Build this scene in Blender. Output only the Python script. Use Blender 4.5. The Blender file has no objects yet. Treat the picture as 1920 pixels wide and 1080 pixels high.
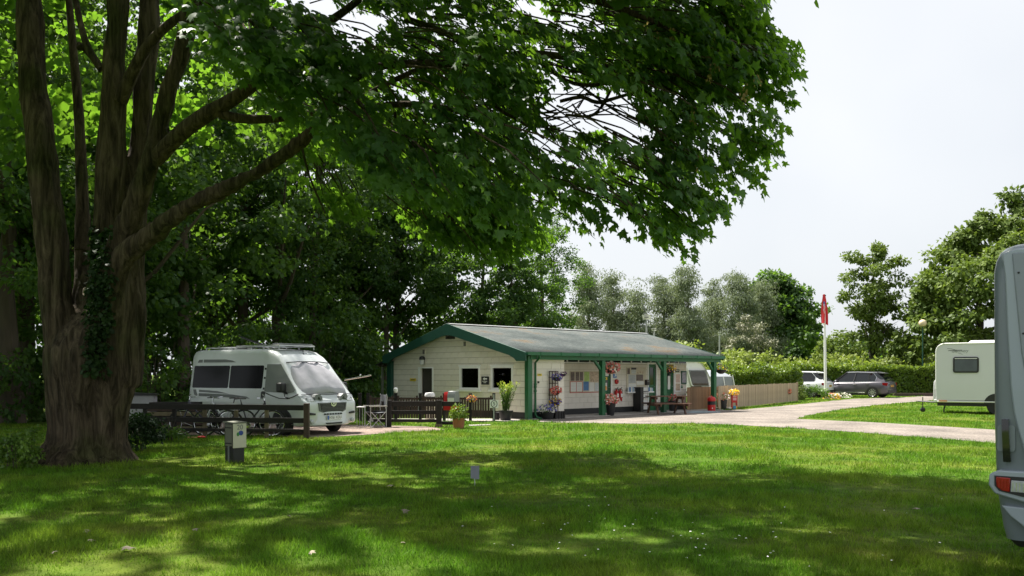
import bpy, math, random
import numpy as np
from mathutils import Vector, Matrix, noise as mnoise

# ------------------------------------------------------------------ camera, sky, sun, exposure
scene = bpy.context.scene
col = scene.collection
R = math.radians
FOC, HOR, CAMH = 1600.0, 700.0, 1.6          # focal length and horizon row of the 1920 px wide photograph
cam_d = bpy.data.cameras.new('camera'); cam = bpy.data.objects.new('camera', cam_d); col.objects.link(cam)
cam_d.sensor_width = 36; cam_d.lens = 36 * FOC / 1920; cam_d.shift_y = (HOR - 540) / 1920
cam_d.clip_start = .1; cam_d.clip_end = 2000
cam.location = (0, 0, CAMH); cam.rotation_euler = (R(90), 0, 0)
scene.camera = cam

SUN = Vector((-.72, .64, 1.70)).normalized()
SUN_EL = math.asin(SUN.z); SUN_AZ = math.atan2(SUN.x, SUN.y)
world = bpy.data.worlds.new('World'); scene.world = world; world.use_nodes = True
wn, wl = world.node_tree.nodes, world.node_tree.links
bg = wn['Background']; bg.inputs['Strength'].default_value = .085
sky = wn.new('ShaderNodeTexSky'); sky.sky_type = 'NISHITA'; sky.sun_disc = False
sky.sun_elevation = SUN_EL; sky.sun_rotation = SUN_AZ; sky.dust_density = 4.0; sky.air_density = 1.0; sky.ozone_density = 1.0
wtc = wn.new('ShaderNodeTexCoord')
wno = wn.new('ShaderNodeTexNoise'); wno.inputs['Scale'].default_value = 1.6; wno.inputs['Detail'].default_value = 4; wno.inputs['Roughness'].default_value = .5
wl.new(wtc.outputs['Generated'], wno.inputs['Vector'])
wcr = wn.new('ShaderNodeValToRGB'); wl.new(wno.outputs['Fac'], wcr.inputs['Fac'])
wcr.color_ramp.elements[0].position = .32; wcr.color_ramp.elements[0].color = (.66, .705, .765, 1)
wcr.color_ramp.elements[1].position = .68; wcr.color_ramp.elements[1].color = (.90, .91, .915, 1)
wsc = wn.new('ShaderNodeVectorMath'); wsc.operation = 'SCALE'; wsc.inputs['Scale'].default_value = 6.0
wl.new(wcr.outputs['Color'], wsc.inputs[0])
wmx = wn.new('ShaderNodeMix'); wmx.data_type = 'RGBA'; wmx.inputs[0].default_value = .86
wl.new(sky.outputs['Color'], wmx.inputs[6]); wl.new(wsc.outputs[0], wmx.inputs[7])
wl.new(wmx.outputs[2], bg.inputs['Color'])
sun_d = bpy.data.lights.new('sun', 'SUN'); sun = bpy.data.objects.new('sun', sun_d); col.objects.link(sun)
sun_d.energy = 5.0; sun_d.angle = R(.7); sun_d.color = (1, .95, .86)
sun.rotation_euler = (-SUN).to_track_quat('-Z', 'Y').to_euler(); sun.location = (-20, 20, 60)
scene.view_settings.view_transform = 'Standard'; scene.view_settings.look = 'None'
scene.view_settings.gamma = 1; scene.view_settings.use_curve_mapping = False
scene.view_settings.exposure = 1.2
scene.render.engine = 'CYCLES'
scene.cycles.max_bounces = 7; scene.cycles.diffuse_bounces = 4; scene.cycles.transmission_bounces = 5
scene.cycles.glossy_bounces = 3; scene.cycles.transparent_max_bounces = 6
scene.cycles.use_denoising = True
scene.cycles.sample_clamp_indirect = 6

# ------------------------------------------------------------------ helpers
rnd = random.Random(7)
nrg = np.random.default_rng(11)

def G(px, py, z=0.0):
    Y = FOC * (CAMH - z) / (py - HOR)
    return Vector(((px - 960) / FOC * Y, Y, z))

def at(px, py, Y):
    return Vector(((px - 960) / FOC * Y, Y, CAMH + (HOR - py) / FOC * Y))

def tag(o, label=None, cat=None, group=None, kind=None):
    if label: o['label'] = label
    if cat: o['category'] = cat
    if group: o['group'] = group
    if kind: o['kind'] = kind
    return o

def thing(name, label, cat, loc=(0, 0, 0), rz=0, group=None):
    o = bpy.data.objects.new(name, None); col.objects.link(o)
    o.location = loc; o.rotation_euler = (0, 0, rz); o.empty_display_size = .1
    return tag(o, label, cat, group)

def copy_tree(o, parent=None):
    c = o.copy(); col.objects.link(c)
    if parent: c.parent = parent
    for ch in list(o.children): copy_tree(ch, c)
    return c

class MB:
    def __init__(s): s.v = []; s.f = []; s.m = []
    def add(s, vs, fs, mi=0):
        b = len(s.v); s.v.extend([tuple(p) for p in vs])
        for f in fs: s.f.append([i + b for i in f]); s.m.append(mi)
        return s
    def box(s, a, b, mi=0):
        (x0, y0, z0), (x1, y1, z1) = a, b
        x0, x1 = min(x0, x1), max(x0, x1); y0, y1 = min(y0, y1), max(y0, y1); z0, z1 = min(z0, z1), max(z0, z1)
        return s.add([(x0, y0, z0), (x1, y0, z0), (x1, y1, z0), (x0, y1, z0), (x0, y0, z1), (x1, y0, z1), (x1, y1, z1), (x0, y1, z1)],
              [(3, 2, 1, 0), (4, 5, 6, 7), (0, 1, 5, 4), (1, 2, 6, 5), (2, 3, 7, 6), (3, 0, 4, 7)], mi)
    def bar(s, p, q, w, h, mi=0, up=(0, 0, 1)):
        p, q = Vector(p), Vector(q); t = (q - p).normalized(); u = Vector(up)
        sx = t.cross(u)
        if sx.length < 1e-4: sx = t.cross(Vector((1, 0, 0)))
        sx.normalize(); uy = sx.cross(t).normalized()
        vs = []
        for c in (p, q):
            for a, b in ((-1, -1), (1, -1), (1, 1), (-1, 1)): vs.append(c + sx * a * w / 2 + uy * b * h / 2)
        return s.add(vs, [(0, 1, 2, 3), (7, 6, 5, 4), (1, 0, 4, 5), (2, 1, 5, 6), (3, 2, 6, 7), (0, 3, 7, 4)], mi)
    def tube(s, pts, rad, n=8, mi=0, rough=0.0, cap=True):
        pts = [Vector(p) for p in pts]
        if not hasattr(rad, '__len__'): rad = [rad] * len(pts)
        ref = Vector((.37, .11, .92)); vs = []; fs = []
        for i, p in enumerate(pts):
            t = (pts[min(i + 1, len(pts) - 1)] - pts[max(i - 1, 0)])
            t = t.normalized() if t.length > 1e-9 else Vector((0, 0, 1))
            if abs(t.dot(ref)) > .95: ref = Vector((.9, .3, .1))
            a = t.cross(ref).normalized(); b = t.cross(a)
            for k in range(n):
                an = 2 * math.pi * k / n; d = a * math.cos(an) + b * math.sin(an); r = rad[i]
                if rough: r *= 1 + rough * mnoise.noise((p + d * rad[i]) * 2.3)
                vs.append(p + d * r)
        for i in range(len(pts) - 1):
            for k in range(n):
                k2 = (k + 1) % n
                fs.append((i * n + k, i * n + k2, (i + 1) * n + k2, (i + 1) * n + k))
        if cap:
            fs.append(tuple(range(n - 1, -1, -1))); fs.append(tuple((len(pts) - 1) * n + k for k in range(n)))
        return s.add(vs, fs, mi)
    def lathe(s, prof, n=16, mi=0, c=(0, 0, 0), axis='z'):
        vs = []; fs = []
        for r, z in prof:
            for k in range(n):
                a = 2 * math.pi * k / n; x, y = r * math.cos(a), r * math.sin(a)
                p = (x, y, z) if axis == 'z' else ((x, z, y) if axis == 'y' else (z, x, y))
                vs.append((p[0] + c[0], p[1] + c[1], p[2] + c[2]))
        for i in range(len(prof) - 1):
            for k in range(n):
                k2 = (k + 1) % n; fs.append((i * n + k, i * n + k2, (i + 1) * n + k2, (i + 1) * n + k))
        fs.append(tuple(range(n - 1, -1, -1))); fs.append(tuple((len(prof) - 1) * n + k for k in range(n)))
        return s.add(vs, fs, mi)
    def prism(s, poly, a, b, plane='xz', mi=0):
        n = len(poly)
        def P(u, v, w): return (u, w, v) if plane == 'xz' else ((u, v, w) if plane == 'xy' else (w, u, v))
        vs = [P(u, v, a) for u, v in poly] + [P(u, v, b) for u, v in poly]
        fs = [tuple(range(n)), tuple(range(2 * n - 1, n - 1, -1))] + [(i, (i + 1) % n, n + (i + 1) % n, n + i) for i in range(n)]
        return s.add(vs, fs, mi)
    def loft(s, rings, mi=0, cap=True, closed=True):
        n = len(rings[0]); vs = [p for r in rings for p in r]; fs = []
        for i in range(len(rings) - 1):
            for k in range(n if closed else n - 1):
                k2 = (k + 1) % n; fs.append((i * n + k, i * n + k2, (i + 1) * n + k2, (i + 1) * n + k))
        if cap: fs.append(tuple(range(n - 1, -1, -1))); fs.append(tuple((len(rings) - 1) * n + k for k in range(n)))
        return s.add(vs, fs, mi)
    def ball(s, c, r, mi=0, n=10, m=6, sq=(1, 1, 1)):
        prof = [(max(1e-4, math.sin(math.pi * i / m)) , -math.cos(math.pi * i / m)) for i in range(m + 1)]
        b = len(s.v); s.lathe([(pr, pz) for pr, pz in prof], n, mi)
        for i in range(b, len(s.v)):
            x, y, z = s.v[i]; s.v[i] = (c[0] + x * r * sq[0], c[1] + y * r * sq[1], c[2] + z * r * sq[2])
        return s
    def mesh(s, name, mats, smooth=.6):
        me = bpy.data.meshes.new(name); me.from_pydata(s.v, [], s.f)
        for m in (mats if isinstance(mats, (list, tuple)) else [mats]): me.materials.append(m)
        me.polygons.foreach_set('material_index', s.m)
        import bmesh
        bm = bmesh.new(); bm.from_mesh(me); bmesh.ops.recalc_face_normals(bm, faces=bm.faces[:]); bm.to_mesh(me); bm.free()
        if smooth:
            me.polygons.foreach_set('use_smooth', [True] * len(me.polygons)); me.set_sharp_from_angle(angle=smooth)
        me.update(); return me
    def build(s, name, mats, parent=None, smooth=.6, bevel=0, loc=None, rz=None, kind=None):
        o = bpy.data.objects.new(name, s.mesh(name, mats, smooth)); col.objects.link(o)
        if parent: o.parent = parent
        if loc is not None: o.location = loc
        if rz is not None: o.rotation_euler = (0, 0, rz)
        if kind: o['kind'] = kind
        if bevel:
            b = o.modifiers.new('bevel', 'BEVEL'); b.width = bevel; b.segments = 2; b.limit_method = 'ANGLE'; b.angle_limit = R(40)
        return o

# ------------------------------------------------------------------ materials
def _nt(name):
    m = bpy.data.materials.new(name); m.use_nodes = True
    return m, m.node_tree.nodes, m.node_tree.links, m.node_tree.nodes['Principled BSDF']

def mat(name, c, rough=.6, metal=0, var=.12, scale=6, bump=0, bscale=None, per=0, spec=.5, stretch=(1, 1, 1), coat=0, dirt=None, dscale=1.5, dlo=.5, dhi=.7):
    m, n, l, p = _nt(name)
    p.inputs['Roughness'].default_value = rough; p.inputs['Metallic'].default_value = metal
    p.inputs['Specular IOR Level'].default_value = spec; p.inputs['Coat Weight'].default_value = coat
    tc = n.new('ShaderNodeTexCoord'); mp = n.new('ShaderNodeMapping'); mp.inputs['Scale'].default_value = stretch
    l.new(tc.outputs['Object'], mp.inputs['Vector'])
    no = n.new('ShaderNodeTexNoise'); no.inputs['Scale'].default_value = scale; no.inputs['Detail'].default_value = 6
    l.new(mp.outputs[0], no.inputs['Vector'])
    mx = n.new('ShaderNodeMix'); mx.data_type = 'RGBA'
    mx.inputs[6].default_value = (*[max(0, v * (1 - var * 1.6)) for v in c], 1); mx.inputs[7].default_value = (*[min(1, v * (1 + var * 1.6)) for v in c], 1)
    l.new(no.outputs['Fac'], mx.inputs[0]); out = mx.outputs[2]
    if dirt:
        n2 = n.new('ShaderNodeTexNoise'); n2.inputs['Scale'].default_value = dscale; n2.inputs['Detail'].default_value = 8; n2.inputs['Roughness'].default_value = .65
        l.new(mp.outputs[0], n2.inputs['Vector'])
        cr = n.new('ShaderNodeValToRGB'); cr.color_ramp.elements[0].position = dlo; cr.color_ramp.elements[1].position = dhi
        l.new(n2.outputs['Fac'], cr.inputs['Fac'])
        m2 = n.new('ShaderNodeMix'); m2.data_type = 'RGBA'; l.new(cr.outputs['Color'], m2.inputs[0]); l.new(out, m2.inputs[6])
        m2.inputs[7].default_value = (*dirt, 1); out = m2.outputs[2]
    if per:
        oi = n.new('ShaderNodeObjectInfo'); mr = n.new('ShaderNodeMapRange'); mr.inputs[3].default_value = 1 - per; mr.inputs[4].default_value = 1 + per
        l.new(oi.outputs['Random'], mr.inputs[0]); sc = n.new('ShaderNodeVectorMath'); sc.operation = 'SCALE'
        l.new(out, sc.inputs[0]); l.new(mr.outputs[0], sc.inputs['Scale']); out = sc.outputs[0]
    l.new(out, p.inputs['Base Color'])
    if bump:
        nb = n.new('ShaderNodeTexNoise'); nb.inputs['Scale'].default_value = bscale or scale * 4; nb.inputs['Detail'].default_value = 5
        l.new(mp.outputs[0], nb.inputs['Vector']); b = n.new('ShaderNodeBump'); b.inputs['Strength'].default_value = bump; b.inputs['Distance'].default_value = .02
        l.new(nb.outputs['Fac'], b.inputs['Height']); l.new(b.outputs[0], p.inputs['Normal'])
    return m

def leaf_mat(name, c1, c2, t, rough=.45, trans=.4, spec=.4):
    m, n, l, p = _nt(name)
    at_ = n.new('ShaderNodeAttribute'); at_.attribute_name = 'rnd'
    mx = n.new('ShaderNodeMix'); mx.data_type = 'RGBA'; mx.inputs[6].default_value = (*c1, 1); mx.inputs[7].default_value = (*c2, 1)
    l.new(at_.outputs['Fac'], mx.inputs[0]); l.new(mx.outputs[2], p.inputs['Base Color'])
    p.inputs['Roughness'].default_value = rough; p.inputs['Specular IOR Level'].default_value = spec
    tr = n.new('ShaderNodeBsdfTranslucent')
    mt = n.new('ShaderNodeMix'); mt.data_type = 'RGBA'; mt.inputs[6].default_value = (*t, 1); mt.inputs[7].default_value = (*[v * 1.5 for v in t], 1)
    l.new(at_.outputs['Fac'], mt.inputs[0]); l.new(mt.outputs[2], tr.inputs['Color'])
    ms = n.new('ShaderNodeMixShader'); ms.inputs[0].default_value = trans
    l.new(p.outputs[0], ms.inputs[1]); l.new(tr.outputs[0], ms.inputs[2]); l.new(ms.outputs[0], n['Material Output'].inputs['Surface'])
    return m

def glass_mat(name, c=(.01, .012, .013), rough=.06):
    m, n, l, p = _nt(name); p.inputs['Base Color'].default_value = (*c, 1); p.inputs['Roughness'].default_value = rough
    p.inputs['Specular IOR Level'].default_value = .6
    return m

T = {}
T['maple'] = leaf_mat('maple_leaf', (.036, .094, .030), (.078, .150, .036), (.15, .30, .018), rough=.50, trans=.45, spec=.35)
T['wood_leaf'] = leaf_mat('wood_leaf', (.030, .074, .022), (.070, .130, .030), (.115, .22, .018), rough=.55, trans=.44, spec=.25)
T['willow'] = leaf_mat('willow_leaf', (.15, .19, .115), (.205, .245, .155), (.17, .21, .08), rough=.7, trans=.3, spec=.15)
T['alder'] = leaf_mat('alder_leaf', (.075, .125, .022), (.145, .20, .04), (.15, .22, .025), rough=.55, spec=.25, trans=.3)
T['hedge'] = leaf_mat('hedge_leaf', (.05, .11, .016), (.15, .22, .022), (.20, .29, .02), rough=.4, trans=.3)
T['bramble'] = leaf_mat('bramble_leaf', (.12, .17, .03), (.25, .30, .06), (.24, .32, .04), rough=.55, trans=.3)
T['silver'] = leaf_mat('silver_leaf', (.20, .20, .13), (.30, .30, .21), (.15, .16, .07), rough=.6, trans=.2)
T['ivy'] = leaf_mat('ivy_leaf', (.012, .03, .010), (.03, .06, .015), (.03, .08, .01), rough=.5, trans=.2, spec=.2)
T['pot'] = leaf_mat('pot_leaf', (.06, .13, .02), (.14, .24, .03), (.15, .28, .02), trans=.3)
T['lime'] = leaf_mat('lime_leaf', (.30, .38, .04), (.50, .56, .07), (.4, .5, .05), trans=.3)
for nm, c in (('red', (.55, .02, .02)), ('pink', (.75, .22, .22)), ('white', (.8, .76, .70)), ('yellow', (.85, .55, .02)), ('blue', (.10, .10, .45)), ('purple', (.12, .03, .16)), ('coral', (.70, .24, .16))):
    T['petal_' + nm] = leaf_mat('petal_' + nm, c, tuple(min(1, v * 1.25) for v in c), c, trans=.25)
T['bark_old'] = mat('bark', (.075, .056, .036), .9, var=.55, scale=6, bump=1.0, bscale=12, stretch=(2.6, 2.6, .35), dirt=(.035, .045, .018), dscale=1.2, dlo=.52, dhi=.75)
T['bark_wood'] = mat('bark_wood', (.075, .058, .04), .9, var=.3, scale=4, bump=.6, bscale=10, stretch=(2, 2, .4))
T['ground'] = None

m, n, l, p = _nt('maple_bark'); p.inputs['Roughness'].default_value = .95; p.inputs['Specular IOR Level'].default_value = .15
tc = n.new('ShaderNodeTexCoord'); mp = n.new('ShaderNodeMapping'); mp.inputs['Scale'].default_value = (3.2, 3.2, .42); l.new(tc.outputs['Object'], mp.inputs[0])
w_ = n.new('ShaderNodeTexNoise'); w_.inputs['Scale'].default_value = 3.4; w_.inputs['Detail'].default_value = 9; w_.inputs['Roughness'].default_value = .68; w_.inputs['Distortion'].default_value = .6; l.new(mp.outputs[0], w_.inputs['Vector'])
r = n.new('ShaderNodeValToRGB'); e = r.color_ramp.elements; e[0].position = .36; e[0].color = (.024, .019, .013, 1); e[1].position = .70; e[1].color = (.16, .125, .085, 1); x = e.new(.50); x.color = (.070, .053, .035, 1); l.new(w_.outputs['Fac'], r.inputs['Fac'])
g = n.new('ShaderNodeTexNoise'); g.inputs['Scale'].default_value = 1.1; g.inputs['Detail'].default_value = 6; l.new(tc.outputs['Object'], g.inputs['Vector'])
gr = n.new('ShaderNodeValToRGB'); gr.color_ramp.elements[0].position = .48; gr.color_ramp.elements[1].position = .66; l.new(g.outputs['Fac'], gr.inputs['Fac'])
mx = n.new('ShaderNodeMix'); mx.data_type = 'RGBA'; mx.blend_type = 'MIX'; l.new(gr.outputs['Color'], mx.inputs[0]); l.new(r.outputs['Color'], mx.inputs[6])
mg = n.new('ShaderNodeMix'); mg.data_type = 'RGBA'; mg.blend_type = 'MULTIPLY'; mg.inputs[0].default_value = 1; l.new(r.outputs['Color'], mg.inputs[6]); mg.inputs[7].default_value = (.62, .80, .50, 1); l.new(mg.outputs[2], mx.inputs[7])
l.new(mx.outputs[2], p.inputs['Base Color']); b = n.new('ShaderNodeBump'); b.inputs['Strength'].default_value = 1; b.inputs['Distance'].default_value = .06; l.new(w_.outputs['Fac'], b.inputs['Height']); l.new(b.outputs[0], p.inputs['Normal'])
T['bark'] = m
# ------------------------------------------------------------------ foliage builders (numpy)
MAPLE = (np.array([(0, .0, 0), (.22, -.06, -.02), (.50, .04, -.10), (.37, .20, -.05), (.56, .52, -.12), (.22, .50, -.03), (.0, 1.0, -.10), (-.22, .50, -.03), (-.56, .52, -.12), (-.37, .20, -.05), (-.50, .04, -.10), (-.22, -.06, -.02), (0, .30, .03)], float),
         np.array([(12, i, (i + 1) % 12) for i in range(12)]))
OVAL = (np.array([(0, 0, 0), (.34, .45, -.08), (0, 1, -.04), (-.34, .45, -.08)], float), np.array([(0, 1, 2), (0, 2, 3)]))
LOBED = (np.array([(0, 0, 0), (.5, .15, -.1), (.42, .62, -.1), (0, 1, -.06), (-.42, .62, -.1), (-.5, .15, -.1)], float), np.array([(0, 1, 2), (0, 2, 3), (0, 3, 4), (0, 4, 5)]))
NARROW = (np.array([(0, 0, 0), (.16, .45, -.03), (0, 1, -.06), (-.16, .45, -.03)], float), np.array([(0, 1, 2), (0, 2, 3)]))

def unit(a): return a / np.maximum(np.linalg.norm(a, axis=1, keepdims=True), 1e-9)

def leaf_arrays(c, tip, nor, size, tmpl):
    tv, tf = tmpl; N = len(c)
    y = unit(tip); z = nor - (nor * y).sum(1, keepdims=True) * y; z = unit(z); x = np.cross(y, z)
    V = (c[:, None, :] + size[:, None, None] * (tv[None, :, 0:1] * x[:, None, :] + tv[None, :, 1:2] * y[:, None, :] + tv[None, :, 2:3] * z[:, None, :])).reshape(-1, 3)
    Fc = (tf[None] + (np.arange(N) * len(tv))[:, None, None]).reshape(-1, 3)
    return V, Fc, len(tv)

def tri_mesh(name, V, Fc, material, rv=None, smooth=False):
    me = bpy.data.meshes.new(name); me.vertices.add(len(V)); me.vertices.foreach_set('co', np.ascontiguousarray(V, np.float32).ravel())
    nF = len(Fc); me.loops.add(nF * 3); me.loops.foreach_set('vertex_index', np.ascontiguousarray(Fc, np.int32).ravel())
    me.polygons.add(nF); me.polygons.foreach_set('loop_start', np.arange(0, nF * 3, 3, dtype=np.int32)); me.polygons.foreach_set('loop_total', np.full(nF, 3, np.int32))
    if rv is not None:
        a = me.attributes.new('rnd', 'FLOAT', 'POINT'); a.data.foreach_set('value', np.ascontiguousarray(rv, np.float32))
    me.materials.append(material); me.update(calc_edges=True); me.validate()
    return me

def link(me, name, parent=None, kind=None, loc=None, rz=0):
    o = bpy.data.objects.new(name, me); col.objects.link(o)
    if parent: o.parent = parent
    if kind: o['kind'] = kind
    if loc is not None: o.location = loc; o.rotation_euler = (0, 0, rz)
    return o

def leaves(name, c, tip, nor, size, material, tmpl=OVAL, parent=None, kind='stuff', tone=None, loc=None):
    V, Fc, k = leaf_arrays(c, tip, nor, size, tmpl)
    r = nrg.random(len(c)) if tone is None else np.clip(tone + (nrg.random(len(c)) - .5) * .5, 0, 1)
    return link(tri_mesh(name, V, Fc, material, np.repeat(r, k)), name, parent, kind, loc)

def blob(c, rad, n, size, up=.5, droop=.4, shell=.55):
    """leaves of one clump: positions near an ellipsoid's surface, facing out, tips out and down"""
    d = unit(nrg.normal(size=(n, 3))); rr = (shell + (1 - shell) * nrg.random((n, 1))) ** .7
    rad = np.asarray(rad, float); p = np.asarray(c) + d * rad * rr
    nor = unit(d + np.array([0, 0, up]) + nrg.normal(size=(n, 3)) * .45)
    tip = unit(d * .6 + np.array([0, 0, -droop]) + nrg.normal(size=(n, 3)) * .5)
    return p, tip, nor, size * (.7 + .6 * nrg.random(n)), np.full(n, nrg.random())

def crown_points(lobes, nsub, nleaf, size, sub_r=.75, up=.6, droop=.4, count=None):
    """lobes: (centre, radii). Sub-clumps sit on the lobes' outer shells; each is a small drooping spray."""
    out = []
    for (c, rad) in lobes:
        c = np.asarray(c, float); rad = np.asarray(rad, float)
        k = count or max(3, int(nsub * rad[0] * rad[2] / 3))
        for _ in range(k):
            d = nrg.normal(size=3); d /= np.linalg.norm(d)
            if d[2] < -.55 and nrg.random() < .6: d[2] *= -1
            q = c + d * rad * (.55 + .5 * nrg.random())
            s = sub_r * (.6 + .8 * nrg.random())
            out.append(blob(q, (s, s, s * .55), int(nleaf * (.6 + .8 * nrg.random())), size, up, droop, .2))
    return [np.concatenate(a) for a in zip(*out)]

def crown(name, lobes, nsub, nleaf, size, material, tmpl=OVAL, parent=None, **kw):
    p, t, nn, s, tone = crown_points(lobes, nsub, nleaf, size, **kw)
    return leaves(name, p, t, nn, s, material, tmpl, parent, 'stuff', tone)
# ------------------------------------------------------------------ ground, lawn, gravel
def grass_nodes(m, n, l, lush, dry, bare):
    """colour of turf by place: lush, dry and worn patches"""
    g = n.new('ShaderNodeNewGeometry')
    a = n.new('ShaderNodeTexNoise'); a.inputs['Scale'].default_value = .42; a.inputs['Detail'].default_value = 5; a.inputs['Roughness'].default_value = .62
    l.new(g.outputs['Position'], a.inputs['Vector'])
    r = n.new('ShaderNodeValToRGB'); e = r.color_ramp.elements
    e[0].position = .44; e[0].color = (*lush, 1); e[1].position = .77; e[1].color = (*bare, 1)
    x = e.new(.62); x.color = (*dry, 1)
    l.new(a.outputs['Fac'], r.inputs['Fac'])
    b = n.new('ShaderNodeTexNoise'); b.inputs['Scale'].default_value = 3.5; b.inputs['Detail'].default_value = 4
    l.new(g.outputs['Position'], b.inputs['Vector'])
    mr = n.new('ShaderNodeMapRange'); mr.inputs[1].default_value = .3; mr.inputs[2].default_value = .7; mr.inputs[3].default_value = .65; mr.inputs[4].default_value = 1.3
    l.new(b.outputs['Fac'], mr.inputs[0])
    sc = n.new('ShaderNodeVectorMath'); sc.operation = 'SCALE'; l.new(r.outputs['Color'], sc.inputs[0]); l.new(mr.outputs[0], sc.inputs['Scale'])
    return sc.outputs[0]

m, n, l, p = _nt('turf_soil'); o_ = grass_nodes(m, n, l, (.062, .120, .010), (.12, .155, .02), (.17, .155, .06)); l.new(o_, p.inputs['Base Color']); p.inputs['Roughness'].default_value = .95; p.inputs['Specular IOR Level'].default_value = .1
nb = n.new('ShaderNodeTexNoise'); nb.inputs['Scale'].default_value = 30; g_ = n.new('ShaderNodeNewGeometry'); l.new(g_.outputs['Position'], nb.inputs['Vector'])
bp = n.new('ShaderNodeBump'); bp.inputs['Strength'].default_value = .8; bp.inputs['Distance'].default_value = .04; l.new(nb.outputs['Fac'], bp.inputs['Height']); l.new(bp.outputs[0], p.inputs['Normal'])
T['soil'] = m
m, n, l, p = _nt('turf_blade'); o_ = grass_nodes(m, n, l, (.098, .225, .012), (.18, .275, .022), (.29, .27, .08))
at_ = n.new('ShaderNodeAttribute'); at_.attribute_name = 'rnd'
mr = n.new('ShaderNodeMapRange'); mr.inputs[3].default_value = .65; mr.inputs[4].default_value = 1.4; l.new(at_.outputs['Fac'], mr.inputs[0])
sc = n.new('ShaderNodeVectorMath'); sc.operation = 'SCALE'; l.new(o_, sc.inputs[0]); l.new(mr.outputs[0], sc.inputs['Scale']); l.new(sc.outputs[0], p.inputs['Base Color'])
p.inputs['Roughness'].default_value = .55; p.inputs['Specular IOR Level'].default_value = .25
tr = n.new('ShaderNodeBsdfTranslucent'); l.new(sc.outputs[0], tr.inputs['Color']); ms = n.new('ShaderNodeMixShader'); ms.inputs[0].default_value = .5
l.new(p.outputs[0], ms.inputs[1]); l.new(tr.outputs[0], ms.inputs[2]); l.new(ms.outputs[0], n['Material Output'].inputs['Surface'])
T['blade'] = m

def gravel_mat(name, c1, c2, c3):
    m, n, l, p = _nt(name); g = n.new('ShaderNodeNewGeometry')
    v = n.new('ShaderNodeTexVoronoi'); v.inputs['Scale'].default_value = 28; l.new(g.outputs['Position'], v.inputs['Vector'])
    r = n.new('ShaderNodeValToRGB'); e = r.color_ramp.elements; e[0].color = (*c1, 1); e[1].color = (*c2, 1); x = e.new(.5); x.color = (*c3, 1)
    sx = n.new('ShaderNodeSeparateColor'); l.new(v.outputs['Color'], sx.inputs[0]); l.new(sx.outputs[0], r.inputs['Fac'])
    a = n.new('ShaderNodeTexNoise'); a.inputs['Scale'].default_value = .7; a.inputs['Detail'].default_value = 6; l.new(g.outputs['Position'], a.inputs['Vector'])
    mr = n.new('ShaderNodeMapRange'); mr.inputs[1].default_value = .3; mr.inputs[2].default_value = .7; mr.inputs[3].default_value = .62; mr.inputs[4].default_value = 1.22; l.new(a.outputs['Fac'], mr.inputs[0])
    sc = n.new('ShaderNodeVectorMath'); sc.operation = 'SCALE'; l.new(r.outputs['Color'], sc.inputs[0]); l.new(mr.outputs[0], sc.inputs['Scale']); l.new(sc.outputs[0], p.inputs['Base Color'])
    p.inputs['Roughness'].default_value = .9
    b = n.new('ShaderNodeBump'); b.inputs['Strength'].default_value = .7; b.inputs['Distance'].default_value = .02; l.new(v.outputs['Distance'], b.inputs['Height']); l.new(b.outputs[0], p.inputs['Normal'])
    return m
T['gravel'] = gravel_mat('gravel', (.145, .122, .103), (.30, .26, .225), (.21, .178, .152))
T['gravel_dark'] = gravel_mat('gravel_dark', (.14, .10, .08), (.34, .26, .21), (.24, .175, .145))

def sheet(name, poly, z, material, kind='structure'):
    me = bpy.data.meshes.new(name); me.from_pydata([(q[0], q[1], z) for q in poly], [], [tuple(range(len(poly)))])
    me.materials.append(material); o = bpy.data.objects.new(name, me); col.objects.link(o); o['kind'] = kind
    if me.polygons[0].normal.z < 0: me.flip_normals()
    return o

def wob(poly, step=.7, amp=.10):
    """resample a ground outline and make its edge uneven"""
    out = []
    for i, a in enumerate(poly):
        b = poly[(i + 1) % len(poly)]; k = max(1, int((b - a).length / step))
        for j in range(k):
            q = a.lerp(b, j / k); q = q + Vector((mnoise.noise(q * 1.1), mnoise.noise(q * 1.1 + Vector((9, 3, 1))), 0)) * amp * 1.6
            out.append(q)
    return out

sheet('ground', [(-500, -60), (500, -60), (500, 900), (-500, 900)], 0, T['soil'])
road_px = [(1010, 791.5), (1080, 793), (1200, 795), (1300, 794), (1400, 798), (1500, 804), (1620, 812), (1750, 822), (1870, 832), (2150, 856),
           (2150, 830), (1870, 806.5), (1750, 799), (1620, 791.5), (1530, 787.5), (1492, 785.5), (1510, 780), (1560, 770.5), (1640, 760), (1750, 750.5), (1900, 745), (2050, 743),
           (2050, 738), (1900, 738.5), (1750, 742), (1700, 745), (1600, 748), (1530, 755), (1480, 760), (1420, 766), (1388, 768.5), (1330, 770), (1285, 769), (1200, 772), (1120, 775), (1010, 783)]
road = wob([G(*q) for q in road_px]); sheet('gravel_road', road, .008, T['gravel'])
pitch = wob([G(*q) for q in [(235, 816), (430, 817), (520, 818), (600, 820), (690, 815), (760, 810), (835, 806.5), (800, 800), (700, 798), (560, 795), (380, 789), (235, 785)]])
sheet('gravel_pitch', pitch, .008, T['gravel_dark'])
T['concrete'] = mat('concrete', (.36, .33, .30), .9, var=.2, scale=2.5, bump=.25, dirt=(.2, .19, .16), dscale=2)
path = [G(*q) for q in [(690, 791.5), (880, 790.5), (975, 790), (975, 785.5), (690, 785.5)]]
sheet('concrete_path', path, .012, T['concrete'])
slab_cover = [G(*q) for q in [(880, 799), (920, 797.5), (919, 796.2), (878, 797)]]
sheet('drain_cover', slab_cover, .014, T['concrete'])

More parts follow.
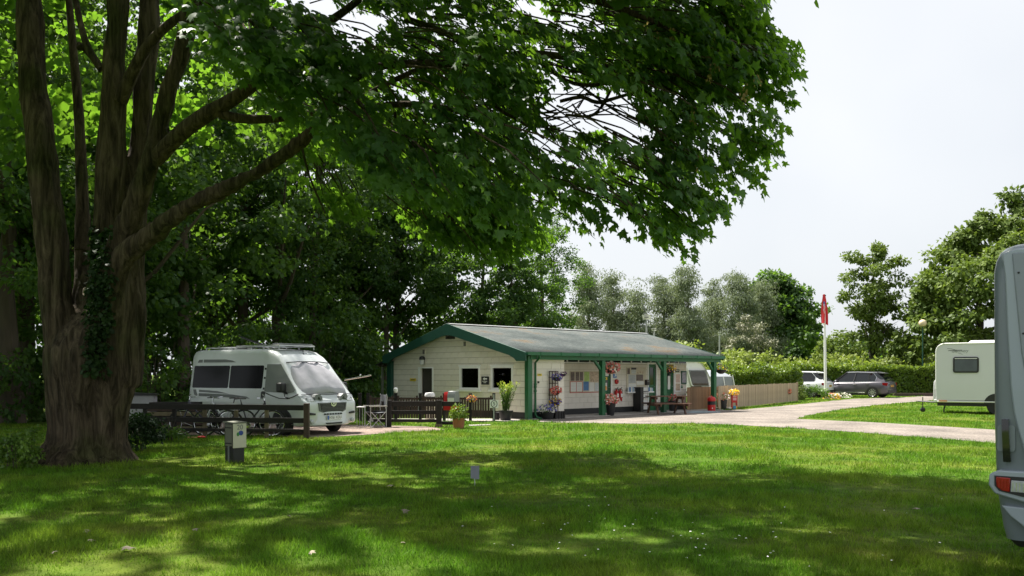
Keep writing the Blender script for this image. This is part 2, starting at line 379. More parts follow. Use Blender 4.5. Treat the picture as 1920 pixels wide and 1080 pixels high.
def inside(P, poly):
    x, y = P[:, 0], P[:, 1]; c = np.zeros(len(P), bool); n_ = len(poly)
    for i in range(n_):
        x1, y1 = poly[i][0], poly[i][1]; x2, y2 = poly[i - 1][0], poly[i - 1][1]
        if abs(y1 - y2) < 1e-9: continue
        c ^= ((y1 > y) != (y2 > y)) & (x < (x2 - x1) * (y - y1) / (y2 - y1) + x1)
    return c

BO = Vector((.46, 29.4, 0)); BD = Vector((math.cos(R(42)), math.sin(R(42)), 0)); BN = Vector((-math.sin(R(42)), math.cos(R(42)), 0))
def bl(s, r, z=0): return BO + BD * s + BN * r + Vector((0, 0, z))
build_foot = [bl(-.1, -.45), bl(11.4, -.45), bl(11.4, 8.3), bl(-.1, 8.3)]

def vnoise(P, s, off=0.0):
    return np.array([mnoise.noise((x * s + off, y * s - off, off)) for x, y in P[:, :2]])

def turf(zones):
    Vs = []; Fs = []; rs = []; base = 0
    for (y0, y1, dens, h, w, two) in zones:
        A = .62 * (y1 * y1 - y0 * y0) * 1.02 + 2 * (y1 - y0); N = int(A * dens)
        Y = np.sqrt(y0 * y0 + (y1 * y1 - y0 * y0) * nrg.random(N)); X = (nrg.random(N) * 2 - 1) * (.62 * Y + 1)
        P = np.stack([X, Y], 1)
        k = ~(inside(P, road) | inside(P, pitch) | inside(P, path) | inside(P, build_foot)) & ~((X < -10) & (Y > 27))
        P = P[k]; nz = vnoise(P, .8) + .6 * vnoise(P, 2.7, 5.)
        keep = nrg.random(len(P)) < np.clip(.78 + nz * .9, .18, 1); P = P[keep]; nz = nz[keep]; N = len(P)
        hh = h * (.45 + .75 * nrg.random(N)) * np.clip(1 + nz * .9, .45, 1.9); a = nrg.random(N) * 2 * np.pi; lean = nrg.normal(size=(N, 2)) * .45
        wx, wy = np.cos(a) * w / 2, np.sin(a) * w / 2
        b0 = np.stack([P[:, 0] - wx, P[:, 1] - wy, np.zeros(N)], 1); b1 = np.stack([P[:, 0] + wx, P[:, 1] + wy, np.zeros(N)], 1)
        tip = np.stack([P[:, 0] + lean[:, 0] * hh, P[:, 1] + lean[:, 1] * hh, hh], 1)
        if two:
            md = np.stack([P[:, 0] + lean[:, 0] * hh * .3, P[:, 1] + lean[:, 1] * hh * .3, hh * .6], 1); off = np.stack([wx * .8, wy * .8, wx * 0], 1)
            V = np.stack([b0, b1, md + off, md - off, tip], 1).reshape(-1, 3)
            f = np.array([(0, 1, 2), (0, 2, 3), (3, 2, 4)]); kk = 5
        else:
            V = np.stack([b0, b1, tip], 1).reshape(-1, 3); f = np.array([(0, 1, 2)]); kk = 3
        Fs.append((f[None] + (np.arange(N) * kk)[:, None, None]).reshape(-1, 3) + base); Vs.append(V); base += len(V)
        rs.append(np.repeat(nrg.random(N), kk))
    me = tri_mesh('lawn_grass', np.concatenate(Vs), np.concatenate(Fs), T['blade'], np.concatenate(rs))
    o = link(me, 'lawn_grass', kind='stuff'); tag(o, 'short mown green lawn grass with worn patches', 'grass')
turf([(5.5, 9, 2600, .060, .007, False), (9, 14, 1500, .060, .009, False), (14, 23, 620, .062, .014, False), (23, 40, 230, .062, .024, False), (40, 66, 60, .06, .05, False)])

# daisies, longer weeds and leaf litter
def daisies():
    Vs = []; Fs = []; base = 0
    spots = [(960 + rnd.gauss(250, 170), 985 + rnd.gauss(20, 28)) for _ in range(30)] + [(1000 + rnd.random() * 800, 920 + rnd.random() * 150) for _ in range(26)] + [(1450, 1003), (1500, 1004), (1445, 1043), (1450, 1046), (1320, 1040)]
    mb = MB()
    for px, py in spots:
        c = G(px, py); h = .03 + rnd.random() * .03; r = .011
        pts = [(c.x + r * math.cos(a * math.pi / 3), c.y + r * math.sin(a * math.pi / 3), h + rnd.uniform(-.004, .004)) for a in range(6)]
        mb.add(pts + [(c.x, c.y, h + .004)], [(i, (i + 1) % 6, 6) for i in range(6)], 0)
    o = mb.build('daisies', [mat('daisy_petal', (.8, .8, .76), .7, var=.03)], kind='stuff'); tag(o, 'tiny white daisies scattered in the near lawn', 'flowers')
daisies()

T['dead_leaf'] = mat('dead_leaf', (.26, .22, .16), .8, var=.25, per=.25)
lm = None
for i, (px, py, s) in enumerate([(240, 1033, .09), (250, 1037, .07), (362, 1000, .08), (158, 1002, .08), (582, 1043, .06), (545, 975, .06), (100, 1044, .07), (1722, 960, .09), (166, 1020, .07), (760, 1026, .07), (738, 916, .14), (755, 965, .1)]):
    if lm is None:
        V, Fc, k = leaf_arrays(np.zeros((1, 3)), np.array([[0, 1., .1]]), np.array([[.1, 0, 1.]]), np.array([1.]), MAPLE)
        V = V * np.array([1, 1, 1.8]); lm = tri_mesh('fallen_leaf', V, Fc, T['dead_leaf'])
    o = link(lm, 'fallen_leaf'); o.location = G(px, py) + Vector((0, 0, .045)); o.scale = (s,) * 3; o.rotation_euler = (rnd.uniform(-.3, .3), rnd.uniform(-.3, .3), rnd.random() * 6)
    tag(o, 'pale dry fallen leaf lying on the shaded lawn', 'leaf', 'fallen leaves on the lawn')

# ------------------------------------------------------------------ the wood on the left
def limbs_tree(h, r0, lean=(0, 0), nb=7, seed=1, base=2.5, spread=.3):
    q = random.Random(seed); mb = MB(); pts = []; rad = []
    for i in range(9):
        t = i / 8; pts.append((lean[0] * t * t + q.uniform(-.12, .12) * (i > 0), lean[1] * t * t + q.uniform(-.12, .12) * (i > 0), h * .92 * t - .05)); rad.append(r0 * (1 - .85 * t) * (1.45 if i == 0 else 1))
    mb.tube(pts, rad, 10, rough=.15)
    for k in range(nb):
        t = (base / h) + (k + q.random()) / nb * (.85 - base / h); i = min(7, int(t * 8)); P0 = Vector(pts[i]).lerp(Vector(pts[i + 1]), t * 8 - i)
        a = q.random() * 6.28; L = h * spread * (1.1 - t) * q.uniform(.8, 1.3); d = Vector((math.cos(a), math.sin(a), .7)); r = r0 * (1 - .85 * t) * .45
        mb.tube([P0, P0 + d * L * .4, P0 + d * L * .8 + Vector((0, 0, L * .15)), P0 + d * L * 1.2 + Vector((0, 0, L * .1))], [r, r * .7, r * .4, r * .1], 6)
    return mb

def lobes_for(h, w, base, seed, n=11):
    q = random.Random(seed); L = []
    for i in range(n):
        t = (i + .5) / n; z = base + (h - base) * t; a = i * 2.4 + q.random(); prof = math.sin(math.pi * min(1, .28 + .72 * t)) ** .8
        rr = w * .5 * prof * q.uniform(.35, .75); s = w * .28 * q.uniform(.8, 1.25) * (.55 + .45 * prof)
        L.append(((rr * math.cos(a), rr * math.sin(a), z), (s, s, s * .8)))
    return L

WOOD = []
for v, (h, w, base, r0, lean, nb) in enumerate([(17, 9.0, 4.2, .26, (.5, .3), 8), (19, 8.0, 5.0, .32, (-.8, .4), 8), (15, 8.5, 3.2, .20, (1.2, 0), 9), (18, 9.5, 4.5, .36, (0, .5), 9)]):
    tm = limbs_tree(h, r0, lean, nb, v + 3, base * .6).mesh('wood_trunk', T['bark_wood'])
    p, t, nn, s, tone = crown_points(lobes_for(h, w, base, v + 20, 13), 9.5, 94, .20, sub_r=.8)
    V, Fc, k = leaf_arrays(p, t, nn, s, LOBED if v == 0 else OVAL); cm = tri_mesh('wood_crown', V, Fc, T['wood_leaf'], np.repeat(np.clip(tone + (nrg.random(len(tone)) - .5) * .5, 0, 1), k))
    WOOD.append((tm, cm, h))

def wood_tree(X, Y, v, label, sc=1.0, rz=0.0, group='trees of the wood behind the campervan', name='broadleaf_tree'):
    t = thing(name, label, 'tree', (X, Y, 0), rz, group); t.scale = (sc,) * 3
    link(WOOD[v][0], 'trunk', t); link(WOOD[v][1], 'crown', t, 'stuff')
    return t
FRONT = ['tall dark tree whose thick trunk rises above the campervan roof', 'dark tree with leaning trunk right of the campervan roof rack', 'dark tree with a pale trunk between the maple and the campervan', 'dark tree rising behind the left end of the campervan', 'dark tree right behind the lean-to by the hut', 'dark tree between the campervan nose and the hut', 'dark tree far behind the rear of the campervan']
BACK = 'tall broadleaf tree deep in the dark wood behind the front row'
LEFT = 'tall dark broadleaf tree in the wood left of the big maple trunk'
LEFTS = {0: 'dark tree with a thick trunk at the left edge beyond the maple', 1: 'dark tree just left of the maple trunk, set back', 3: 'dark tree seen between the stems of the maple', 8: 'leafy tree close behind the right side of the maple trunk'}
for i, (px, Y, v, sc) in enumerate([(525, 40, 3, 1.0), (590, 43, 2, 1.15), (345, 33, 0, 1.0), (455, 42, 1, 1.0), (722, 47, 2, .95), (650, 50, 0, .95), (395, 46, 3, 1.0)]):
    wood_tree((px - 960) / FOC * Y, Y, v, FRONT[i], sc, i * 1.7)
for i, (px, Y, v, sc) in enumerate([(20, 27.5, 1, 1.0), (48, 33, 3, 1.0), (-150, 30, 0, 1.0), (150, 36, 2, 1.1), (-60, 38, 1, 1.0), (235, 42, 0, 1.05), (-320, 33, 3, 1.0), (-520, 29, 1, 1.), (202, 28.6, 1, .95), (-215, 21.5, 3, .95), (-500, 18, 1, 1.0)]):
    wood_tree((px - 960) / FOC * Y, Y, v, LEFTS.get(i, LEFT), sc, i * 2.1 + .6, 'trees of the wood left of the maple')
for i, (X, Y, v, sc) in enumerate([(-26, 50, 0, 1), (-20.5, 48, 2, 1.1), (-15.5, 49, 3, 1), (-11, 47, 1, 1), (-6.5, 48, 0, .9), (-32, 46, 1, 1)]):
    wood_tree(X, Y, v, BACK, sc, i * 1.3 + .3)
wood_tree(-2.0, 46, 2, 'lower spreading broadleaf tree rising behind the green gable peak', .80, .4, 'trees behind the hut')
wood_tree(1.9, 50.5, 3, 'rightmost broadleaf tree of the wood with a ragged edge against the sky', .62, 1.9, 'trees behind the hut')
wood_tree(.2, 45.5, 0, 'bushy low broadleaf tree right behind the ridge of the metal roof', .58, 2.9, 'trees behind the hut')

# undergrowth: leafy bushes between the trunks
def bush_mesh(name, rad, nsub, nleaf, size, material, tmpl=OVAL, seed=0):
    p, t, nn, s, tone = crown_points([((0, 0, rad[2] * .8), rad), ((rad[0] * .5, .1, rad[2] * .5), (rad[0] * .6, rad[1] * .6, rad[2] * .6)), ((-rad[0] * .5, -.1, rad[2] * .5), (rad[0] * .6, rad[1] * .6, rad[2] * .6))], nsub, nleaf, size, sub_r=.45)
    p[:, 2] = np.abs(p[:, 2]); V, Fc, k = leaf_arrays(p, t, nn, s, tmpl)
    return tri_mesh(name, V, Fc, material, np.repeat(np.clip(tone + (nrg.random(len(tone)) - .5) * .5, 0, 1), k))
def stems_mesh(h, n_, spread, material, seed=0, r=.025):
    q = random.Random(seed); mb = MB()
    for _ in range(n_):
        a = q.random() * 6.28; d = spread * q.random(); mb.tube([(0.1 * math.cos(a), .1 * math.sin(a), -.02), (d * .5 * math.cos(a), d * .5 * math.sin(a), h * .5), (d * math.cos(a), d * math.sin(a), h)], [r, r * .7, r * .2], 5)
    return mb.mesh('stems', material)
ub = [bush_mesh('bush_leaves', (2.0, 1.6, 1.5), 16, 70, .17, T['wood_leaf']), bush_mesh('bush_leaves', (2.4, 1.6, 2.1), 16, 70, .18, T['wood_leaf'])]
us = stems_mesh(2.2, 7, 1.2, T['bark_wood'])
def under(X, Y, v, sc, label, group):
    t = thing('bush', label, 'bush', (X, Y, 0), rnd.random() * 6, group); t.scale = (sc, sc, sc * rnd.uniform(.85, 1.15))
    link(us, 'stems', t); link(ub[v], 'foliage', t, 'stuff')
for i, (px, Y, sc) in enumerate([(-40, 26, 1), (60, 29, 1), (130, 31, 1.1), (300, 33, 1.2), (280, 28.5, .9), (360, 36, 1.2), (430, 34, 1.1), (500, 37, 1.2), (560, 37.5, 1), (610, 40, 1.25), (640, 42, 1.1), (692, 43, 1.1), (560, 42, 1.3), (600, 46, 1.4), (660, 48, 1.4), (-150, 28, 1.2), (10, 35, 1.3), (200, 37, 1.3)]):
    under((px - 960) / FOC * Y, Y, i % 2, sc, 'dark leafy undergrowth bush between the trunks of the wood', 'undergrowth bushes in the wood')
p, t_, nn_, s_, tone_ = crown_points([((x, 59 + 2 * math.sin(x), 3 + 2.2 * math.sin(x * 1.7) + (2.5 if x < -12 else 0)), (3.4, 2, 4.6)) for x in range(-48, 4, 4)], 7, 60, .42, sub_r=1.2)
o = leaves('far_wood', p, t_, nn_, s_, T['wood_leaf'], OVAL, None, 'stuff', tone_); tag(o, 'dense far foliage closing the back of the wood', 'wood')

# ------------------------------------------------------------------ trees across the road
def far_tree(name, label, X, Y, trunk, lobes, nsub, nleaf, size, lm_, tmpl, group=None, sub_r=.8, up=.6, droop=.4, extra=None):
    t = thing(name, label, 'tree', (X, Y, 0), 0, group)
    trunk.build('trunk', T['bark_wood'], t)
    crown('crown', lobes, nsub, nleaf, size, lm_, tmpl, t, sub_r=sub_r, up=up, droop=droop)
    return t
def px_lobes(X, Y, spots):
    """crown lobes given where they stand at distance Y, as offsets from the trunk"""
    L = []
    for (px, py, rpx, rpy, dy) in spots:
        w_ = at(px, py, Y); k = Y / FOC; L.append(((w_.x - X, dy, w_.z), (rpx * k, rpx * k, rpy * k)))
    return L
WIL = [(1105, 92, 512, 42), (1150, 95, 528, 36), (1195, 93, 540, 30), (1245, 96, 525, 36), (1290, 92, 512, 44), (1335, 98, 535, 34), (1385, 94, 520, 44), (1430, 97, 540, 34)]
for i, (px, Y, top, w_) in enumerate(WIL):
    X = (px - 960) / FOC * Y; k = Y / FOC; h = CAMH + (HOR - top) * k; wm = w_ * k * 2
    spots = [(px + rnd.uniform(-.8, .8) * w_ * (.3 + .9 * t), top + (700 - top) * t + 12, w_ * (.35 + .4 * t), 26, rnd.uniform(-2, 2)) for t in (0, .12, .25, .36, .5, .62, .75, .85) for _ in range(2)]
    far_tree('willow_tree', ['tall grey green willow with feathery top, leftmost of the row', 'slim grey willow between the two taller willows above the roof', 'small pointed grey green willow above the roof lamp', 'grey green willow with rounded shoulders above the roof end', 'tallest grey willow in the middle of the row', 'dull green willow right of the tallest grey willow', 'broad grey willow left of the dark green tree', 'grey willow touching the dark green tree'][i],
             X, Y, limbs_tree(h, .3, (0, 0), 6, i + 40, 2, .2), px_lobes(X, Y, spots), 13, 150, .30, T['willow'], NARROW, 'grey green willows beyond the road', sub_r=1.2, up=.2, droop=.9)
Y = 100; X = (1462 - 960) / FOC * Y
far_tree('oak_tree', 'dense dark green tree with a domed top behind the flagpole', X, Y, limbs_tree(13, .5, (0, 0), 8, 61, 3),
         px_lobes(X, Y, [(1450, 540, 32, 30, 0), (1425, 560, 26, 28, 1), (1485, 565, 32, 32, 0), (1455, 590, 45, 32, -2), (1500, 600, 30, 30, -1), (1515, 625, 24, 26, 0), (1470, 630, 48, 30, -2), (1430, 620, 30, 30, 0), (1530, 650, 18, 20, 0)]), 8.0, 150, .46, T['wood_leaf'], OVAL, sub_r=1.3)
Y = 84; X = (1412 - 960) / FOC * Y
far_tree('silver_bush', 'pale silvery round bush standing before the grey willows', X, Y, limbs_tree(4.5, .15, (0, 0), 6, 62, 1),
         px_lobes(X, Y, [(1400, 625, 22, 24, 0), (1430, 632, 26, 22, -1), (1385, 645, 18, 18, 0), (1415, 650, 36, 16, -1), (1398, 605, 12, 12, 0)]), 4, 90, .30, T['silver'], NARROW, sub_r=.7)
Y = 74; X = (1637 - 960) / FOC * Y
far_tree('alder_tree', 'slender open yellow green tree with ivy on its trunk beside the flagpole', X, Y, limbs_tree(13.2, .30, (0, 0), 12, 63, 2.5, .22),
         px_lobes(X, Y, [(1632, 478, 22, 20, 0), (1655, 480, 20, 18, 0), (1612, 495, 24, 18, 0), (1670, 498, 24, 16, 0), (1640, 515, 34, 22, -1), (1600, 530, 26, 20, 0), (1675, 535, 26, 22, 0), (1585, 560, 16, 14, 0), (1635, 555, 40, 24, -1), (1610, 590, 34, 24, 0), (1672, 590, 28, 26, 0), (1640, 625, 44, 24, 0), (1600, 640, 30, 20, 0), (1680, 635, 20, 20, 0), (1640, 470, 14, 14, 0), (1620, 560, 30, 26, 1), (1660, 570, 30, 26, 1), (1625, 600, 30, 22, 1), (1655, 640, 30, 20, 0)]), 14, 90, .28, T['alder'], OVAL, sub_r=.7)
t_al = bpy.data.objects['alder_tree']
iv = [blob((.05, -.1, z), (.42, .42, .5), 110, .2, shell=.7) for z in np.arange(.4, 5.2, .45)]; iv = [np.concatenate(a) for a in zip(*iv)]
leaves('ivy', iv[0], iv[1], iv[2], iv[3], T['ivy'], OVAL, t_al, 'stuff', iv[4])
Y = 70; X = (1835 - 960) / FOC * Y
far_tree('sycamore_tree', 'big round dark green tree rising behind the white caravan', X, Y, limbs_tree(12.5, .5, (0, 0), 10, 64, 3),
         px_lobes(X, Y, [(1900, 425, 40, 36, 0), (1850, 440, 40, 34, 0), (1810, 470, 36, 36, 0), (1775, 510, 36, 36, 0), (1750, 555, 34, 36, -1), (1735, 600, 30, 34, -1), (1800, 540, 50, 44, -3), (1860, 510, 54, 50, -3), (1920, 490, 50, 50, -1), (1850, 590, 54, 44, -4), (1790, 610, 46, 40, -3), (1910, 590, 50, 50, -2), (1750, 645, 36, 28, -2), (1830, 655, 60, 30, -3), (1910, 385, 12, 22, 0), (1898, 370, 6, 14, 0), (1990, 480, 70, 80, 0), (2000, 600, 70, 70, 0), (1780, 560, 40, 40, 2), (1840, 480, 40, 40, 3), (1722, 560, 20, 24, 0), (1780, 480, 24, 24, 1), (1820, 450, 26, 24, 0), (1870, 415, 28, 26, 0), (1722, 605, 24, 30, 0), (1705, 645, 26, 28, 0), (1745, 640, 40, 34, -1), (1770, 590, 40, 36, 0)]), 9, 150, .38, T['alder'], OVAL, sub_r=1.0)
for i, (px, Y, py, rx, rz_) in enumerate([(1590, 80, 655, 34, 40), (1700, 76, 650, 34, 36), (1555, 90, 640, 26, 30), (1735, 78, 670, 30, 20), (1665, 72, 668, 36, 20), (1600, 69, 676, 40, 14)]):
    X = (px - 960) / FOC * Y; k = Y / FOC
    t = thing('shrub', ['leafy green shrub behind the flagpole and the white car', 'mid green shrub right of the ivy clad trunk', 'dull green shrub in the gap left of the flagpole', 'green shrub under the globe lamp', 'leafy shrub at the foot of the ivy clad trunk', 'low green shrub just above the hedge behind the cars'][i], 'shrub', (X, Y, 0))
    MB().tube([(0, 0, -.05), (.1, 0, .8), (.2, 0, 1.6)], [.08, .06, .02], 6).build('stem', T['bark_wood'], t)
    zt = CAMH + (HOR - py) * k
    crown('foliage', [((0, 0, zt * .9), (rx * k, rx * k * .8, rz_ * k)), ((rx * k * .5, -.3, zt * .5), (rx * k * .7, rx * k * .6, zt * .5)), ((-rx * k * .5, -.3, zt * .5), (rx * k * .7, rx * k * .6, zt * .5))], 11, 90, .28, T['hedge'] if i in (1, 5) else T['alder'], OVAL, t, sub_r=.7)

p, t_, nn_, s_, tone_ = crown_points([((x, 112 + 3 * math.sin(x), 2.4 + .8 * math.sin(x * .7)), (5, 2.5, 3.2)) for x in range(2, 84, 4)], 9, 60, .6, sub_r=1.4)
p[:, 2] = np.abs(p[:, 2]); o = leaves('tree_line', p, t_, nn_, s_, T['wood_leaf'], OVAL, None, 'stuff', tone_); tag(o, 'dark far tree line closing the view beyond the road', 'trees')
# ------------------------------------------------------------------ hedges and brambles
def hedge(name, label, cat, path_, w, h, n, size, material, tmpl=OVAL, rough=.12, amp=.0):
    """clipped hedge: leaves over the faces and some way into a long box that follows path_"""
    P = [Vector(q) for q in path_]; t = thing(name, label, cat, P[0])
    seg = [(P[i], P[i + 1], (P[i + 1] - P[i]).length) for i in range(len(P) - 1)]; tot = sum(s_[2] for s_ in seg)
    pos = []; nor = []
    for a, b, L in seg:
        k = int(n * L / tot); d = (b - a).normalized(); nn = Vector((d.y, -d.x, 0)); u = nrg.random(k) * L
        per = nrg.random(k) * (2 * h + w); f = np.where(per < h, 0, np.where(per < h + w, 1, 2))
        y = np.where(f == 0, w / 2, np.where(f == 1, (per - h) - w / 2, -w / 2)); z = np.where(f == 0, per, np.where(f == 1, h, per - h - w))
        wob_ = np.array([mnoise.noise((ui * .9, yi * .8 + 3, zi * .9 + a.x)) for ui, yi, zi in zip(u, y, z)]) * (rough + amp * (f == 1)) - np.abs(nrg.normal(size=k)) * .10
        ny = np.where(f == 0, 1., np.where(f == 1, 0, -1.)); nz = np.where(f == 1, 1., .0)
        y2 = y + ny * wob_; z2 = np.maximum(z + nz * wob_ * 1.6, .03)
        base = np.array(a - P[0])[None] + u[:, None] * np.array(d)[None]
        pos.append(base + y2[:, None] * np.array(nn)[None] + z2[:, None] * np.array([[0, 0, 1.]])); nor.append(ny[:, None] * np.array(nn)[None] + nz[:, None] * np.array([[0, 0, 1.]]))
    pos = np.concatenate(pos); nor = np.concatenate(nor); k = len(pos)
    nr = unit(nor + nrg.normal(size=(k, 3)) * .55 + np.array([0, 0, .3])); tip = unit(nor * .6 + nrg.normal(size=(k, 3)) * .7)
    tone = np.array([mnoise.noise((q[0] * .8, q[1] * .8, q[2] * .8)) for q in pos]) * .6 + .5
    leaves('foliage', pos, tip, nr, size * (.7 + .6 * nrg.random(k)), material, tmpl, t, 'stuff', tone)
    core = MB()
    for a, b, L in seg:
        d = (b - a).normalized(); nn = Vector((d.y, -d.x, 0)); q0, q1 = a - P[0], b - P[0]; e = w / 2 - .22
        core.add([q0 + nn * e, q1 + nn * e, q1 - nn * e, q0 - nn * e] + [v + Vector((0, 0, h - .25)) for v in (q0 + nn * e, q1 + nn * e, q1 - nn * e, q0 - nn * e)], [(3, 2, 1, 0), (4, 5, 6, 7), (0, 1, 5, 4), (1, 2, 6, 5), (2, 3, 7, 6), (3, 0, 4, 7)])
    core.build('inner_core', mat('hedge_inside', (.02, .028, .012), .95), t)  # solid green-black box filling the hedge behind its leaves
    return t
hedge('hedge', 'long clipped green hedge behind the two parked cars', 'hedge', [(at(1350, 700, 62).x, 62, 0), (at(1560, 700, 63.5).x, 63.5, 0), (at(1760, 700, 62).x, 62, 0), (42, 59, 0)], 1.7, 2.1, 52000, .16, T['hedge'], rough=.2, amp=.15)
hedge('hedge', 'rounded low green hedge rising behind the pale board fence', 'hedge', [(at(1352, 700, 48).x, 48, 0), (at(1425, 700, 50.5).x, 50.5, 0), (at(1482, 700, 53).x, 53, 0)], 1.6, 1.72, 22000, .14, T['hedge'], rough=.3, amp=.25)
p, t_, nn_, s_, tone_ = crown_points([((X_, 74 + 3 * math.sin(X_ * 1.3), 1.5 + .25 * math.sin(X_) ), (2.4, 2.2, 2.0 + .35 * math.sin(X_ * .9 + 1) + (.35 if X_ < 22 else -.1))) for X_ in np.arange(12, 40, 1.7)] + [((X_, 68, .6), (2.2, 1.6, 2.2)) for X_ in np.arange(12, 38, 1.8)], 14, 50, .26, sub_r=.6, up=1.0)
p[:, 2] = np.abs(p[:, 2]); o = leaves('bramble_bank', p, t_, nn_, s_, T['bramble'], OVAL, None, 'stuff', tone_); tag(o, 'sunlit bank of brambles and scrub above the clipped hedge', 'brambles')
# ------------------------------------------------------------------ the big maple in the foreground
MY = 15.5
mo = Vector(((170 - 960) / FOC * MY, MY, 0))
maple = thing('maple_tree', 'huge old multi-stemmed maple spreading its leafy branches over the lawn', 'tree', mo)
def ml(px, py, Y): return at(px, py, Y) - mo
# lower trunk: lofted rings, waisted, with buttress roots
rings = []
for (py, x0, x1) in [(872, 58, 268), (862, 64, 250), (845, 80, 240), (823, 98, 234), (795, 101, 237), (760, 100, 240), (738, 98, 245), (695, 92, 252), (653, 92, 259), (618, 118, 258), (590, 150, 252), (570, 180, 246)]:
    c = ml((x0 + x1) / 2, py, MY); r = (x1 - x0) / 2 * MY / FOC; ring = []
    root = max(0, (py - 800) / 70)
    for k in range(40):
        a = 2 * math.pi * k / 40
        f = 1 + .055 * math.sin(a * 5 + py * .004) + .04 * math.sin(a * 9 + 1 + py * .01) + .05 * mnoise.noise((math.cos(a) * 1.6, math.sin(a) * 1.6, py * .012)) + root * .16 * max(0, math.sin(a * 4 + .6)) ** 2
        ring.append((c.x + math.cos(a) * r * f, c.y + math.sin(a) * r * f * .9, c.z - .03))
    rings.append(ring)
TK = MB().loft(rings[::-1])
def stem(pts, n=14): limb(pts, n, into=TK)
def limb(pts, n=10, rough=.12, m_='bark', name='limb', sub=4, into=None):
    P = [ml(px, py, Y) for px, py, w, Y in pts]; W = [w / 2 * Y / FOC for px, py, w, Y in pts]; Q = []; rr = []
    for i in range(len(P) - 1):
        p0, p1, p2, p3 = P[max(i - 1, 0)], P[i], P[i + 1], P[min(i + 2, len(P) - 1)]
        for j in range(sub):
            t = j / sub; Q.append(.5 * ((2 * p1) + (p2 - p0) * t + (2 * p0 - 5 * p1 + 4 * p2 - p3) * t * t + (3 * p1 - p0 - 3 * p2 + p3) * t ** 3)); rr.append(W[i] + (W[i + 1] - W[i]) * t)
    Q.append(P[-1]); rr.append(W[-1])
    if into: into.tube(Q, rr, n, rough=rough); return
    return MB().tube(Q, rr, n, rough=rough).build(name, T[m_], maple, smooth=1.2)
stem([(122, 740, 60, 15.4), (112, 660, 58, 15.35), (105, 560, 52, 15.3), (97, 440, 56, 15.3), (82, 330, 52, 15.3), (68, 200, 50, 15.4), (58, 90, 46, 15.5), (50, -60, 44, 15.6), (30, -300, 34, 16), (0, -600, 14, 16.5)], 14)
stem([(165, 690, 40, 15.5), (157, 600, 30, 15.5), (152, 500, 27, 15.8), (155, 400, 25, 15.9)])
limb([(153, 470, 26, 15.8), (155, 400, 24, 15.9), (152, 300, 20, 16.0), (146, 190, 17, 16.1), (136, 80, 14, 16.2), (124, -60, 10, 16.3)])
stem([(190, 700, 60, 15.6), (188, 600, 56, 15.6), (195, 500, 54, 15.6), (203, 400, 54, 15.6), (208, 280, 50, 15.6), (214, 150, 46, 15.6), (222, 0, 42, 15.6), (240, -300, 34, 15.4), (280, -600, 16, 15)], 14)
stem([(222, 720, 80, 15.5), (232, 640, 72, 15.5), (238, 560, 62, 15.55), (243, 480, 54, 15.7), (254, 400, 44, 15.85), (262, 300, 40, 15.9), (270, 180, 40, 15.9), (278, 50, 38, 15.9), (290, -150, 34, 16), (330, -450, 20, 16.2)], 14)
stem([(214, 660, 70, 15.4), (208, 570, 56, 15.2), (225, 460, 46, 15.1), (255, 385, 40, 15.0), (280, 310, 38, 14.9), (298, 240, 34, 14.9), (322, 150, 32, 14.8), (348, 70, 30, 14.8), (366, -30, 30, 14.7), (400, -250, 22, 14.4), (470, -450, 10, 14)], 12)
limb([(290, 300, 30, 14.9), (330, 258, 30, 14.7), (375, 222, 28, 14.5), (430, 190, 25, 14.3), (480, 155, 22, 14.1), (525, 112, 22, 13.9), (590, 60, 18, 13.6), (660, 10, 14, 13.3), (740, -60, 8, 13)])
limb([(400, 208, 18, 14.4), (450, 222, 16, 14.4), (520, 222, 14, 14.5), (600, 210, 12, 14.6), (690, 200, 12, 14.7), (780, 195, 11, 14.6), (850, 205, 9, 14.4), (960, 240, 6, 14)])
stem([(212, 640, 70, 15.3), (208, 545, 58, 15.05), (235, 480, 46, 14.9), (300, 425, 33, 14.6), (370, 378, 29, 14.3), (450, 340, 26, 14.0), (520, 300, 24, 13.8), (575, 255, 22, 13.6)], 12)
limb([(500, 309, 21, 13.85), (540, 284, 22, 13.7), (575, 255, 21.5, 13.6), (612, 212, 19, 13.5), (642, 172, 17, 13.4), (690, 130, 15, 13.3), (760, 120, 15, 13.2), (850, 118, 14, 13.1), (930, 105, 12, 13), (1020, 100, 10, 13), (1110, 115, 8, 13)])
# weld trunk and stems into one body of wood, then cut the bark fissures into it
tmp = TK.build('trunk', T['bark'], None, smooth=0)
rm = tmp.modifiers.new('weld', 'REMESH'); rm.mode = 'VOXEL'; rm.voxel_size = .034
sm = tmp.modifiers.new('relax', 'SMOOTH'); sm.iterations = 6; sm.factor = .6
bpy.context.view_layer.update(); tme = bpy.data.meshes.new_from_object(tmp.evaluated_get(bpy.context.evaluated_depsgraph_get())); bpy.data.objects.remove(tmp)
nv = len(tme.vertices); cz = np.empty(nv * 3, np.float32); tme.vertices.foreach_get('co', cz); cz = cz.reshape(-1, 3); nz_ = np.empty(nv * 3, np.float32); tme.vertices.foreach_get('normal', nz_); nz_ = nz_.reshape(-1, 3)
dsp = np.array([.055 * (abs(mnoise.noise((x * 4.6, y * 4.6, z * .5 + 3))) - .25) + .030 * mnoise.noise((x * 12, y * 12, z * 1.8)) + .05 * mnoise.noise((x * 1.3, y * 1.3, z * .9)) for x, y, z in cz])
tme.vertices.foreach_set('co', (cz + nz_ * dsp[:, None]).ravel()); tme.polygons.foreach_set('use_smooth', [True] * len(tme.polygons)); tme.materials.clear(); tme.materials.append(T['bark']); tme.update(); tme.name = 'trunk'
link(tme, 'trunk', maple)
from mathutils.bvhtree import BVHTree
tbv = BVHTree.FromPolygons([Vector(v) for v in (cz + nz_ * dsp[:, None])], [tuple(p_.vertices) for p_ in tme.polygons])
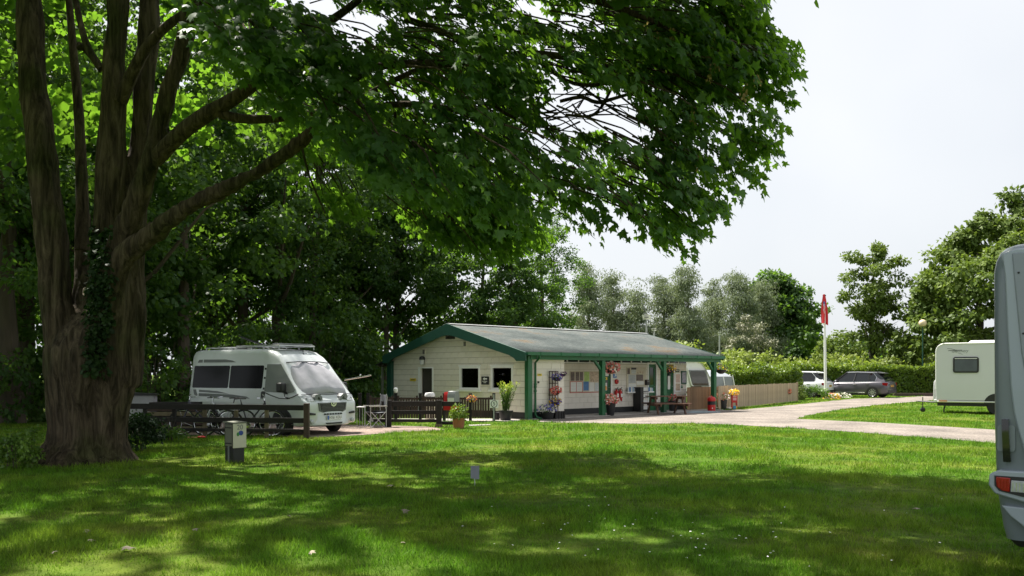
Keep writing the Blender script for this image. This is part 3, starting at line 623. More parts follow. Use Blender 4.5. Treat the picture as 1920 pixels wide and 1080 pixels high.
def on_trunk(px, py):
    d = Vector(((px - 960) / FOC, 1, (HOR - py) / FOC)).normalized(); h = tbv.ray_cast(Vector((0, 0, CAMH)) - mo, d); return h[0], h[1]
for pts in [[(225, 190, 26, 15.5), (262, 110, 22, 15.3), (300, 60, 18, 15.2), (360, 15, 15, 15), (420, -30, 10, 14.8)],
            [(190, 130, 14, 15.6), (165, 90, 14, 15.7), (150, 40, 12, 15.8), (138, -20, 10, 15.9)],
            [(150, 90, 12, 15.7), (152, 85, 10, 15.8), (190, 130, 8, 15.8)],
            [(760, 35, 13, 13.2), (830, 60, 13, 13.2), (880, 78, 12, 13.2), (960, 60, 9, 13.2), (1050, 70, 7, 13.3)],
            [(640, 205, 12, 14.6), (720, 160, 10, 14.2), (800, 125, 10, 14), (880, 115, 9, 13.8), (970, 100, 8, 13.6), (1060, 110, 7, 13.5), (1130, 118, 6, 13.4), (1180, 165, 5, 13.3)],
            [(850, 118, 11, 13.2), (900, 150, 10, 13.4), (960, 172, 8, 13.6), (1000, 160, 8, 13.8)],
            [(990, 100, 8, 13.2), (1060, 150, 8, 13.4), (1110, 160, 7, 13.6), (1180, 150, 6, 13.7), (1260, 170, 5, 13.8)],
            [(1050, 190, 7, 13.5), (1090, 182, 8, 13.5), (1120, 192, 8, 13.5), (1160, 182, 7, 13.5), (1200, 170, 6, 13.5)],
            [(1060, 215, 6, 13.4), (1105, 218, 6, 13.4), (1128, 200, 6, 13.5), (1150, 160, 5, 13.6), (1170, 130, 4, 13.6)],
            [(1085, 158, 5, 13.5), (1115, 180, 5, 13.5), (1160, 212, 4, 13.5), (1200, 235, 3, 13.5)],
            [(900, 150, 8, 13.5), (930, 200, 7, 13.5), (980, 230, 6, 13.5), (1020, 260, 4, 13.5)],
            [(1200, 165, 8, 13.4), (1260, 200, 7, 13.4), (1310, 250, 5, 13.4), (1330, 310, 3, 13.4)],
            [(740, 210, 6, 15), (750, 290, 5, 15.2), (760, 340, 4, 15.2), (800, 410, 3, 15.2)],
            [(560, 250, 5, 15), (580, 330, 4, 15), (610, 400, 3, 15)],
            [(1010, 280, 5, 13.4), (1022, 330, 4, 13.3), (1030, 380, 3, 13.3)],
            [(1180, 330, 4, 12.8), (1210, 400, 3, 12.8), (1235, 450, 2, 12.8)],
            [(850, -60, 24, 12.5), (950, -30, 20, 12.5), (1080, -10, 16, 12.6), (1200, 30, 11, 12.8), (1290, 70, 8, 13), (1380, 110, 5, 13.2)]]:
    limb(pts, 8, .1, 'bark', 'branch', 3)
for (px, py, r_, c_) in ((161, 547, .075, (.34, .28, .2)), (312, 243, .06, (.05, .04, .03))):
    h, n__ = on_trunk(px, py)
    if h is None: h = ml(px, py, 14.9); n__ = Vector((0, -1, 0))
    o = MB().lathe([(r_ * .8, -.02), (r_ * 1.15, .0), (r_ * 1.1, .03), (r_ * .75, .035), (r_ * .5, .01)], 16).build('branch_scar', mat('scar_wood', c_, .9, var=.3, scale=20), maple, loc=h); o.rotation_mode = 'QUATERNION'; o.rotation_quaternion = n__.to_track_quat('Z', 'Y')
# ivy up the middle stem
iv = []
for py in range(436, 700, 7):
    for _ in range(3):
        h, n__ = on_trunk(rnd.uniform(170, 206) - (py - 560) * .06, py)
        if h: iv.append(blob(h + n__ * .03, (.12, .12, .14), 16, .075, shell=.2, droop=.8))
iv = [np.concatenate(a) for a in zip(*iv)]
leaves('ivy', iv[0], iv[1], iv[2], iv[3], T['ivy'], LOBED, maple, 'stuff', iv[4])

def in_poly(x, y, poly):
    c = False
    for i in range(len(poly)):
        x1, y1 = poly[i]; x2, y2 = poly[i - 1]
        if (y1 > y) != (y2 > y) and x < (x2 - x1) * (y - y1) / (y2 - y1) + x1: c = not c
    return c
CAN = [(385, -60), (1390, -60), (1405, 20), (1470, 75), (1448, 190), (1418, 275), (1335, 350), (1300, 410), (1262, 435), (1225, 452), (1195, 385), (1168, 352), (1110, 405), (1050, 412), (1000, 420), (930, 410), (880, 375), (820, 385), (700, 310), (620, 235), (560, 215), (480, 120), (405, 75)]
def spray(c, out, n, size, L=.55):
    """a drooping leafy twig: leaves hang along it like shingles"""
    out = out / np.linalg.norm(out); side = np.cross(out, [0, 0, 1.]); side /= max(np.linalg.norm(side), 1e-6)
    u = nrg.random(n); v = (nrg.random(n) * 2 - 1) * (.30 + .25 * u)
    p = c + out * (u[:, None] - .4) * L + side * v[:, None] * L * 1.2 + np.array([0, 0, -1.]) * ((u ** 2) * .35 * L + np.abs(v) * .15 + nrg.random(n) * .16)[:, None]
    tip = unit(out * .55 + side * v[:, None] * .9 + np.array([0, 0, -.75]) + nrg.normal(size=(n, 3)) * .28)
    nor = unit(out * .55 + np.array([0, 0, .75]) + nrg.normal(size=(n, 3)) * .38)
    return p, tip, nor, size * (.55 + .75 * nrg.random(n)), np.full(n, nrg.random())
heart = np.array([-5.5, 14.2, 7.5])
near, mid, top = [], [], []
tries = 0
while len(near) < 900 and tries < 40000:
    tries += 1
    px, py = rnd.uniform(380, 1480), rnd.uniform(-60, 460)
    if not in_poly(px, py, CAN): continue
    if ((px - 1128) / 78) ** 2 + ((py - 190) / 52) ** 2 < 1: continue
    if 1000 < px < 1090 and 120 < py < 240 and rnd.random() < .75: continue
    f = min(1, max(0, (px - 1150) / 320)); Y = rnd.uniform(11.2, 17) * (1 - f) + rnd.uniform(12.2, 14.8) * f
    if px < 640: Y = rnd.uniform(11.0, 13.4)
    c = np.array(at(px, py, Y))
    if mnoise.noise(c * .75) < -.04 - .16 * (px > 1250): continue
    if py > 300 and rnd.random() < .25: continue
    out = c - heart; out[2] *= .5; out += np.array([0, -1.6, 0]) * (rnd.random() < .7); near.append(spray(c, out, rnd.randint(24, 38), .138, rnd.uniform(.45, .75)))
tries = 0
MID = [(540, 200), (760, 220), (960, 300), (1010, 420), (985, 455), (900, 462), (820, 440), (720, 400), (640, 380), (560, 330)]
while len(mid) < 420 and tries < 30000:
    tries += 1
    px, py = rnd.uniform(540, 1010), rnd.uniform(200, 460)
    if not in_poly(px, py, MID): continue
    c = np.array(at(px, py, rnd.uniform(15.5, 19)))
    if mnoise.noise(c * .6) < -.05: continue
    out = c - heart; out[2] *= .3; mid.append(spray(c, out, rnd.randint(20, 32), .135, .6))
tries = 0
while len(top) < 1750 and tries < 90000:
    tries += 1
    d = np.array([rnd.gauss(0, 1) for _ in range(3)]); d /= np.linalg.norm(d); rr = rnd.uniform(.45, 1) ** .6
    c = np.array([-6.2, 12.2, 9.4]) + d * np.array([11.0, 6.6, 6.0]) * rr
    py = HOR - FOC * (c[2] - CAMH) / c[1]; px = 960 + FOC * c[0] / c[1]
    if py > (-60 if c[1] > 10 else -240) or c[2] < 5.2: continue
    if mnoise.noise(c * .4) < -.28: continue
    if c[1] > 16.2 and c[2] > 8.6: continue
    out = c - heart; top.append(spray(c, out, 26, .21, .9))
tries = 0
for _ in range(420):
    d = np.array([rnd.gauss(0, 1) for _ in range(3)]); d /= np.linalg.norm(d); rr = rnd.uniform(.3, 1) ** .5
    c = np.array([-10.2, 19.6, 10.4]) + d * np.array([5.2, 4.2, 4.4]) * rr
    if c[2] < 6 or mnoise.noise(c * .5) < -.1: continue
    out = c - heart; top.append(spray(c, out, 26, .17, .8))
cat_ = lambda L: [np.concatenate(a) for a in zip(*L)]
nr = cat_(near); md = cat_(mid); tp = cat_(top)
pk = HOR - FOC * (tp[0][:, 2] - CAMH) / tp[0][:, 1]; ok = ~((pk > -30) & (tp[0][:, 1] < 11)); tp = [a[ok] for a in tp]
# the 300 leaves that show largest are leaves of their own
d2 = np.linalg.norm(nr[0] - np.array([0, 0, CAMH]), axis=1); pyv = HOR - FOC * (nr[0][:, 2] - CAMH) / nr[0][:, 1]
fz = np.abs((nr[2] * unit(np.array([0, 0, CAMH]) - nr[0])).sum(1)); sc_ = nr[3] / d2 * fz * (pyv > 15)
big = np.argsort(-sc_)[:300]; mask = np.ones(len(d2), bool); mask[big] = False
V, Fc, k = leaf_arrays(np.zeros((1, 3)), np.array([[0, 1., 0]]), np.array([[0, 0, 1.]]), np.array([1.]), MAPLE)
lms = [tri_mesh('leaf', V * np.array([1, 1, z_]), Fc, T['maple'], np.full(len(V), v_)) for v_, z_ in ((.2, 1), (.5, 1.5), (.8, .7))]
mo_ = np.array(mo)
for i, j in enumerate(big):
    y = Vector(unit(nr[1][j:j + 1])[0]); z = Vector(nr[2][j]); z = (z - y * z.dot(y)).normalized(); x = y.cross(z)
    o = link(lms[i % 3], 'leaf', maple); s = nr[3][j]; q = nr[0][j] - mo_
    o.matrix_local = Matrix.Translation(Vector(q)) @ Matrix(((x.x, y.x, z.x), (x.y, y.y, z.y), (x.z, y.z, z.z))).to_4x4() @ Matrix.Scale(s, 4)
leaves('crown', nr[0][mask] - mo_, nr[1][mask], nr[2][mask], nr[3][mask], T['maple'], MAPLE, maple, 'stuff', nr[4][mask])
leaves('inner_crown', md[0] - mo_, md[1], md[2], md[3], T['maple'], MAPLE, maple, 'stuff', md[4])
leaves('upper_crown', tp[0] - mo_, tp[1], tp[2], tp[3], T['maple'], LOBED, maple, 'stuff', tp[4])
# twigs that carry the sprays
tw = MB()
for L_ in (near, mid):
    for sp_ in L_[::2]:
        q = sp_[0]; a = q[:4].mean(0) if len(q) > 4 else q[0]; c0 = q.mean(0); d = c0 - heart; d /= np.linalg.norm(d); b = c0 - d * .9 + np.array([rnd.uniform(-.3, .3), rnd.uniform(-.3, .3), rnd.uniform(.05, .45)])
        tw.tube([b - mo_, (b + c0) / 2 - mo_ + np.array([0, 0, .08]), c0 - mo_, c0 + d * .3 - mo_ - np.array([0, 0, .1])], [.016, .012, .008, .003], 4, cap=False)
for k in range(30):
    a = at(rnd.uniform(985, 1150), rnd.uniform(110, 240), rnd.uniform(13, 14)); an = rnd.uniform(-1.0, 1.0); d = Vector((math.cos(an), rnd.uniform(-.3, .3), math.sin(an) * .8)); L = rnd.uniform(.5, 1.1)
    if rnd.random() < .3: d.x *= -1
    tw.tube([a - mo, a + d * L * .5 + Vector((0, 0, rnd.uniform(-.1, .1))) - mo, a + d * L - mo], [.016, .011, .004], 4, cap=False)
tw.build('twigs', T['bark'], maple, smooth=0, kind='stuff')
# seed keys hanging in the sunny right end of the crown
sk = []
for px, py in [(1215, 55), (1232, 70), (1340, 75), (1345, 120), (1330, 135), (1300, 215), (1420, 145), (1400, 170), (1310, 300), (1395, 175), (1260, 70)]:
    sk.append(blob(at(px, py, 12.2) - mo, (.06, .06, .16), 16, .05, droop=1.5, shell=.1))
sk = cat_(sk); leaves('seed_keys', sk[0], sk[1], sk[2], sk[3], leaf_mat('seed_key', (.30, .20, .08), (.40, .30, .12), (.3, .25, .08)), OVAL, maple, 'stuff', sk[4])

# low plants at its foot
def small_plant(name, label, cat, loc, rad, nsub, nleaf, size, lm_, tmpl=OVAL, stem_h=.6, n_st=6, sub_r=.18):
    t = thing(name, label, cat, loc)
    link(stems_mesh(stem_h, n_st, rad[0] * .7, T['bark_wood'], int(rad[0] * 100), .008), 'stems', t)
    p, tp_, nn, s, tone = crown_points([((0, 0, rad[2]), rad)], 1, nleaf, size, sub_r=sub_r, count=nsub); p[:, 2] = np.abs(p[:, 2])
    leaves('foliage', p, tp_, nn, s, lm_, tmpl, t, 'stuff', tone)
    return t
small_plant('bush', 'dark green bramble bush against the right foot of the maple trunk', 'bush', G(262, 846), (.42, .35, .40), 40, 44, .075, T['ivy'])
small_plant('bush', 'leafy suckers trailing right of the trunk before the dark rail fence', 'bush', G(315, 828), (.45, .3, .16), 30, 26, .06, T['wood_leaf'])
small_plant('weed', 'pale green nettle clump left of the maple roots', 'weed', G(22, 880), (.42, .35, .30), 34, 34, .065, T['pot'])
small_plant('weed', 'single tall nettle sprig beside the maple roots', 'weed', G(62, 872), (.12, .12, .34), 14, 26, .05, T['pot'], sub_r=.1)
MB().tube([(0, 0, 0), (-.08, -.1, .14), (-.16, -.16, .02)], [.06, .05, .03], 7).tube([(0, 0, .02), (.12, -.12, .1), (.2, -.18, 0)], [.05, .04, .02], 7).tube([(.02, 0, .05), (.0, -.02, .24)], [.05, .02], 7).build('root', mat('mossy_root', (.22, .20, .07), .9, var=.3, scale=14, bump=.5), maple, loc=ml(118, 872, 14.9))
# ------------------------------------------------------------------ the hut
T['cream'] = mat('cream_paint', (.76, .71, .63), .75, var=.05, scale=1.6, bump=.12, bscale=60, per=.045, dirt=(.62, .56, .45), dscale=2.2, dlo=.55, dhi=.85)
T['joint'] = mat('painted_joint', (.36, .32, .26), .85, var=.08)
T['green'] = mat('green_paint', (.010, .115, .040), .45, var=.10, scale=4, dirt=(.02, .08, .04), dscale=3)
T['green_dark'] = mat('dark_green_paint', (.007, .060, .040), .5, var=.12, scale=4)
T['plinth'] = mat('black_paint', (.020, .021, .022), .6, var=.25, scale=5)
T['white'] = mat('white_paint', (.84, .84, .83), .5, var=.03, scale=4, dirt=(.74, .73, .70), dscale=3, dlo=.55, dhi=.8)
T['black'] = mat('black_plastic', (.016, .016, .018), .5, var=.2)
T['glass'] = glass_mat('window_glass')
m, n, l, p = _nt('clear_glass'); fz = n.new('ShaderNodeFresnel'); fz.inputs['IOR'].default_value = 1.55; tr = n.new('ShaderNodeBsdfTransparent'); tr.inputs['Color'].default_value = (.8, .84, .82, 1); gl = n.new('ShaderNodeBsdfGlossy'); gl.inputs['Roughness'].default_value = .02
ms = n.new('ShaderNodeMixShader'); l.new(fz.outputs[0], ms.inputs[0]); l.new(tr.outputs[0], ms.inputs[1]); l.new(gl.outputs[0], ms.inputs[2]); l.new(ms.outputs[0], n['Material Output'].inputs['Surface']); T['clear_glass'] = m
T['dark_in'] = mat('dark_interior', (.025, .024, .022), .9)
T['steel'] = mat('galvanised_steel', (.42, .43, .43), .45, metal=.7, var=.12, scale=9)
T['red'] = mat('red_paint', (.50, .012, .012), .35, var=.08)
T['paper'] = mat('paper', (.78, .77, .74), .8, var=.03)
m, n, l, p = _nt('corrugated_sheet')
tc = n.new('ShaderNodeTexCoord'); a = n.new('ShaderNodeTexNoise'); a.inputs['Scale'].default_value = .55; a.inputs['Detail'].default_value = 7; a.inputs['Roughness'].default_value = .62
mp = n.new('ShaderNodeMapping'); mp.inputs['Scale'].default_value = (1, 1.5, 1); l.new(tc.outputs['Object'], mp.inputs[0]); l.new(mp.outputs[0], a.inputs['Vector'])
r = n.new('ShaderNodeValToRGB'); e = r.color_ramp.elements; e[0].position = .30; e[0].color = (.052, .064, .064, 1); e[1].position = .72; e[1].color = (.13, .09, .055, 1)
x = e.new(.45); x.color = (.080, .094, .092, 1); x = e.new(.57); x.color = (.105, .116, .112, 1); x = e.new(.64); x.color = (.13, .108, .08, 1)
l.new(a.outputs['Fac'], r.inputs['Fac'])
b = n.new('ShaderNodeTexNoise'); b.inputs['Scale'].default_value = 9; b.inputs['Detail'].default_value = 5; l.new(tc.outputs['Object'], b.inputs['Vector'])
mr = n.new('ShaderNodeMapRange'); mr.inputs[1].default_value = .3; mr.inputs[2].default_value = .7; mr.inputs[3].default_value = .78; mr.inputs[4].default_value = 1.18; l.new(b.outputs['Fac'], mr.inputs[0])
sc = n.new('ShaderNodeVectorMath'); sc.operation = 'SCALE'; l.new(r.outputs['Color'], sc.inputs[0]); l.new(mr.outputs[0], sc.inputs['Scale']); l.new(sc.outputs[0], p.inputs['Base Color'])
p.inputs['Roughness'].default_value = .85; p.inputs['Specular IOR Level'].default_value = .15
T['roof'] = m

HRZ = R(42)
hut = thing('camp_hut', 'long cream block hut with green trim, metal roof and open porch', 'building', BO, HRZ)
GW, LEN, EV, RZ_, REC = 8.1, 11.9, 2.33, 3.42, 1.1      # gable width, length, eave and ridge heights, porch depth
def roofz(r): return EV + (RZ_ - EV) * (1 - abs(r - GW / 2) / (GW / 2))
def hit(px, py, plane, off):
    """where the sight line through a pixel meets the hut plane s = off (gable) or r = off (long side): (s, r, z)"""
    d = Vector(((px - 960) / FOC, 1, 0)); ax = BD if plane == 's' else BN
    Y = (off + ax.dot(BO)) / ax.dot(d); q = d * Y - BO
    return q.dot(BD), q.dot(BN), CAMH + (HOR - py) / FOC * Y

def clip_poly(poly, f):
    out = []
    for i, a in enumerate(poly):
        b = poly[(i + 1) % len(poly)]; fa, fb = f(a), f(b)
        if fa >= 0: out.append(a)
        if (fa >= 0) != (fb >= 0):
            t = fa / (fa - fb); out.append((a[0] + (b[0] - a[0]) * t, a[1] + (b[1] - a[1]) * t))
    return out

def block_wall(parent, u0, u1, z0, ztop, holes, place, bw=.44, bh=.215, joined=False, gap=.013, proud=.008, shape=None):
    """courses of painted blocks, cut round the openings; place(poly) makes the piece"""
    pieces = []; row = 0; z = z0
    while z < ztop - .02:
        u = u0 - (bw / 2 if row % 2 else 0)
        while u < u1 - .02:
            rects = [(max(u, u0) + gap / 2, z + gap / 2, min(u + bw, u1) - gap / 2, min(z + bh, ztop) - gap / 2)]
            for (a0, b0, a1, b1) in holes:
                nx = []
                for (x0, y0, x1, y1) in rects:
                    if x1 <= a0 or x0 >= a1 or y1 <= b0 or y0 >= b1: nx.append((x0, y0, x1, y1)); continue
                    if x0 < a0: nx.append((x0, y0, a0, y1))
                    if x1 > a1: nx.append((a1, y0, x1, y1))
                    if y0 < b0: nx.append((max(x0, a0), y0, min(x1, a1), b0))
                    if y1 > b1: nx.append((max(x0, a0), b1, min(x1, a1), y1))
                rects = nx
            for (x0, y0, x1, y1) in rects:
                if x1 - x0 < .03 or y1 - y0 < .03: continue
                poly = [(x0, y0), (x1, y0), (x1, y1), (x0, y1)]
                if shape: poly = shape(poly)
                if len(poly) >= 3: pieces.append(poly)
            u += bw
        z += bh; row += 1
    return pieces

def sub(mb, name, m_, parent, bevel=0, kind=None, smooth=.6):
    return mb.build(name, m_, parent, smooth, bevel, kind=kind)

# gable wall: backing slab with openings, blocks laid in front of it
def grect(x0, y0, x1, y1, off=0.0):
    a = hit(x0, y1, 's', off); b = hit(x1, y0, 's', off)
    return min(a[1], b[1]), a[2], max(a[1], b[1]), b[2]
win_l = grect(862, 687, 900, 730); win_r = grect(921, 686, 962, 730.5)
door_g = grect(786, 688, 812, 775); door_g = (door_g[0], 0.05, door_g[2], door_g[3])
holes_g = [win_l, win_r, door_g]
gw = MB()
def with_holes(mb, u0, u1, z0, ztopf, holes, place):
    cuts = sorted({u0, u1, *[h[0] for h in holes], *[h[2] for h in holes], (GW / 2 if u0 < GW / 2 < u1 else u0)})
    for a, b in zip(cuts[:-1], cuts[1:]):
        if b - a < 1e-4: continue
        hs = sorted([h for h in holes if h[0] < (a + b) / 2 < h[2]], key=lambda h: h[1]); z = z0
        for h in hs:
            if h[1] > z: place(mb, [(a, z), (b, z), (b, h[1]), (a, h[1])])
            z = h[3]
        place(mb, [(a, z), (b, z), (b, ztopf(b)), (a, ztopf(a))])
with_holes(gw, .02, GW, 0, lambda u: roofz(u) - .05, holes_g, lambda mb, p: mb.prism(p, .012, .22, 'yz'))
gable = sub(gw, 'gable_wall', T['joint'], hut)
full = None
for poly in block_wall(gable, .03, GW - .02, .25, RZ_, holes_g, None, shape=lambda P: clip_poly(clip_poly(P, lambda q: roofz(q[0]) - .12 - q[1] if q[0] <= GW / 2 + 9 else 1), lambda q: EV + (RZ_ - EV) * 2 * (1 - q[0] / GW) - .12 - q[1])):
    u, z = poly[0]; w_ = max(q[0] for q in poly) - min(q[0] for q in poly); h_ = max(q[1] for q in poly) - min(q[1] for q in poly)
    if len(poly) == 4 and abs(w_ - .427) < .001 and abs(h_ - .202) < .001:
        if full is None: full = MB().prism([(0, 0), (.427, 0), (.427, .202), (0, .202)], 0, .03, 'yz').mesh('block', T['cream'])
        o = bpy.data.objects.new('block', full); col.objects.link(o); o.parent = gable; o.location = (rnd.uniform(-.002, .002), min(q[0] for q in poly), min(q[1] for q in poly))
    else:
        cx, cz = min(q[0] for q in poly), min(q[1] for q in poly)
        o = MB().prism([(q[0] - cx, q[1] - cz) for q in poly], 0, .03, 'yz').build('block', T['cream'], gable); o.location = (rnd.uniform(-.002, .002), cx, cz)
gable.data.materials[0] = T['joint']
sub(MB().box((-.012, .03, 0), (.2, door_g[0] - .0, .245)).box((-.012, door_g[2], 0), (.2, GW, .245)), 'plinth', T['plinth'], hut)
# openings in the gable
def window(rect, name='window'):
    r0, z0, r1, z1 = rect; f = .07
    mb = MB().box((-.03, r0, z0), (.09, r0 + f, z1)).box((-.03, r1 - f, z0), (.09, r1, z1)).box((-.03, r0 + f, z0), (.09, r1 - f, z0 + f)).box((-.03, r0 + f, z1 - f), (.09, r1 - f, z1))
    fr = mb.build('window', T['white'], hut, bevel=.006)
    MB().box((.035, r0 + f, z0 + f), (.043, r1 - f, z1 - f)).build('pane', T['clear_glass'], fr)
    MB().box((-.085, r0 - .09, z0 - .075), (.02, r1 + .09, z0 - .002)).build('sill', T['white'], fr, bevel=.006)
    MB().box((-.03, r0 - .05, z1 + .003), (.01, r1 + .05, z1 + .05)).build('lintel', T['white'], fr)
    return fr
wl_ = window(win_l); wr_ = window(win_r)
r0, z0, r1, z1 = door_g
dr = MB().box((-.02, r0 - .02, z0), (.1, r0 + .05, z1)).box((-.02, r1 - .06, z0), (.1, r1 + .06, z1)).box((-.02, r0 + .05, z1 - .05), (.1, r1 - .06, z1)).build('door_frame', T['white'], hut)
MB().box((.14, r0 + .05, z0), (.18, r1 - .06, z1 - .05)).build('door', mat('brown_door', (.045, .040, .034), .6, var=.2), dr)
MB().box((1.7, .3, .0), (1.75, GW - .3, 2.3)).build('back_partition', mat('beige_partition', (.55, .48, .36), .9), hut)  # plain beige partition across the room behind the gable windows
def inner(name, label, cat, s_, r_, sx, sy, z0, z1, m_):
    o = MB().box((-sx, -sy, 0), (sx, sy, z1 - z0)).build(name, m_, bevel=.01, loc=bl(s_, r_, z0), rz=HRZ); tag(o, label, cat)
inner('cupboard', 'dark blue cupboard seen through the left gable window', 'cupboard', .75, win_l[2] - .30, .25, .28, 0, 1.35, mat('navy_paint', (.02, .03, .06), .5))
inner('board', 'black board on the inner wall seen through the left gable window', 'board', 1.66, win_l[0] + .35, .02, .25, 1.35, 1.85, T['black'])
inner('cupboard', 'grey cupboard seen low through the right gable window', 'cupboard', .9, (win_r[0] + win_r[2]) / 2, .3, .55, 0, 1.25, mat('grey_unit', (.16, .16, .17), .5))
# long side: flush bay, return, recessed wall
S1 = hit(1058, 700, 'r', 0)[0]; S2 = hit(1287, 700, 'r', REC)[0]
fb = sub(MB().prism([(.16, 0), (S1, 0), (S1, 2.26), (.16, 2.26)], .012, .2, 'xz'), 'front_wall', T['joint'], hut)
for poly in block_wall(fb, .17, S1, .25, 2.25, [], None, gap=.008):
    cx, cz = min(q[0] for q in poly), min(q[1] for q in poly)
    o = MB().prism([(q[0] - cx, q[1] - cz) for q in poly], 0, .03, 'xz').build('block', T['cream'], fb); o.location = (cx, rnd.uniform(-.002, .002), cz)
sub(MB().box((.17, -.012, 0), (S1 + .008, .2, .245)), 'plinth', T['plinth'], hut)
sub(MB().box((S1 - .2, .2, 0), (S1, REC, 2.26)), 'return_wall', T['cream'], hut)
def rrect(x0, y0, x1, y1, off=REC):
    a = hit(x0, y1, 'r', off); b = hit(x1, y0, 'r', off); return a[0], a[2], b[0], b[2]
d1 = rrect(1131, 687, 1145, 780); d1 = (d1[0], .04, d1[2] , 1.98)
d2_ = rrect(1216, 691, 1230, 775); d2_ = (d2_[0], .04, d2_[2], 1.98)
d3 = rrect(1249, 692, 1263, 775); d3 = (d3[0], .04, d3[2], 1.98)
holes_r = [d1, d2_, d3]
rw = MB(); with_holes(rw, S1, S2, 0, lambda u: 2.30, holes_r, lambda mb, p: mb.prism(p, REC + .012, REC + .2, 'xz'))
rwo = sub(rw, 'porch_wall', T['joint'], hut)
bj = MB()
for poly in block_wall(rwo, S1, S2, .25, 1.98, holes_r, None, gap=.008): bj.prism(poly, REC, REC + .03, 'xz')
sub(bj, 'blocks', T['cream'], rwo, kind='stuff')
pl = MB(); us_ = sorted([S1, S2] + [h for d in holes_r for h in (d[0], d[2])])
for a, b in zip(us_[::2], us_[1::2]): pl.box((a, REC - .012, 0), (b, REC + .15, .245))
sub(pl, 'plinth', T['plinth'], hut)
sub(MB().box((S1, REC - .015, 1.985), (S2, REC + .1, 2.03)), 'timber_rail', T['white'], hut)
cw = MB(); nW = 14
for i in range(nW):
    a = S1 + (S2 - S1) * i / nW
    fr = MB().box((a, REC - .02, 2.032), (a + .05, REC + .06, 2.24)).build('clerestory_window', T['white'], hut)
    MB().box((a + .052, REC + .01, 2.04), (a + (S2 - S1) / nW - .002, REC + .03, 2.24)).build('pane', T['glass'], fr)
sub(MB().box((S2 - .2, REC + .2, 0), (S2, GW, 2.26)), 'end_wall', T['cream'], hut)
sub(MB().box((.2, GW - .2, 0), (S2, GW, 2.26)), 'back_wall', T['cream'], hut)
# doors under the porch
def door(d, label=None, ajar=0, glazed=True):
    s0, z0, s1, z1 = d
    fr = MB().box((s0 - .07, REC - .02, z0), (s0, REC + .1, z1 + .07)).box((s1, REC - .02, z0), (s1 + .07, REC + .1, z1 + .07)).box((s0, REC - .02, z1), (s1, REC + .1, z1 + .07)).build('door_frame', T['white'], hut)
    w_ = s1 - s0; y0 = REC + .03
    mb = MB().box((s0, y0, z0), (s0 + .12, y0 + .045, z1)).box((s1 - .12, y0, z0), (s1, y0 + .045, z1)).box((s0 + .12, y0, z0), (s1 - .12, y0 + .045, z0 + .22)).box((s0 + .12, y0, z1 - .14), (s1 - .12, y0 + .045, z1)).box((s0 + .12, y0, 1.0), (s1 - .12, y0 + .045, 1.12)).box((s0 + .12, y0 + .015, z0 + .22), (s1 - .12, y0 + .04, 1.0))
    dd = mb.build('door', T['green'], fr, bevel=.004)
    return fr
fr1 = door(d1); fr2 = door(d2_); fr3 = door(d3)
for fr, d in ((fr1, d1), (fr2, d2_), (fr3, d3)):
    MB().box((d[0] + .12, REC + .045, 1.12), (d[2] - .12, REC + .055, d[3] - .14)).build('pane', T['glass'], fr)
    MB().tube([(d[2] - .06, REC + .0, 1.04), (d[2] - .06, REC - .03, 1.04), (d[2] - .16, REC - .03, 1.04)], .012, 6).build('handle', T['steel'], fr)
# roof: corrugated slopes, ridge, boards, gutter
def slope(side):
    mb = MB(); s0, s1 = -.27, 11.4; n_ = 154 * 6; rows = 5; vs = []; fs = []
    for j in range(rows):
        t = j / (rows - 1); r_ = (-.27 + (GW / 2 + .27) * t); z_ = EV + .045 + (RZ_ - EV) * (r_ / (GW / 2)) ; r2 = r_ if side > 0 else GW - r_
        for i in range(n_ + 1):
            s_ = s0 + (s1 - s0) * i / n_; vs.append((s_, r2, z_ + .012 * math.sin(2 * math.pi * i / 6) - .008 * (j % 2 == 0) * 0))
    for j in range(rows - 1):
        for i in range(n_): a = j * (n_ + 1) + i; fs.append((a, a + 1, a + n_ + 2, a + n_ + 1))
    mb.add(vs, fs); o = mb.build('roof_sheet', T['roof'], hut, smooth=2)
    so = o.modifiers.new('thick', 'SOLIDIFY'); so.thickness = .006
slope(1); slope(-1)
sub(MB().loft([[(s, GW / 2 - .22, RZ_ + .035), (s, GW / 2 - .03, RZ_ + .075), (s, GW / 2 + .03, RZ_ + .075), (s, GW / 2 + .22, RZ_ + .035), (s, GW / 2, RZ_ + .045)] for s in (-.28, 11.42)]), 'ridge_cap', T['steel'], hut)
top = [(-.32, EV - .01), (GW / 2, RZ_ + .06), (GW + .32, EV - .01)]
low = [(GW + .32, 2.02), (GW - .12, 2.02), (GW - .28, 2.13), (GW - .55, 2.24), (GW / 2 + .35, RZ_ - .42), (GW / 2, RZ_ - .38), (GW / 2 - .35, RZ_ - .42), (.55, 2.24), (.28, 2.13), (.14, 2.02), (-.32, 2.02)]
sub(MB().prism([q for q in top] + low, -.30, -.24, 'yz'), 'bargeboard', T['green_dark'], hut, bevel=.005)
sub(MB().prism([(-.3, EV), (GW / 2, RZ_ + .055), (GW + .3, EV), (GW + .3, EV - .18), (GW / 2, RZ_ - .14), (-.3, EV - .18)], 11.36, 11.41, 'yz'), 'bargeboard', T['green_dark'], hut)
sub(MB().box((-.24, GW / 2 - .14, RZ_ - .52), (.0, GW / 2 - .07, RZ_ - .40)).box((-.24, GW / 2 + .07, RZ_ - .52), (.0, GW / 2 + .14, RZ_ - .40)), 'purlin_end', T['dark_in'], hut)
sub(MB().prism([(-.05, EV - .03), (GW / 2, RZ_ - .02), (GW + .05, EV - .03), (GW + .05, EV - .07), (GW / 2, RZ_ - .06), (-.05, EV - .07)], .25, 11.3, 'yz'), 'roof_lining', T['dark_in'], hut)
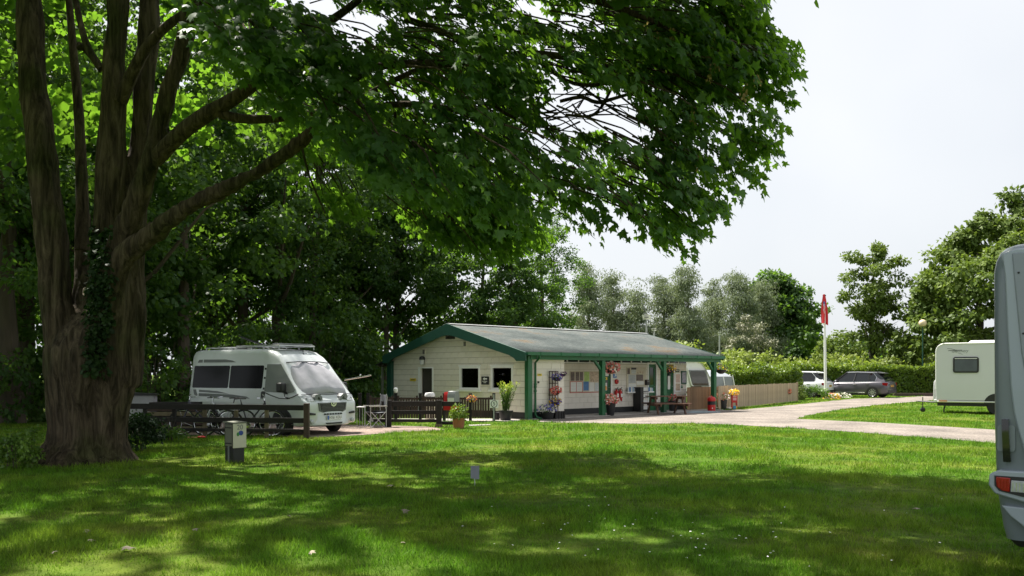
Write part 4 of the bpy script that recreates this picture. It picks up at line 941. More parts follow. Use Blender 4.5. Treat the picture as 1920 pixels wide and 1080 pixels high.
gt = sub(MB().prism([(-.40, EV - .11), (-.395, EV + .0), (-.385, EV + .0), (-.385, EV - .10), (-.285, EV - .10), (-.285, EV), (-.275, EV), (-.27, EV - .11)], -.24, 11.38, 'yz'), 'gutter', T['green'], hut)
for k in range(11): MB().box((.35 + k * 1.0, -.412, EV - .122), (.385 + k * 1.0, -.262, EV + .006)).build('bracket', T['green'], gt)
sub(MB().box((.05, -.22, 2.08), (11.3, -.06, EV - .02)), 'eaves_beam', T['green'], hut)
for s_ in (3.81, 7.48, 10.93):
    ps = sub(MB().box((s_ - .09, -.2, 0), (s_ + .09, -.02, 2.08)), 'post', T['green'], hut, bevel=.006)
    MB().prism([(s_ - .09, 1.68), (s_ - .09, 1.80), (s_ - .36, 2.08), (s_ - .48, 2.08)], -.15, -.06, 'xz').build('brace', T['green'], ps)
    if False: MB().prism([(s_ + .09, 1.68), (s_ + .09, 1.80), (s_ + .36, 2.08), (s_ + .48, 2.08)], -.15, -.06, 'xz').build('brace', T['green'], ps)
sub(MB().box((-.06, -.20, 0), (.14, -.03, 2.2)), 'corner_post', T['green'], hut, bevel=.005)
sub(MB().box((-.16, GW - .12, 0), (-.02, GW + .02, 2.1)).box((-.16, GW + .06, 0), (-.02, GW + .18, 2.1)), 'corner_post', T['green_dark'], hut, bevel=.005)
dp = MB().tube([(.36, -.33, EV - .1), (.36, -.33, EV - .2), (.36, -.12, EV - .36), (.36, -.12, .16), (.38, -.2, .07), (.42, -.36, .03)], [.042, .042, .042, .042, .045, .05], 12)
for z in (.3, .95, 1.1, 1.18): dp.lathe([(.052, z), (.056, z + .02), (.056, z + .05), (.052, z + .07)], 12, 0, (.36, -.12, 0))
sub(dp, 'downpipe', T['green'], hut)
sub(MB().box((-.1, -.28, 0), (11.4, REC, .035)), 'porch_floor', T['concrete'], hut)
for k, (px, py) in enumerate([(796, 660), (873, 645)]):
    s, r_, z = hit(px, py, 's', 0); vb = MB().box((-.04, r_ - .085, z - .11), (-.005, r_ + .085, z + .11)).build('vent', T['cream'], hut, bevel=.006)
    for j in range(6): MB().bar((-.042, r_ - .06 + .024 * j, z - .085), (-.042, r_ - .06 + .024 * j, z + .085), .008, .012, 0).build('slat', T['plinth'], vb)
# lean-to on the far corner
lt = MB().bar(bl(.2, GW + 1.05, 0), bl(.2, GW + 1.05, 2.02), .07, .07).build('post', T['steel'])
lt.name = 'post'
lo = thing('lean_to', 'small lean-to roof on a grey pole at the left corner of the hut', 'lean-to', bl(.2, GW + .6), HRZ)
bpy.data.objects.remove(lt)
MB().box((-.04, .42, 0), (.04, .50, 1.98)).build('post', T['steel'], lo)
MB().prism([(.6, 1.93), (-.5, 2.22), (-.5, 2.27), (.6, 1.98)], -.25, 2.0, 'yz').build('roof', T['plinth'], lo)
MB().box((-.2, .40, 1.88), (2.0, .46, 1.94)).build('rail', T['bark_wood'], lo)

# ---------------- things fixed to the hut's walls
def wall_thing(name, label, cat, rect_px, wall, thick, m_, group=None, off=None, bevel=0):
    x0, y0, x1, y1 = rect_px; plane, o0 = (('s', -.012) if wall == 'gable' else (('r', REC - .004) if wall == 'porch' else ('r', -.004)))
    if off is not None: o0 = off
    a = hit(x0, y1, plane, o0); b = hit(x1, y0, plane, o0); z0, z1 = a[2], b[2]
    if plane == 's':
        r0, r1 = sorted((a[1], b[1])); base = bl(o0, (r0 + r1) / 2, z0); w_ = r1 - r0
        o = MB().box((-thick, -w_ / 2, 0), (0, w_ / 2, z1 - z0)).build(name, m_, bevel=bevel, loc=base, rz=HRZ)
    else:
        s0, s1 = sorted((a[0], b[0])); base = bl((s0 + s1) / 2, o0, z0); w_ = s1 - s0
        o = MB().box((-w_ / 2, -thick, 0), (w_ / 2, 0, z1 - z0)).build(name, m_, bevel=bevel, loc=base, rz=HRZ)
    tag(o, label, cat, group); o['w'] = w_; o['h'] = z1 - z0
    return o
def strip(o, u0, v0, u1, v1, m_, name='print', side='r', t=.003, lift=0.0, thick=.02):
    """a flat piece on the face of a wall thing, u and v as fractions of its width and height"""
    w_, h_ = o['w'], o['h']; U0, U1 = (u0 - .5) * w_, (u1 - .5) * w_
    if side == 'r': q = MB().box((U0, -thick - t - lift, v0 * h_), (U1, -thick - lift + .001, v1 * h_))
    else: q = MB().box((-thick - t - lift, -U1, v0 * h_), (-thick - lift + .001, -U0, v1 * h_))
    return q.build(name, m_, o)
ink = mat('ink', (.05, .05, .06), .7); inkb = mat('blue_ink', (.08, .20, .42), .6, var=.3, scale=20); inkg = mat('green_ink', (.40, .55, .16), .6, var=.3, scale=14)
inkr = mat('red_frame', (.50, .10, .10), .6); inky = mat('yellow_sign', (.72, .55, .03), .5); photo1 = mat('dark_photo_print', (.14, .10, .09), .5, var=.6, scale=18); photo2 = mat('colour_print', (.5, .38, .28), .5, var=.6, scale=14)
grey_p = mat('grey_print', (.55, .57, .58), .7, var=.25, scale=30)
ys = wall_thing('sign', 'small yellow plaque left of the dark gable doorway', 'sign', (769, 709.5, 780, 714.5), 'gable', .012, inky); strip(ys, .2, .35, .8, .65, ink, 'lettering', 's', thick=.012)
ys2 = wall_thing('sign', 'small yellow plaque on the cream wall beside the green downpipe', 'sign', (1007.5, 700.5, 1015.5, 705), 'front', .012, inky); strip(ys2, .2, .35, .8, .65, ink, 'lettering', thick=.012)
kb = wall_thing('key_box', 'tiny dark box on the cream wall under the yellow plaque', 'box', (1007.8, 715, 1010, 718.5), 'front', .04, T['black'])
# lantern over the gable door
s, r_, z = hit(796, 677, 's', 0); ln = thing('wall_lamp', 'dark wall lamp with pale shade above the gable doorway', 'lamp', bl(-.02, r_, z - .15), HRZ)
MB().lathe([(.055, .0), (.085, .02), (.10, .2), (.03, .21)], 14, 0, (-.1, 0, 0)).build('lamp_glass', mat('lamp_glass', (.55, .56, .58), .3), ln)
MB().lathe([(.115, .2), (.12, .23), (.10, .32), (.02, .35)], 14, 0, (-.1, 0, 0)).box((-.06, -.03, .1), (.02, .03, .3)).build('hood', T['black'], ln)
# black arrow sign between the two windows
sg = wall_thing('sign', 'black sign with a white arrow between the two gable windows', 'sign', (903, 706, 917, 721), 'gable', .015, T['black'])
def spoly(o, pts, m_, name, thick, side='s'):
    w_, h_ = o['w'], o['h']
    if side == 's': q = MB().prism([(-(u - .5) * w_, v * h_) for u, v in pts], -thick - .004, -thick + .001, 'yz')
    else: q = MB().prism([((u - .5) * w_, v * h_) for u, v in pts], -thick - .004, -thick + .001, 'xz')
    return q.build(name, m_, o)
spoly(sg, [(.2, .72), (.45, .92), (.45, .80), (.78, .80), (.78, .64), (.45, .64), (.45, .52)], T['white'], 'arrow', .015)
strip(sg, .15, .38, .8, .44, T['white'], 'lettering', 's', thick=.015); strip(sg, .3, .20, .66, .26, T['white'], 'lettering', 's', thick=.015)
# notice board one
nbd = wall_thing('notice_board', 'wide cream notice board full of posters left of the first porch post', 'notice board', (1068, 696, 1124, 737), 'porch', .02, mat('board', (.62, .55, .43), .8, per=0))
for (u0, v0, u1, v1, mm) in [(.02, .56, .15, .96, photo1), (.18, .56, .30, .96, photo1), (.32, .56, .43, .96, photo1), (.47, .52, .64, .97, inkg), (.67, .50, .97, .97, photo2), (.02, .08, .20, .50, T['paper']), (.22, .08, .40, .50, T['paper']), (.44, .10, .62, .52, inkb), (.64, .06, .80, .48, T['paper']), (.82, .06, .98, .46, grey_p)]:
    strip(nbd, u0, v0, u1, v1, mm, 'poster')
for (u0, v0, u1, v1) in [(.0, .50, .41, .53), (.0, .0, 1.0, .035), (.0, .035, .013, .5), (.2, .05, .213, .5), (.405, .04, .418, .5)]: strip(nbd, u0, v0, u1, v1, inkr, 'frame', t=.008)
for k in range(5): strip(nbd, .045, .14 + k * .07, .18, .155 + k * .07, grey_p, 'lettering', lift=.0031); strip(nbd, .24, .14 + k * .07, .38, .155 + k * .07, grey_p, 'lettering', lift=.0031)
# notices on the first green door and beside it
w1 = wall_thing('poster', 'white sheet behind the top pane of the first green door', 'poster', (1131.5, 698, 1141, 705), 'porch', .006, T['paper'], off=REC + .03)
w2 = wall_thing('sign', 'yellow warning sign on the first green door', 'sign', (1131.5, 707, 1138.5, 712.5), 'porch', .008, inky, off=REC + .03); spoly(w2, [(.3, .3), (.7, .3), (.5, .8)], ink, 'symbol', .008, 'r')
w3 = wall_thing('poster', 'orange and white bottle shaped poster on the first green door', 'poster', (1132.5, 718, 1138, 732), 'porch', .006, T['paper'], off=REC + .03); spoly(w3, [(.1, .04), (.9, .04), (.9, .5), (.5, .62), (.1, .5)], mat('orange_print', (.8, .30, .03), .6), 'print', .006, 'r')
bs = wall_thing('sign', 'small blue and white sign beside the first green door', 'sign', (1149.5, 701, 1156, 708.5), 'porch', .01, mat('blue_sign', (.05, .20, .50), .5)); strip(bs, .45, .5, .92, .9, T['paper'], 'lettering', thick=.01); strip(bs, .15, .25, .75, .35, T['paper'], 'lettering', thick=.01)
rs = wall_thing('sign', 'little red triangular sign above the blue sign', 'sign', (1149.5, 695, 1156, 698.5), 'porch', .01, mat('red_sign', (.6, .10, .04), .5)); strip(rs, .2, .2, .8, .45, T['paper'], 'lettering', thick=.01)
s, r_, z = hit(1155, 715.5, 'r', REC); fb_ = thing('fire_bell', 'round red fire bell on the porch wall', 'fire bell', bl(s, REC, z), HRZ)
MB().lathe([(.10, -.01), (.10, -.05), (.085, -.075), (.03, -.085)], 20, 0, axis='y').build('gong', T['red'], fb_); MB().lathe([(.03, -.08), (.03, -.1)], 10, 0, axis='y').build('boss', T['black'], fb_)
ext = None
for k, (px, lab) in enumerate([(1156.5, 'red fire extinguisher nearest the porch post, left of a pair'), (1163.5, 'red fire extinguisher on the right of the pair, beside the leaflets')]):
    s, r_, z = hit(px, 752, 'r', REC - .12); t = thing('fire_extinguisher', lab, 'fire extinguisher', bl(s, REC - .10, z), HRZ, 'fire extinguishers on the porch wall')
    if ext is None:
        ext = [MB().lathe([(.07, 0), (.082, .02), (.082, .34), (.06, .41), (.025, .44), (.025, .47)], 16), MB().box((-.02, -.08, .47), (.02, .06, .50)).tube([(0, -.02, .50), (0, -.10, .56)], .012, 6), MB().tube([(.02, 0, .48), (.10, -.02, .46), (.11, -.02, .3), (.10, -.03, .12)], .013, 6), MB().box((-.05, -.086, .16), (.05, -.078, .30)), MB().box((-.03, .07, .3), (.03, .098, .4))]
        ext = [ext[0].mesh('cylinder', T['red']), ext[1].mesh('valve', T['black']), ext[2].mesh('hose', T['black']), ext[3].mesh('sticker', T['paper']), ext[4].mesh('bracket', T['steel'])]
    for me in ext: link(me, me.name.split('.')[0], t)
# notice board two and the leaflet shelf
nb2 = wall_thing('notice_board', 'tall pale notice board above the leaflet shelf', 'notice board', (1174, 689, 1210, 731), 'porch', .02, mat('board_two', (.62, .56, .44), .8))
for (u0, v0, u1, v1, mm) in [(.04, .70, .17, .96, photo1), (.24, .90, .50, .985, ink), (.25, .72, .48, .89, grey_p), (.10, .30, .48, .68, grey_p), (.50, .40, .86, .68, photo1), (.52, .22, .9, .38, T['paper']), (.55, .72, .62, .80, photo2), (.68, .74, .75, .84, photo2), (.8, .72, .88, .82, photo2), (.10, .08, .5, .28, T['paper'])]: strip(nb2, u0, v0, u1, v1, mm, 'poster')
for k in range(6): strip(nb2, .14, .34 + k * .055, .44, .35 + k * .055, ink, 'lettering', lift=.0031)
lsx = wall_thing('leaflet_shelf', 'white shelf crammed with blue and white leaflets under the second notice board', 'leaflet shelf', (1172, 733.5, 1221, 737), 'porch', .16, T['white'])
for k in range(16):
    o = MB().box((-.5 * lsx['w'] + .02 + k * lsx['w'] / 16.3, -.12, lsx['h']), (-.5 * lsx['w'] + .02 + (k + .88) * lsx['w'] / 16.3, -.10, lsx['h'] + rnd.uniform(.14, .2))).build('leaflet', [grey_p, inkb, T['paper'], mat('pale_blue_print', (.35, .48, .62), .6, var=.4, scale=30)][k % 4], lsx); o.rotation_euler[0] = 0
pb = wall_thing('post_box', 'small black post box left of the open green door', 'post box', (1208.5, 712, 1214.5, 722), 'porch', .12, T['black'], bevel=.008); strip(pb, .15, .7, .85, .78, T['steel'], 'slot', thick=.12)
s, r_, z = hit(1204, 770, 'r', REC - .25); lr = thing('leaflet_rack', 'black floor rack of white leaflets below the shelf', 'leaflet rack', bl(s, REC - .22, .035), HRZ)
MB().box((-.30, -.2, 0), (-.12, .18, 1.0)).build('side_panel', T['black'], lr); MB().box((-.12, .1, 0), (.26, .16, 1.0)).build('back_panel', T['black'], lr)
for k in range(4):
    sh = MB().box((-.12, -.16, .06 + k * .25), (.26, .1, .09 + k * .25)).build('shelf', T['black'], lr); MB().box((-.08, -.12, .09 + k * .25), (.22, -.05, .23 + k * .25)).build('leaflets', T['paper'], sh)
# posters by the third door
p1 = wall_thing('poster', 'tall white sheet on the glazing of the third green door', 'poster', (1252, 705, 1256.5, 730), 'porch', .006, T['paper'], off=REC + .03)
p2 = wall_thing('poster_case', 'white framed poster case with a pink list right of the third green door', 'poster case', (1264.5, 700, 1275.5, 735), 'porch', .03, T['white']); strip(p2, .12, .50, .88, .96, mat('pink_print', (.62, .45, .40), .6, var=.3, scale=20), 'poster', thick=.03); strip(p2, .12, .08, .88, .46, photo2, 'poster', thick=.03)
p3 = wall_thing('poster_case', 'dark green framed poster case at the right end of the porch wall', 'poster case', (1276.5, 695.5, 1286.5, 720.5), 'porch', .03, T['green_dark']); strip(p3, .15, .12, .85, .9, mat('violet_print', (.28, .26, .33), .5, var=.6, scale=10), 'poster', thick=.03)
p4 = wall_thing('sign', 'small dark sign above the white poster case', 'sign', (1266, 692.5, 1273.5, 698), 'porch', .012, mat('olive_sign', (.10, .11, .07), .6)); strip(p4, .15, .55, .85, .7, T['paper'], 'lettering', thick=.012)
p5 = wall_thing('sign', 'tiny green sign below the dark green poster case', 'sign', (1276.5, 722.5, 1280, 727.5), 'porch', .012, T['green']); strip(p5, .2, .55, .8, .7, T['paper'], 'lettering', thick=.012)
hk = MB().tube([(0, 0, 0), (0, -.45, .02), (0, -.55, -.03)], .012, 6)
# ------------------------------------------------------------------ campervan
T['vanwhite'] = mat('van_white_paint', (.64, .67, .68), .28, var=.03, coat=.4, dirt=(.52, .53, .50), dscale=1.2, dlo=.55, dhi=.85)
T['cover'] = mat('thermal_cover', (.42, .41, .45), .55, var=.18, scale=3, bump=.5, bscale=5)
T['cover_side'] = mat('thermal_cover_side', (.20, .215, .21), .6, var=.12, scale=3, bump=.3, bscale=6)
T['rubber'] = mat('rubber', (.018, .018, .018), .75, var=.2)
T['alloy'] = mat('alloy', (.50, .51, .52), .35, metal=.6, var=.05)
T['chrome'] = mat('chrome', (.75, .76, .78), .15, metal=.9, var=.03)
T['lens'] = mat('clear_lens', (.42, .44, .46), .12, var=.3, scale=22)
T['grey_trim'] = mat('grey_trim', (.16, .17, .175), .5)
T['amber'] = mat('amber_lens', (.75, .25, .03), .25); T['redlens'] = mat('red_lens', (.26, .006, .008), .15, var=.3, scale=30)
T['silver'] = T['silver']
T['van_glass'] = glass_mat('van_glass', (.006, .006, .007), .12); T['van_glass'].node_tree.nodes['Principled BSDF'].inputs['Specular IOR Level'].default_value = .12
AL = R(33)
VO = Vector((-4.70, 22.30, 0))
van = thing('campervan', 'white high roof campervan with silver windscreen cover parked behind the rail fence', 'campervan', VO, -AL)
VL, VW, VH = 4.65, .96, 2.25
def vhw(z): return VW if z < 1.0 else VW - (z - 1.0) / 1.25 * .17
def vsec(x, bot, top_, fs, round_=.10):
    pts = []; zs = [bot, bot + .12, .62, .9, 1.0, 1.25, 1.55, 1.85, 2.05]
    zs = [z for z in zs if z < top_ - round_ - .02]; lv = 12
    tt = [i / (lv - 1) for i in range(lv)]; right = []
    for t in tt:
        z = bot + (top_ - round_ - bot) * t; right.append((vhw(z) * fs * (.96 if t == 0 else 1), z))
    hw = vhw(top_ - round_) * fs
    for a in (25, 50, 75): right.append((hw - round_ * (1 - math.cos(R(a))), top_ - round_ + round_ * math.sin(R(a))))
    right.append((hw * .5, top_ + .012)); ring = [(x, -y, z) for y, z in right] + [(x, 0, top_ + .02)] + [(x, y, z) for y, z in reversed(right)]
    return ring
st = [(0.0, .34, .80, .86, .04), (-.03, .30, .86, .93, .06), (-.10, .28, .92, .97, .07), (-.20, .28, 1.02, .995, .08), (-.30, .28, 1.13, 1.0, .09), (-.50, .28, 1.36, 1.0, .10), (-.90, .28, 1.86, 1.0, .12), (-1.10, .28, 2.05, 1.0, .13), (-1.33, .28, 2.18, 1.0, .14), (-1.65, .28, 2.24, 1, .14), (-2.5, .28, 2.25, 1, .14), (-4.3, .28, 2.25, 1, .14), (-4.55, .30, 2.23, .99, .14), (-4.65, .34, 2.15, .95, .14)]
MB().loft([vsec(*q) for q in st]).build('body', T['vanwhite'], van, smooth=.9)
# bumper, curved in plan
def bump_ring(z, out, w_): return [(out - .34 * abs(math.sin(a)) ** 3.2, w_ * math.sin(a), z) for a in [R(-90 + 12 * i) for i in range(16)]] + [(-.42, w_, z), (-.42, -w_, z)]
bp_ = MB().loft([bump_ring(.24, .02, .90), bump_ring(.27, .07, .945), bump_ring(.36, .075, .955), bump_ring(.40, .055, .955), bump_ring(.58, .05, .96), bump_ring(.66, .02, .955), bump_ring(.70, -.03, .94)]).build('bumper', T['vanwhite'], van, smooth=.8)
def front(poly, m_, name, x=.058, t=.02, parent=van, zb=0): return MB().prism(poly, x - t, x + .006, 'yz').build(name, m_, parent)
gr = front([(-.50, .84), (.50, .84), (.47, .64), (.36, .585), (-.36, .585), (-.47, .64)], T['grey_trim'], 'grille', .03, .08)
front([(-.46, .815), (.46, .815), (.43, .66), (.34, .61), (-.34, .61), (-.43, .66)], T['black'], 'mesh', .04, .02, gr)
for k in range(5): front([(-.43 + k * .012, .64 + k * .035), (.43 - k * .012, .64 + k * .035), (.43 - k * .012, .647 + k * .035), (-.43 + k * .012, .647 + k * .035)], T['grey_trim'], 'bar', .047, .01, gr)
for k in range(7): front([(-.33 + k * .095, .525), (-.27 + k * .095, .525), (-.27 + k * .095, .565), (-.33 + k * .095, .565)], T['black'], 'slot', .06, .02, bp_)
front([(-.26, .285), (.26, .285), (.30, .325), (-.30, .325)], T['black'], 'lower_intake', .08, .03, bp_)
pt = front([(-.26, .40), (.26, .40), (.26, .505), (-.26, .505)], T['white'], 'number_plate', .088, .03)
front([(-.259, .402), (-.205, .402), (-.205, .503), (-.259, .503)], mat('plate_blue', (.02, .10, .42), .5), 'blue_band', .0915, .003, pt)
def text(body, size, m_, name, parent=None, loc=(0, 0, 0), rot=(R(90), 0, 0), ext=.001, align='CENTER', sx=1.0, shear=0.0):
    c = bpy.data.curves.new(name, 'FONT'); c.body = body; c.shear = shear; c.size = size; c.extrude = ext; c.align_x = align; c.align_y = 'CENTER'; c.materials.append(m_)
    o = bpy.data.objects.new(name, c); col.objects.link(o); o.location = loc; o.rotation_euler = rot; o.scale = (sx, 1, 1)
    if parent: o.parent = parent
    bpy.context.view_layer.update(); me = bpy.data.meshes.new_from_object(o.evaluated_get(bpy.context.evaluated_depsgraph_get())); me.name = name
    q = bpy.data.objects.new(name, me); col.objects.link(q); q.parent = parent; q.location = loc; q.rotation_euler = rot; q.scale = (sx, 1, 1)
    bpy.data.objects.remove(o); return q
text('HX61 KDU', .105, T['black'], 'lettering', pt, (.0955, .025, .452), (R(90), 0, R(90)), sx=.88)
em = MB()
em.prism([(-.105, .845), (-.075, .845), (-.055, .79), (0, .765), (.055, .79), (.075, .845), (.105, .845), (.08, .765), (0, .73), (-.08, .765)], .03, .062, 'yz')
em.prism([(-.045, .845), (-.02, .82), (-.03, .79), (-.01, .80), (.005, .778), (.02, .80), (.035, .785), (.02, .815), (.03, .838), (.0, .825)], .03, .062, 'yz')
em.build('badge', T['chrome'], van)
for sgn in (-1, 1):
    hl = MB(); ys_ = [(.93, -.175), (.80, -.105), (.66, -.065), (.55, -.055)]
    lo_ = [(x + .012, sgn * y, .80 + (.93 - y) * .05) for y, x in ys_]; hi_ = [(x - .075 , sgn * y, .985 - (.93 - y) * .12) for y, x in ys_]
    lo_ = [(-.15, sgn * .93, .86), (-.075, sgn * .82, .865), (-.055, sgn * .66, .875), (-.06, sgn * .58, .885)]; hi_ = [(-.24, sgn * .955, 1.01), (-.20, sgn * .82, 1.03), (-.155, sgn * .66, 1.0), (-.11, sgn * .58, .94)]
    vs = lo_ + hi_ + [(x + .03, y, z + .012) for x, y, z in lo_] + [(x + .03, y, z + .012) for x, y, z in hi_]
    fs = []
    for i in range(3): fs += [(8 + i, 9 + i, 13 + i, 12 + i)]
    fs += [(0, 1, 9, 8), (1, 2, 10, 9), (2, 3, 11, 10), (4, 12, 13, 5), (5, 13, 14, 6), (6, 14, 15, 7), (0, 8, 12, 4), (3, 7, 15, 11)]
    h_ = MB().add(vs, fs).build('headlight', T['lens'], van)
    MB().ball((-.125, sgn * .80, .945), .04, 0, 12, 6).build('bulb_housing', T['grey_trim'], h_); MB().ball((-.105, sgn * .70, .935), .036, 0, 12, 6).build('bulb_housing', T['chrome'], h_)
    MB().prism([(sgn * .49, .93), (sgn * .58, .925), (sgn * .60, .99), (sgn * .56, 1.05), (sgn * .44, 1.07), (sgn * .34, 1.0), (sgn * .31, .9), (sgn * .37, .9), (sgn * .42, .98), (sgn * .47, 1.0)], -.19, -.025, 'yz').build('bonnet_stripe', T['grey_trim'], van)
    front([(sgn * .62, .53), (sgn * .80, .535), (sgn * .80, .60), (sgn * .62, .575)], T['black'], 'side_intake', .035, .05, bp_)
    MB().lathe([(.055, .0), (.06, .03), (.045, .04)], 14, 0, (.0, 0, 0), 'x').build('fog_lamp', T['lens'], bp_, loc=(.005, sgn * .73, .36))
def vside(poly, m_, name, out=.004, t=.02, parent=van, side=-1):
    n_ = len(poly); vs = [(x, side * (vhw(z) + out), z) for x, z in poly] + [(x, side * (vhw(z) - t), z) for x, z in poly]
    return MB().add(vs, [tuple(range(n_)), tuple(range(2 * n_ - 1, n_ - 1, -1))] + [(i, (i + 1) % n_, n_ + (i + 1) % n_, n_ + i) for i in range(n_)]).build(name, m_, parent)
for sd in (-1, 1):
    for (xa, xb) in ((-4.50, -2.98), (-2.94, -1.62)):
        vside([(xa + .03, 1.20), (xb - .03, 1.20), (xb, 1.23), (xb, 1.78), (xb - .03, 1.81), (xa + .03, 1.81), (xa, 1.78), (xa, 1.23)], T['van_glass'], 'side_window', side=sd)
    vside([(-1.50, 1.12), (-.62, 1.09), (-.42, 1.12), (-.36, 1.19), (-.62, 1.46), (-.98, 1.84), (-1.50, 1.84)], T['cover_side'], 'cab_window_cover', .012, side=sd)
    vside([(-4.38, 1.90), (-4.17, 1.90), (-4.17, 1.98), (-4.32, 1.98)], T['grey_trim'], 'stripe', .0045, side=sd); vside([(-4.12, 1.90), (-2.75, 1.90), (-2.92, 1.95), (-3.2, 1.98), (-4.12, 1.985)], T['grey_trim'], 'stripe', .0045, side=sd)
    vside([(-4.44, 1.15), (-4.38, 1.01), (-4.24, .96), (-4.24, 1.01), (-4.28, 1.06), (-4.32, 1.15)], T['grey_trim'], 'stripe', .0045, side=sd)
    vside([(-4.18, .97), (-2.05, .93), (-2.2, .985), (-2.8, 1.03), (-4.18, 1.05)], T['grey_trim'], 'stripe', .0045, side=sd); vside([(-4.18, 1.085), (-2.9, 1.045), (-3.4, 1.115), (-4.18, 1.145)], T['grey_trim'], 'stripe', .0045, side=sd)
    vside([(-1.62, .93), (-1.50, .93), (-1.48, .96), (-1.48, 1.10), (-1.52, 1.13), (-1.60, 1.13), (-1.63, 1.10), (-1.63, .96)], T['black'], 'door_handle', .01, side=sd)
    for q in (1.72, 1.48, 1.20): vside([(-1.57, q - .025), (-1.52, q - .025), (-1.52, q + .025), (-1.57, q + .025)], T['black'], 'hinge', .015, side=sd)
    vside([(-4.55, .80), (-.35, .80), (-.35, .83), (-4.55, .845)], T['vanwhite'], 'crease', .012, side=sd)
    vside([(-3.3, .30), (-1.28, .30), (-1.28, .40), (-3.3, .42)], T['black'], 'side_skirt', .012, side=sd)
    for xw in (-.82, -3.72):
        arch = [(xw + .40 * math.cos(R(a)), .30 + .40 * math.sin(R(a))) for a in range(0, 181, 15)]
        vside(arch, T['black'], 'wheel_arch', .006, side=sd)
        w_ = MB().lathe([(.20, -.10), (.29, -.10), (.315, -.07), (.315, .07), (.29, .10), (.20, .10)], 28, 0, axis='y').build('wheel', T['rubber'], van, loc=(xw, sd * .87, .315))
        if xw > -1: w_.rotation_euler = (0, 0, R(-14))
        rm = MB().lathe([(.20, -.085), (.195, -.10), (.17, -.09), (.08, -.075), (.05, -.10)], 20, 0, axis='y')
        for k in range(8): a = R(45 * k); rm.bar((.05 * math.cos(a), -.088, .05 * math.sin(a)), (.185 * math.cos(a), -.095, .185 * math.sin(a)), .05, .02)
        r_ = rm.build('rim', T['alloy'], w_)
        if sd > 0: r_.rotation_euler = (0, 0, math.pi)
    mr_ = MB().box((-.80, sd * 1.0, 1.12), (-.60, sd * 1.20, 1.36)).build('mirror', T['black'], van, bevel=.04)
    MB().bar((-.66, sd * .93, 1.08), (-.68, sd * 1.06, 1.14), .06, .05).build('arm', T['black'], mr_)
    MB().tube([(-.7, sd * 1.02, 1.12), (-.66, sd * 1.0, .99), (-.52, sd * .985, .96)], .012, 6).build('strap', T['black'], mr_)
# hem of the cover over the door
MB().tube([(-1.50, -.975, 1.11), (-1.2, -.978, 1.02), (-.9, -.98, .955), (-.6, -.985, .95), (-.4, -.98, 1.0), (-.24, -.95, 1.07)], .012, 6).build('cover_hem', T['black'], van)
# windscreen cover: a slightly puffed sheet from the roof edge to the bonnet
ws = []
for j in range(7):
    t = j / 6; row = []
    for i in range(11):
        u = i / 10 * 2 - 1; hw = .90 + (.745 - .90) * t; x = -.215 + (-.915 + .215) * t; z = 1.06 + (1.875 - 1.06) * t; puff = .035 * math.sin(math.pi * t) + .012 * math.sin(u * 9 + t * 4) - .07 * u * u
        row.append((x + puff + .035, u * hw, z + puff + .045 * (1 - .5 * u * u)))
    ws.append(row)
q = MB().loft(ws, closed=False, cap=False).build('windscreen_cover', T['cover'], van, smooth=1.5); so = q.modifiers.new('thick', 'SOLIDIFY'); so.thickness = .02
MB().tube([(-.90, -.745, 1.88), (-.855, -.4, 1.905), (-.845, 0, 1.91), (-.855, .4, 1.905), (-.90, .745, 1.88)], .013, 6).tube([(-.20, -.89, 1.055), (-.145, -.4, 1.05), (-.13, 0, 1.05), (-.145, .4, 1.05), (-.20, .89, 1.055)], .009, 6).build('cover_seam', T['black'], van)
MB().box((-.845, -.10, 1.80), (-.80, .10, 1.835)).build('label_patch', T['grey_trim'], van)
MB().ball((-1.19, .12, 2.12), .022, 0, 8, 5).tube([(-1.19, .12, 2.12), (-1.24, .12, 2.24)], .006, 5).build('aerial', T['black'], van)
rk = MB()
for y in (-.62, .62): rk.tube([(-3.0, y, 2.34), (-1.30, y, 2.34)], .022, 6)
for x in (-3.0, -2.4, -1.9, -1.32): rk.tube([(x, -.62, 2.34), (x, .62, 2.34)], .018, 6).tube([(x, -.62, 2.24), (x, -.62, 2.34)], .016, 6).tube([(x, .62, 2.24), (x, .62, 2.34)], .016, 6)
rk.build('roof_rack', T['alloy'], van)
MB().box((-1.6, -.60, 2.36), (-1.34, .60, 2.40)).box((-2.6, .2, 2.36), (-1.6, .55, 2.39)).build('awning_case', T['grey_trim'], van, bevel=.01)
rr2 = MB()
for y in (-.55, .1): rr2.tube([(-4.4, y, 2.31), (-3.1, y, 2.31)], .02, 6).tube([(-4.38, y, 2.22), (-4.38, y, 2.31)], .016, 6).tube([(-3.15, y, 2.22), (-3.15, y, 2.31)], .016, 6)
rr2.build('roof_rail', T['alloy'], van)
MB().box((-3.9, -.5, 2.25), (-3.3, .0, 2.33)).build('roof_vent', T['grey_trim'], van, bevel=.02)
sp = MB().box((-.36, -.36, -.02), (.36, .36, .02)).build('solar_panel', T['black'], van, loc=(-3.05, .1, 2.47)); sp.rotation_euler = (R(-12), R(16), R(10))
MB().tube([(-.55, 1.02, 1.42), (-.2, 1.5, 1.52), (-.12, 1.62, 1.55)], .02, 6).ball((-.3, 1.38, 1.55), .03, 0, 8, 5).build('awning_arm', T['chrome'], van)

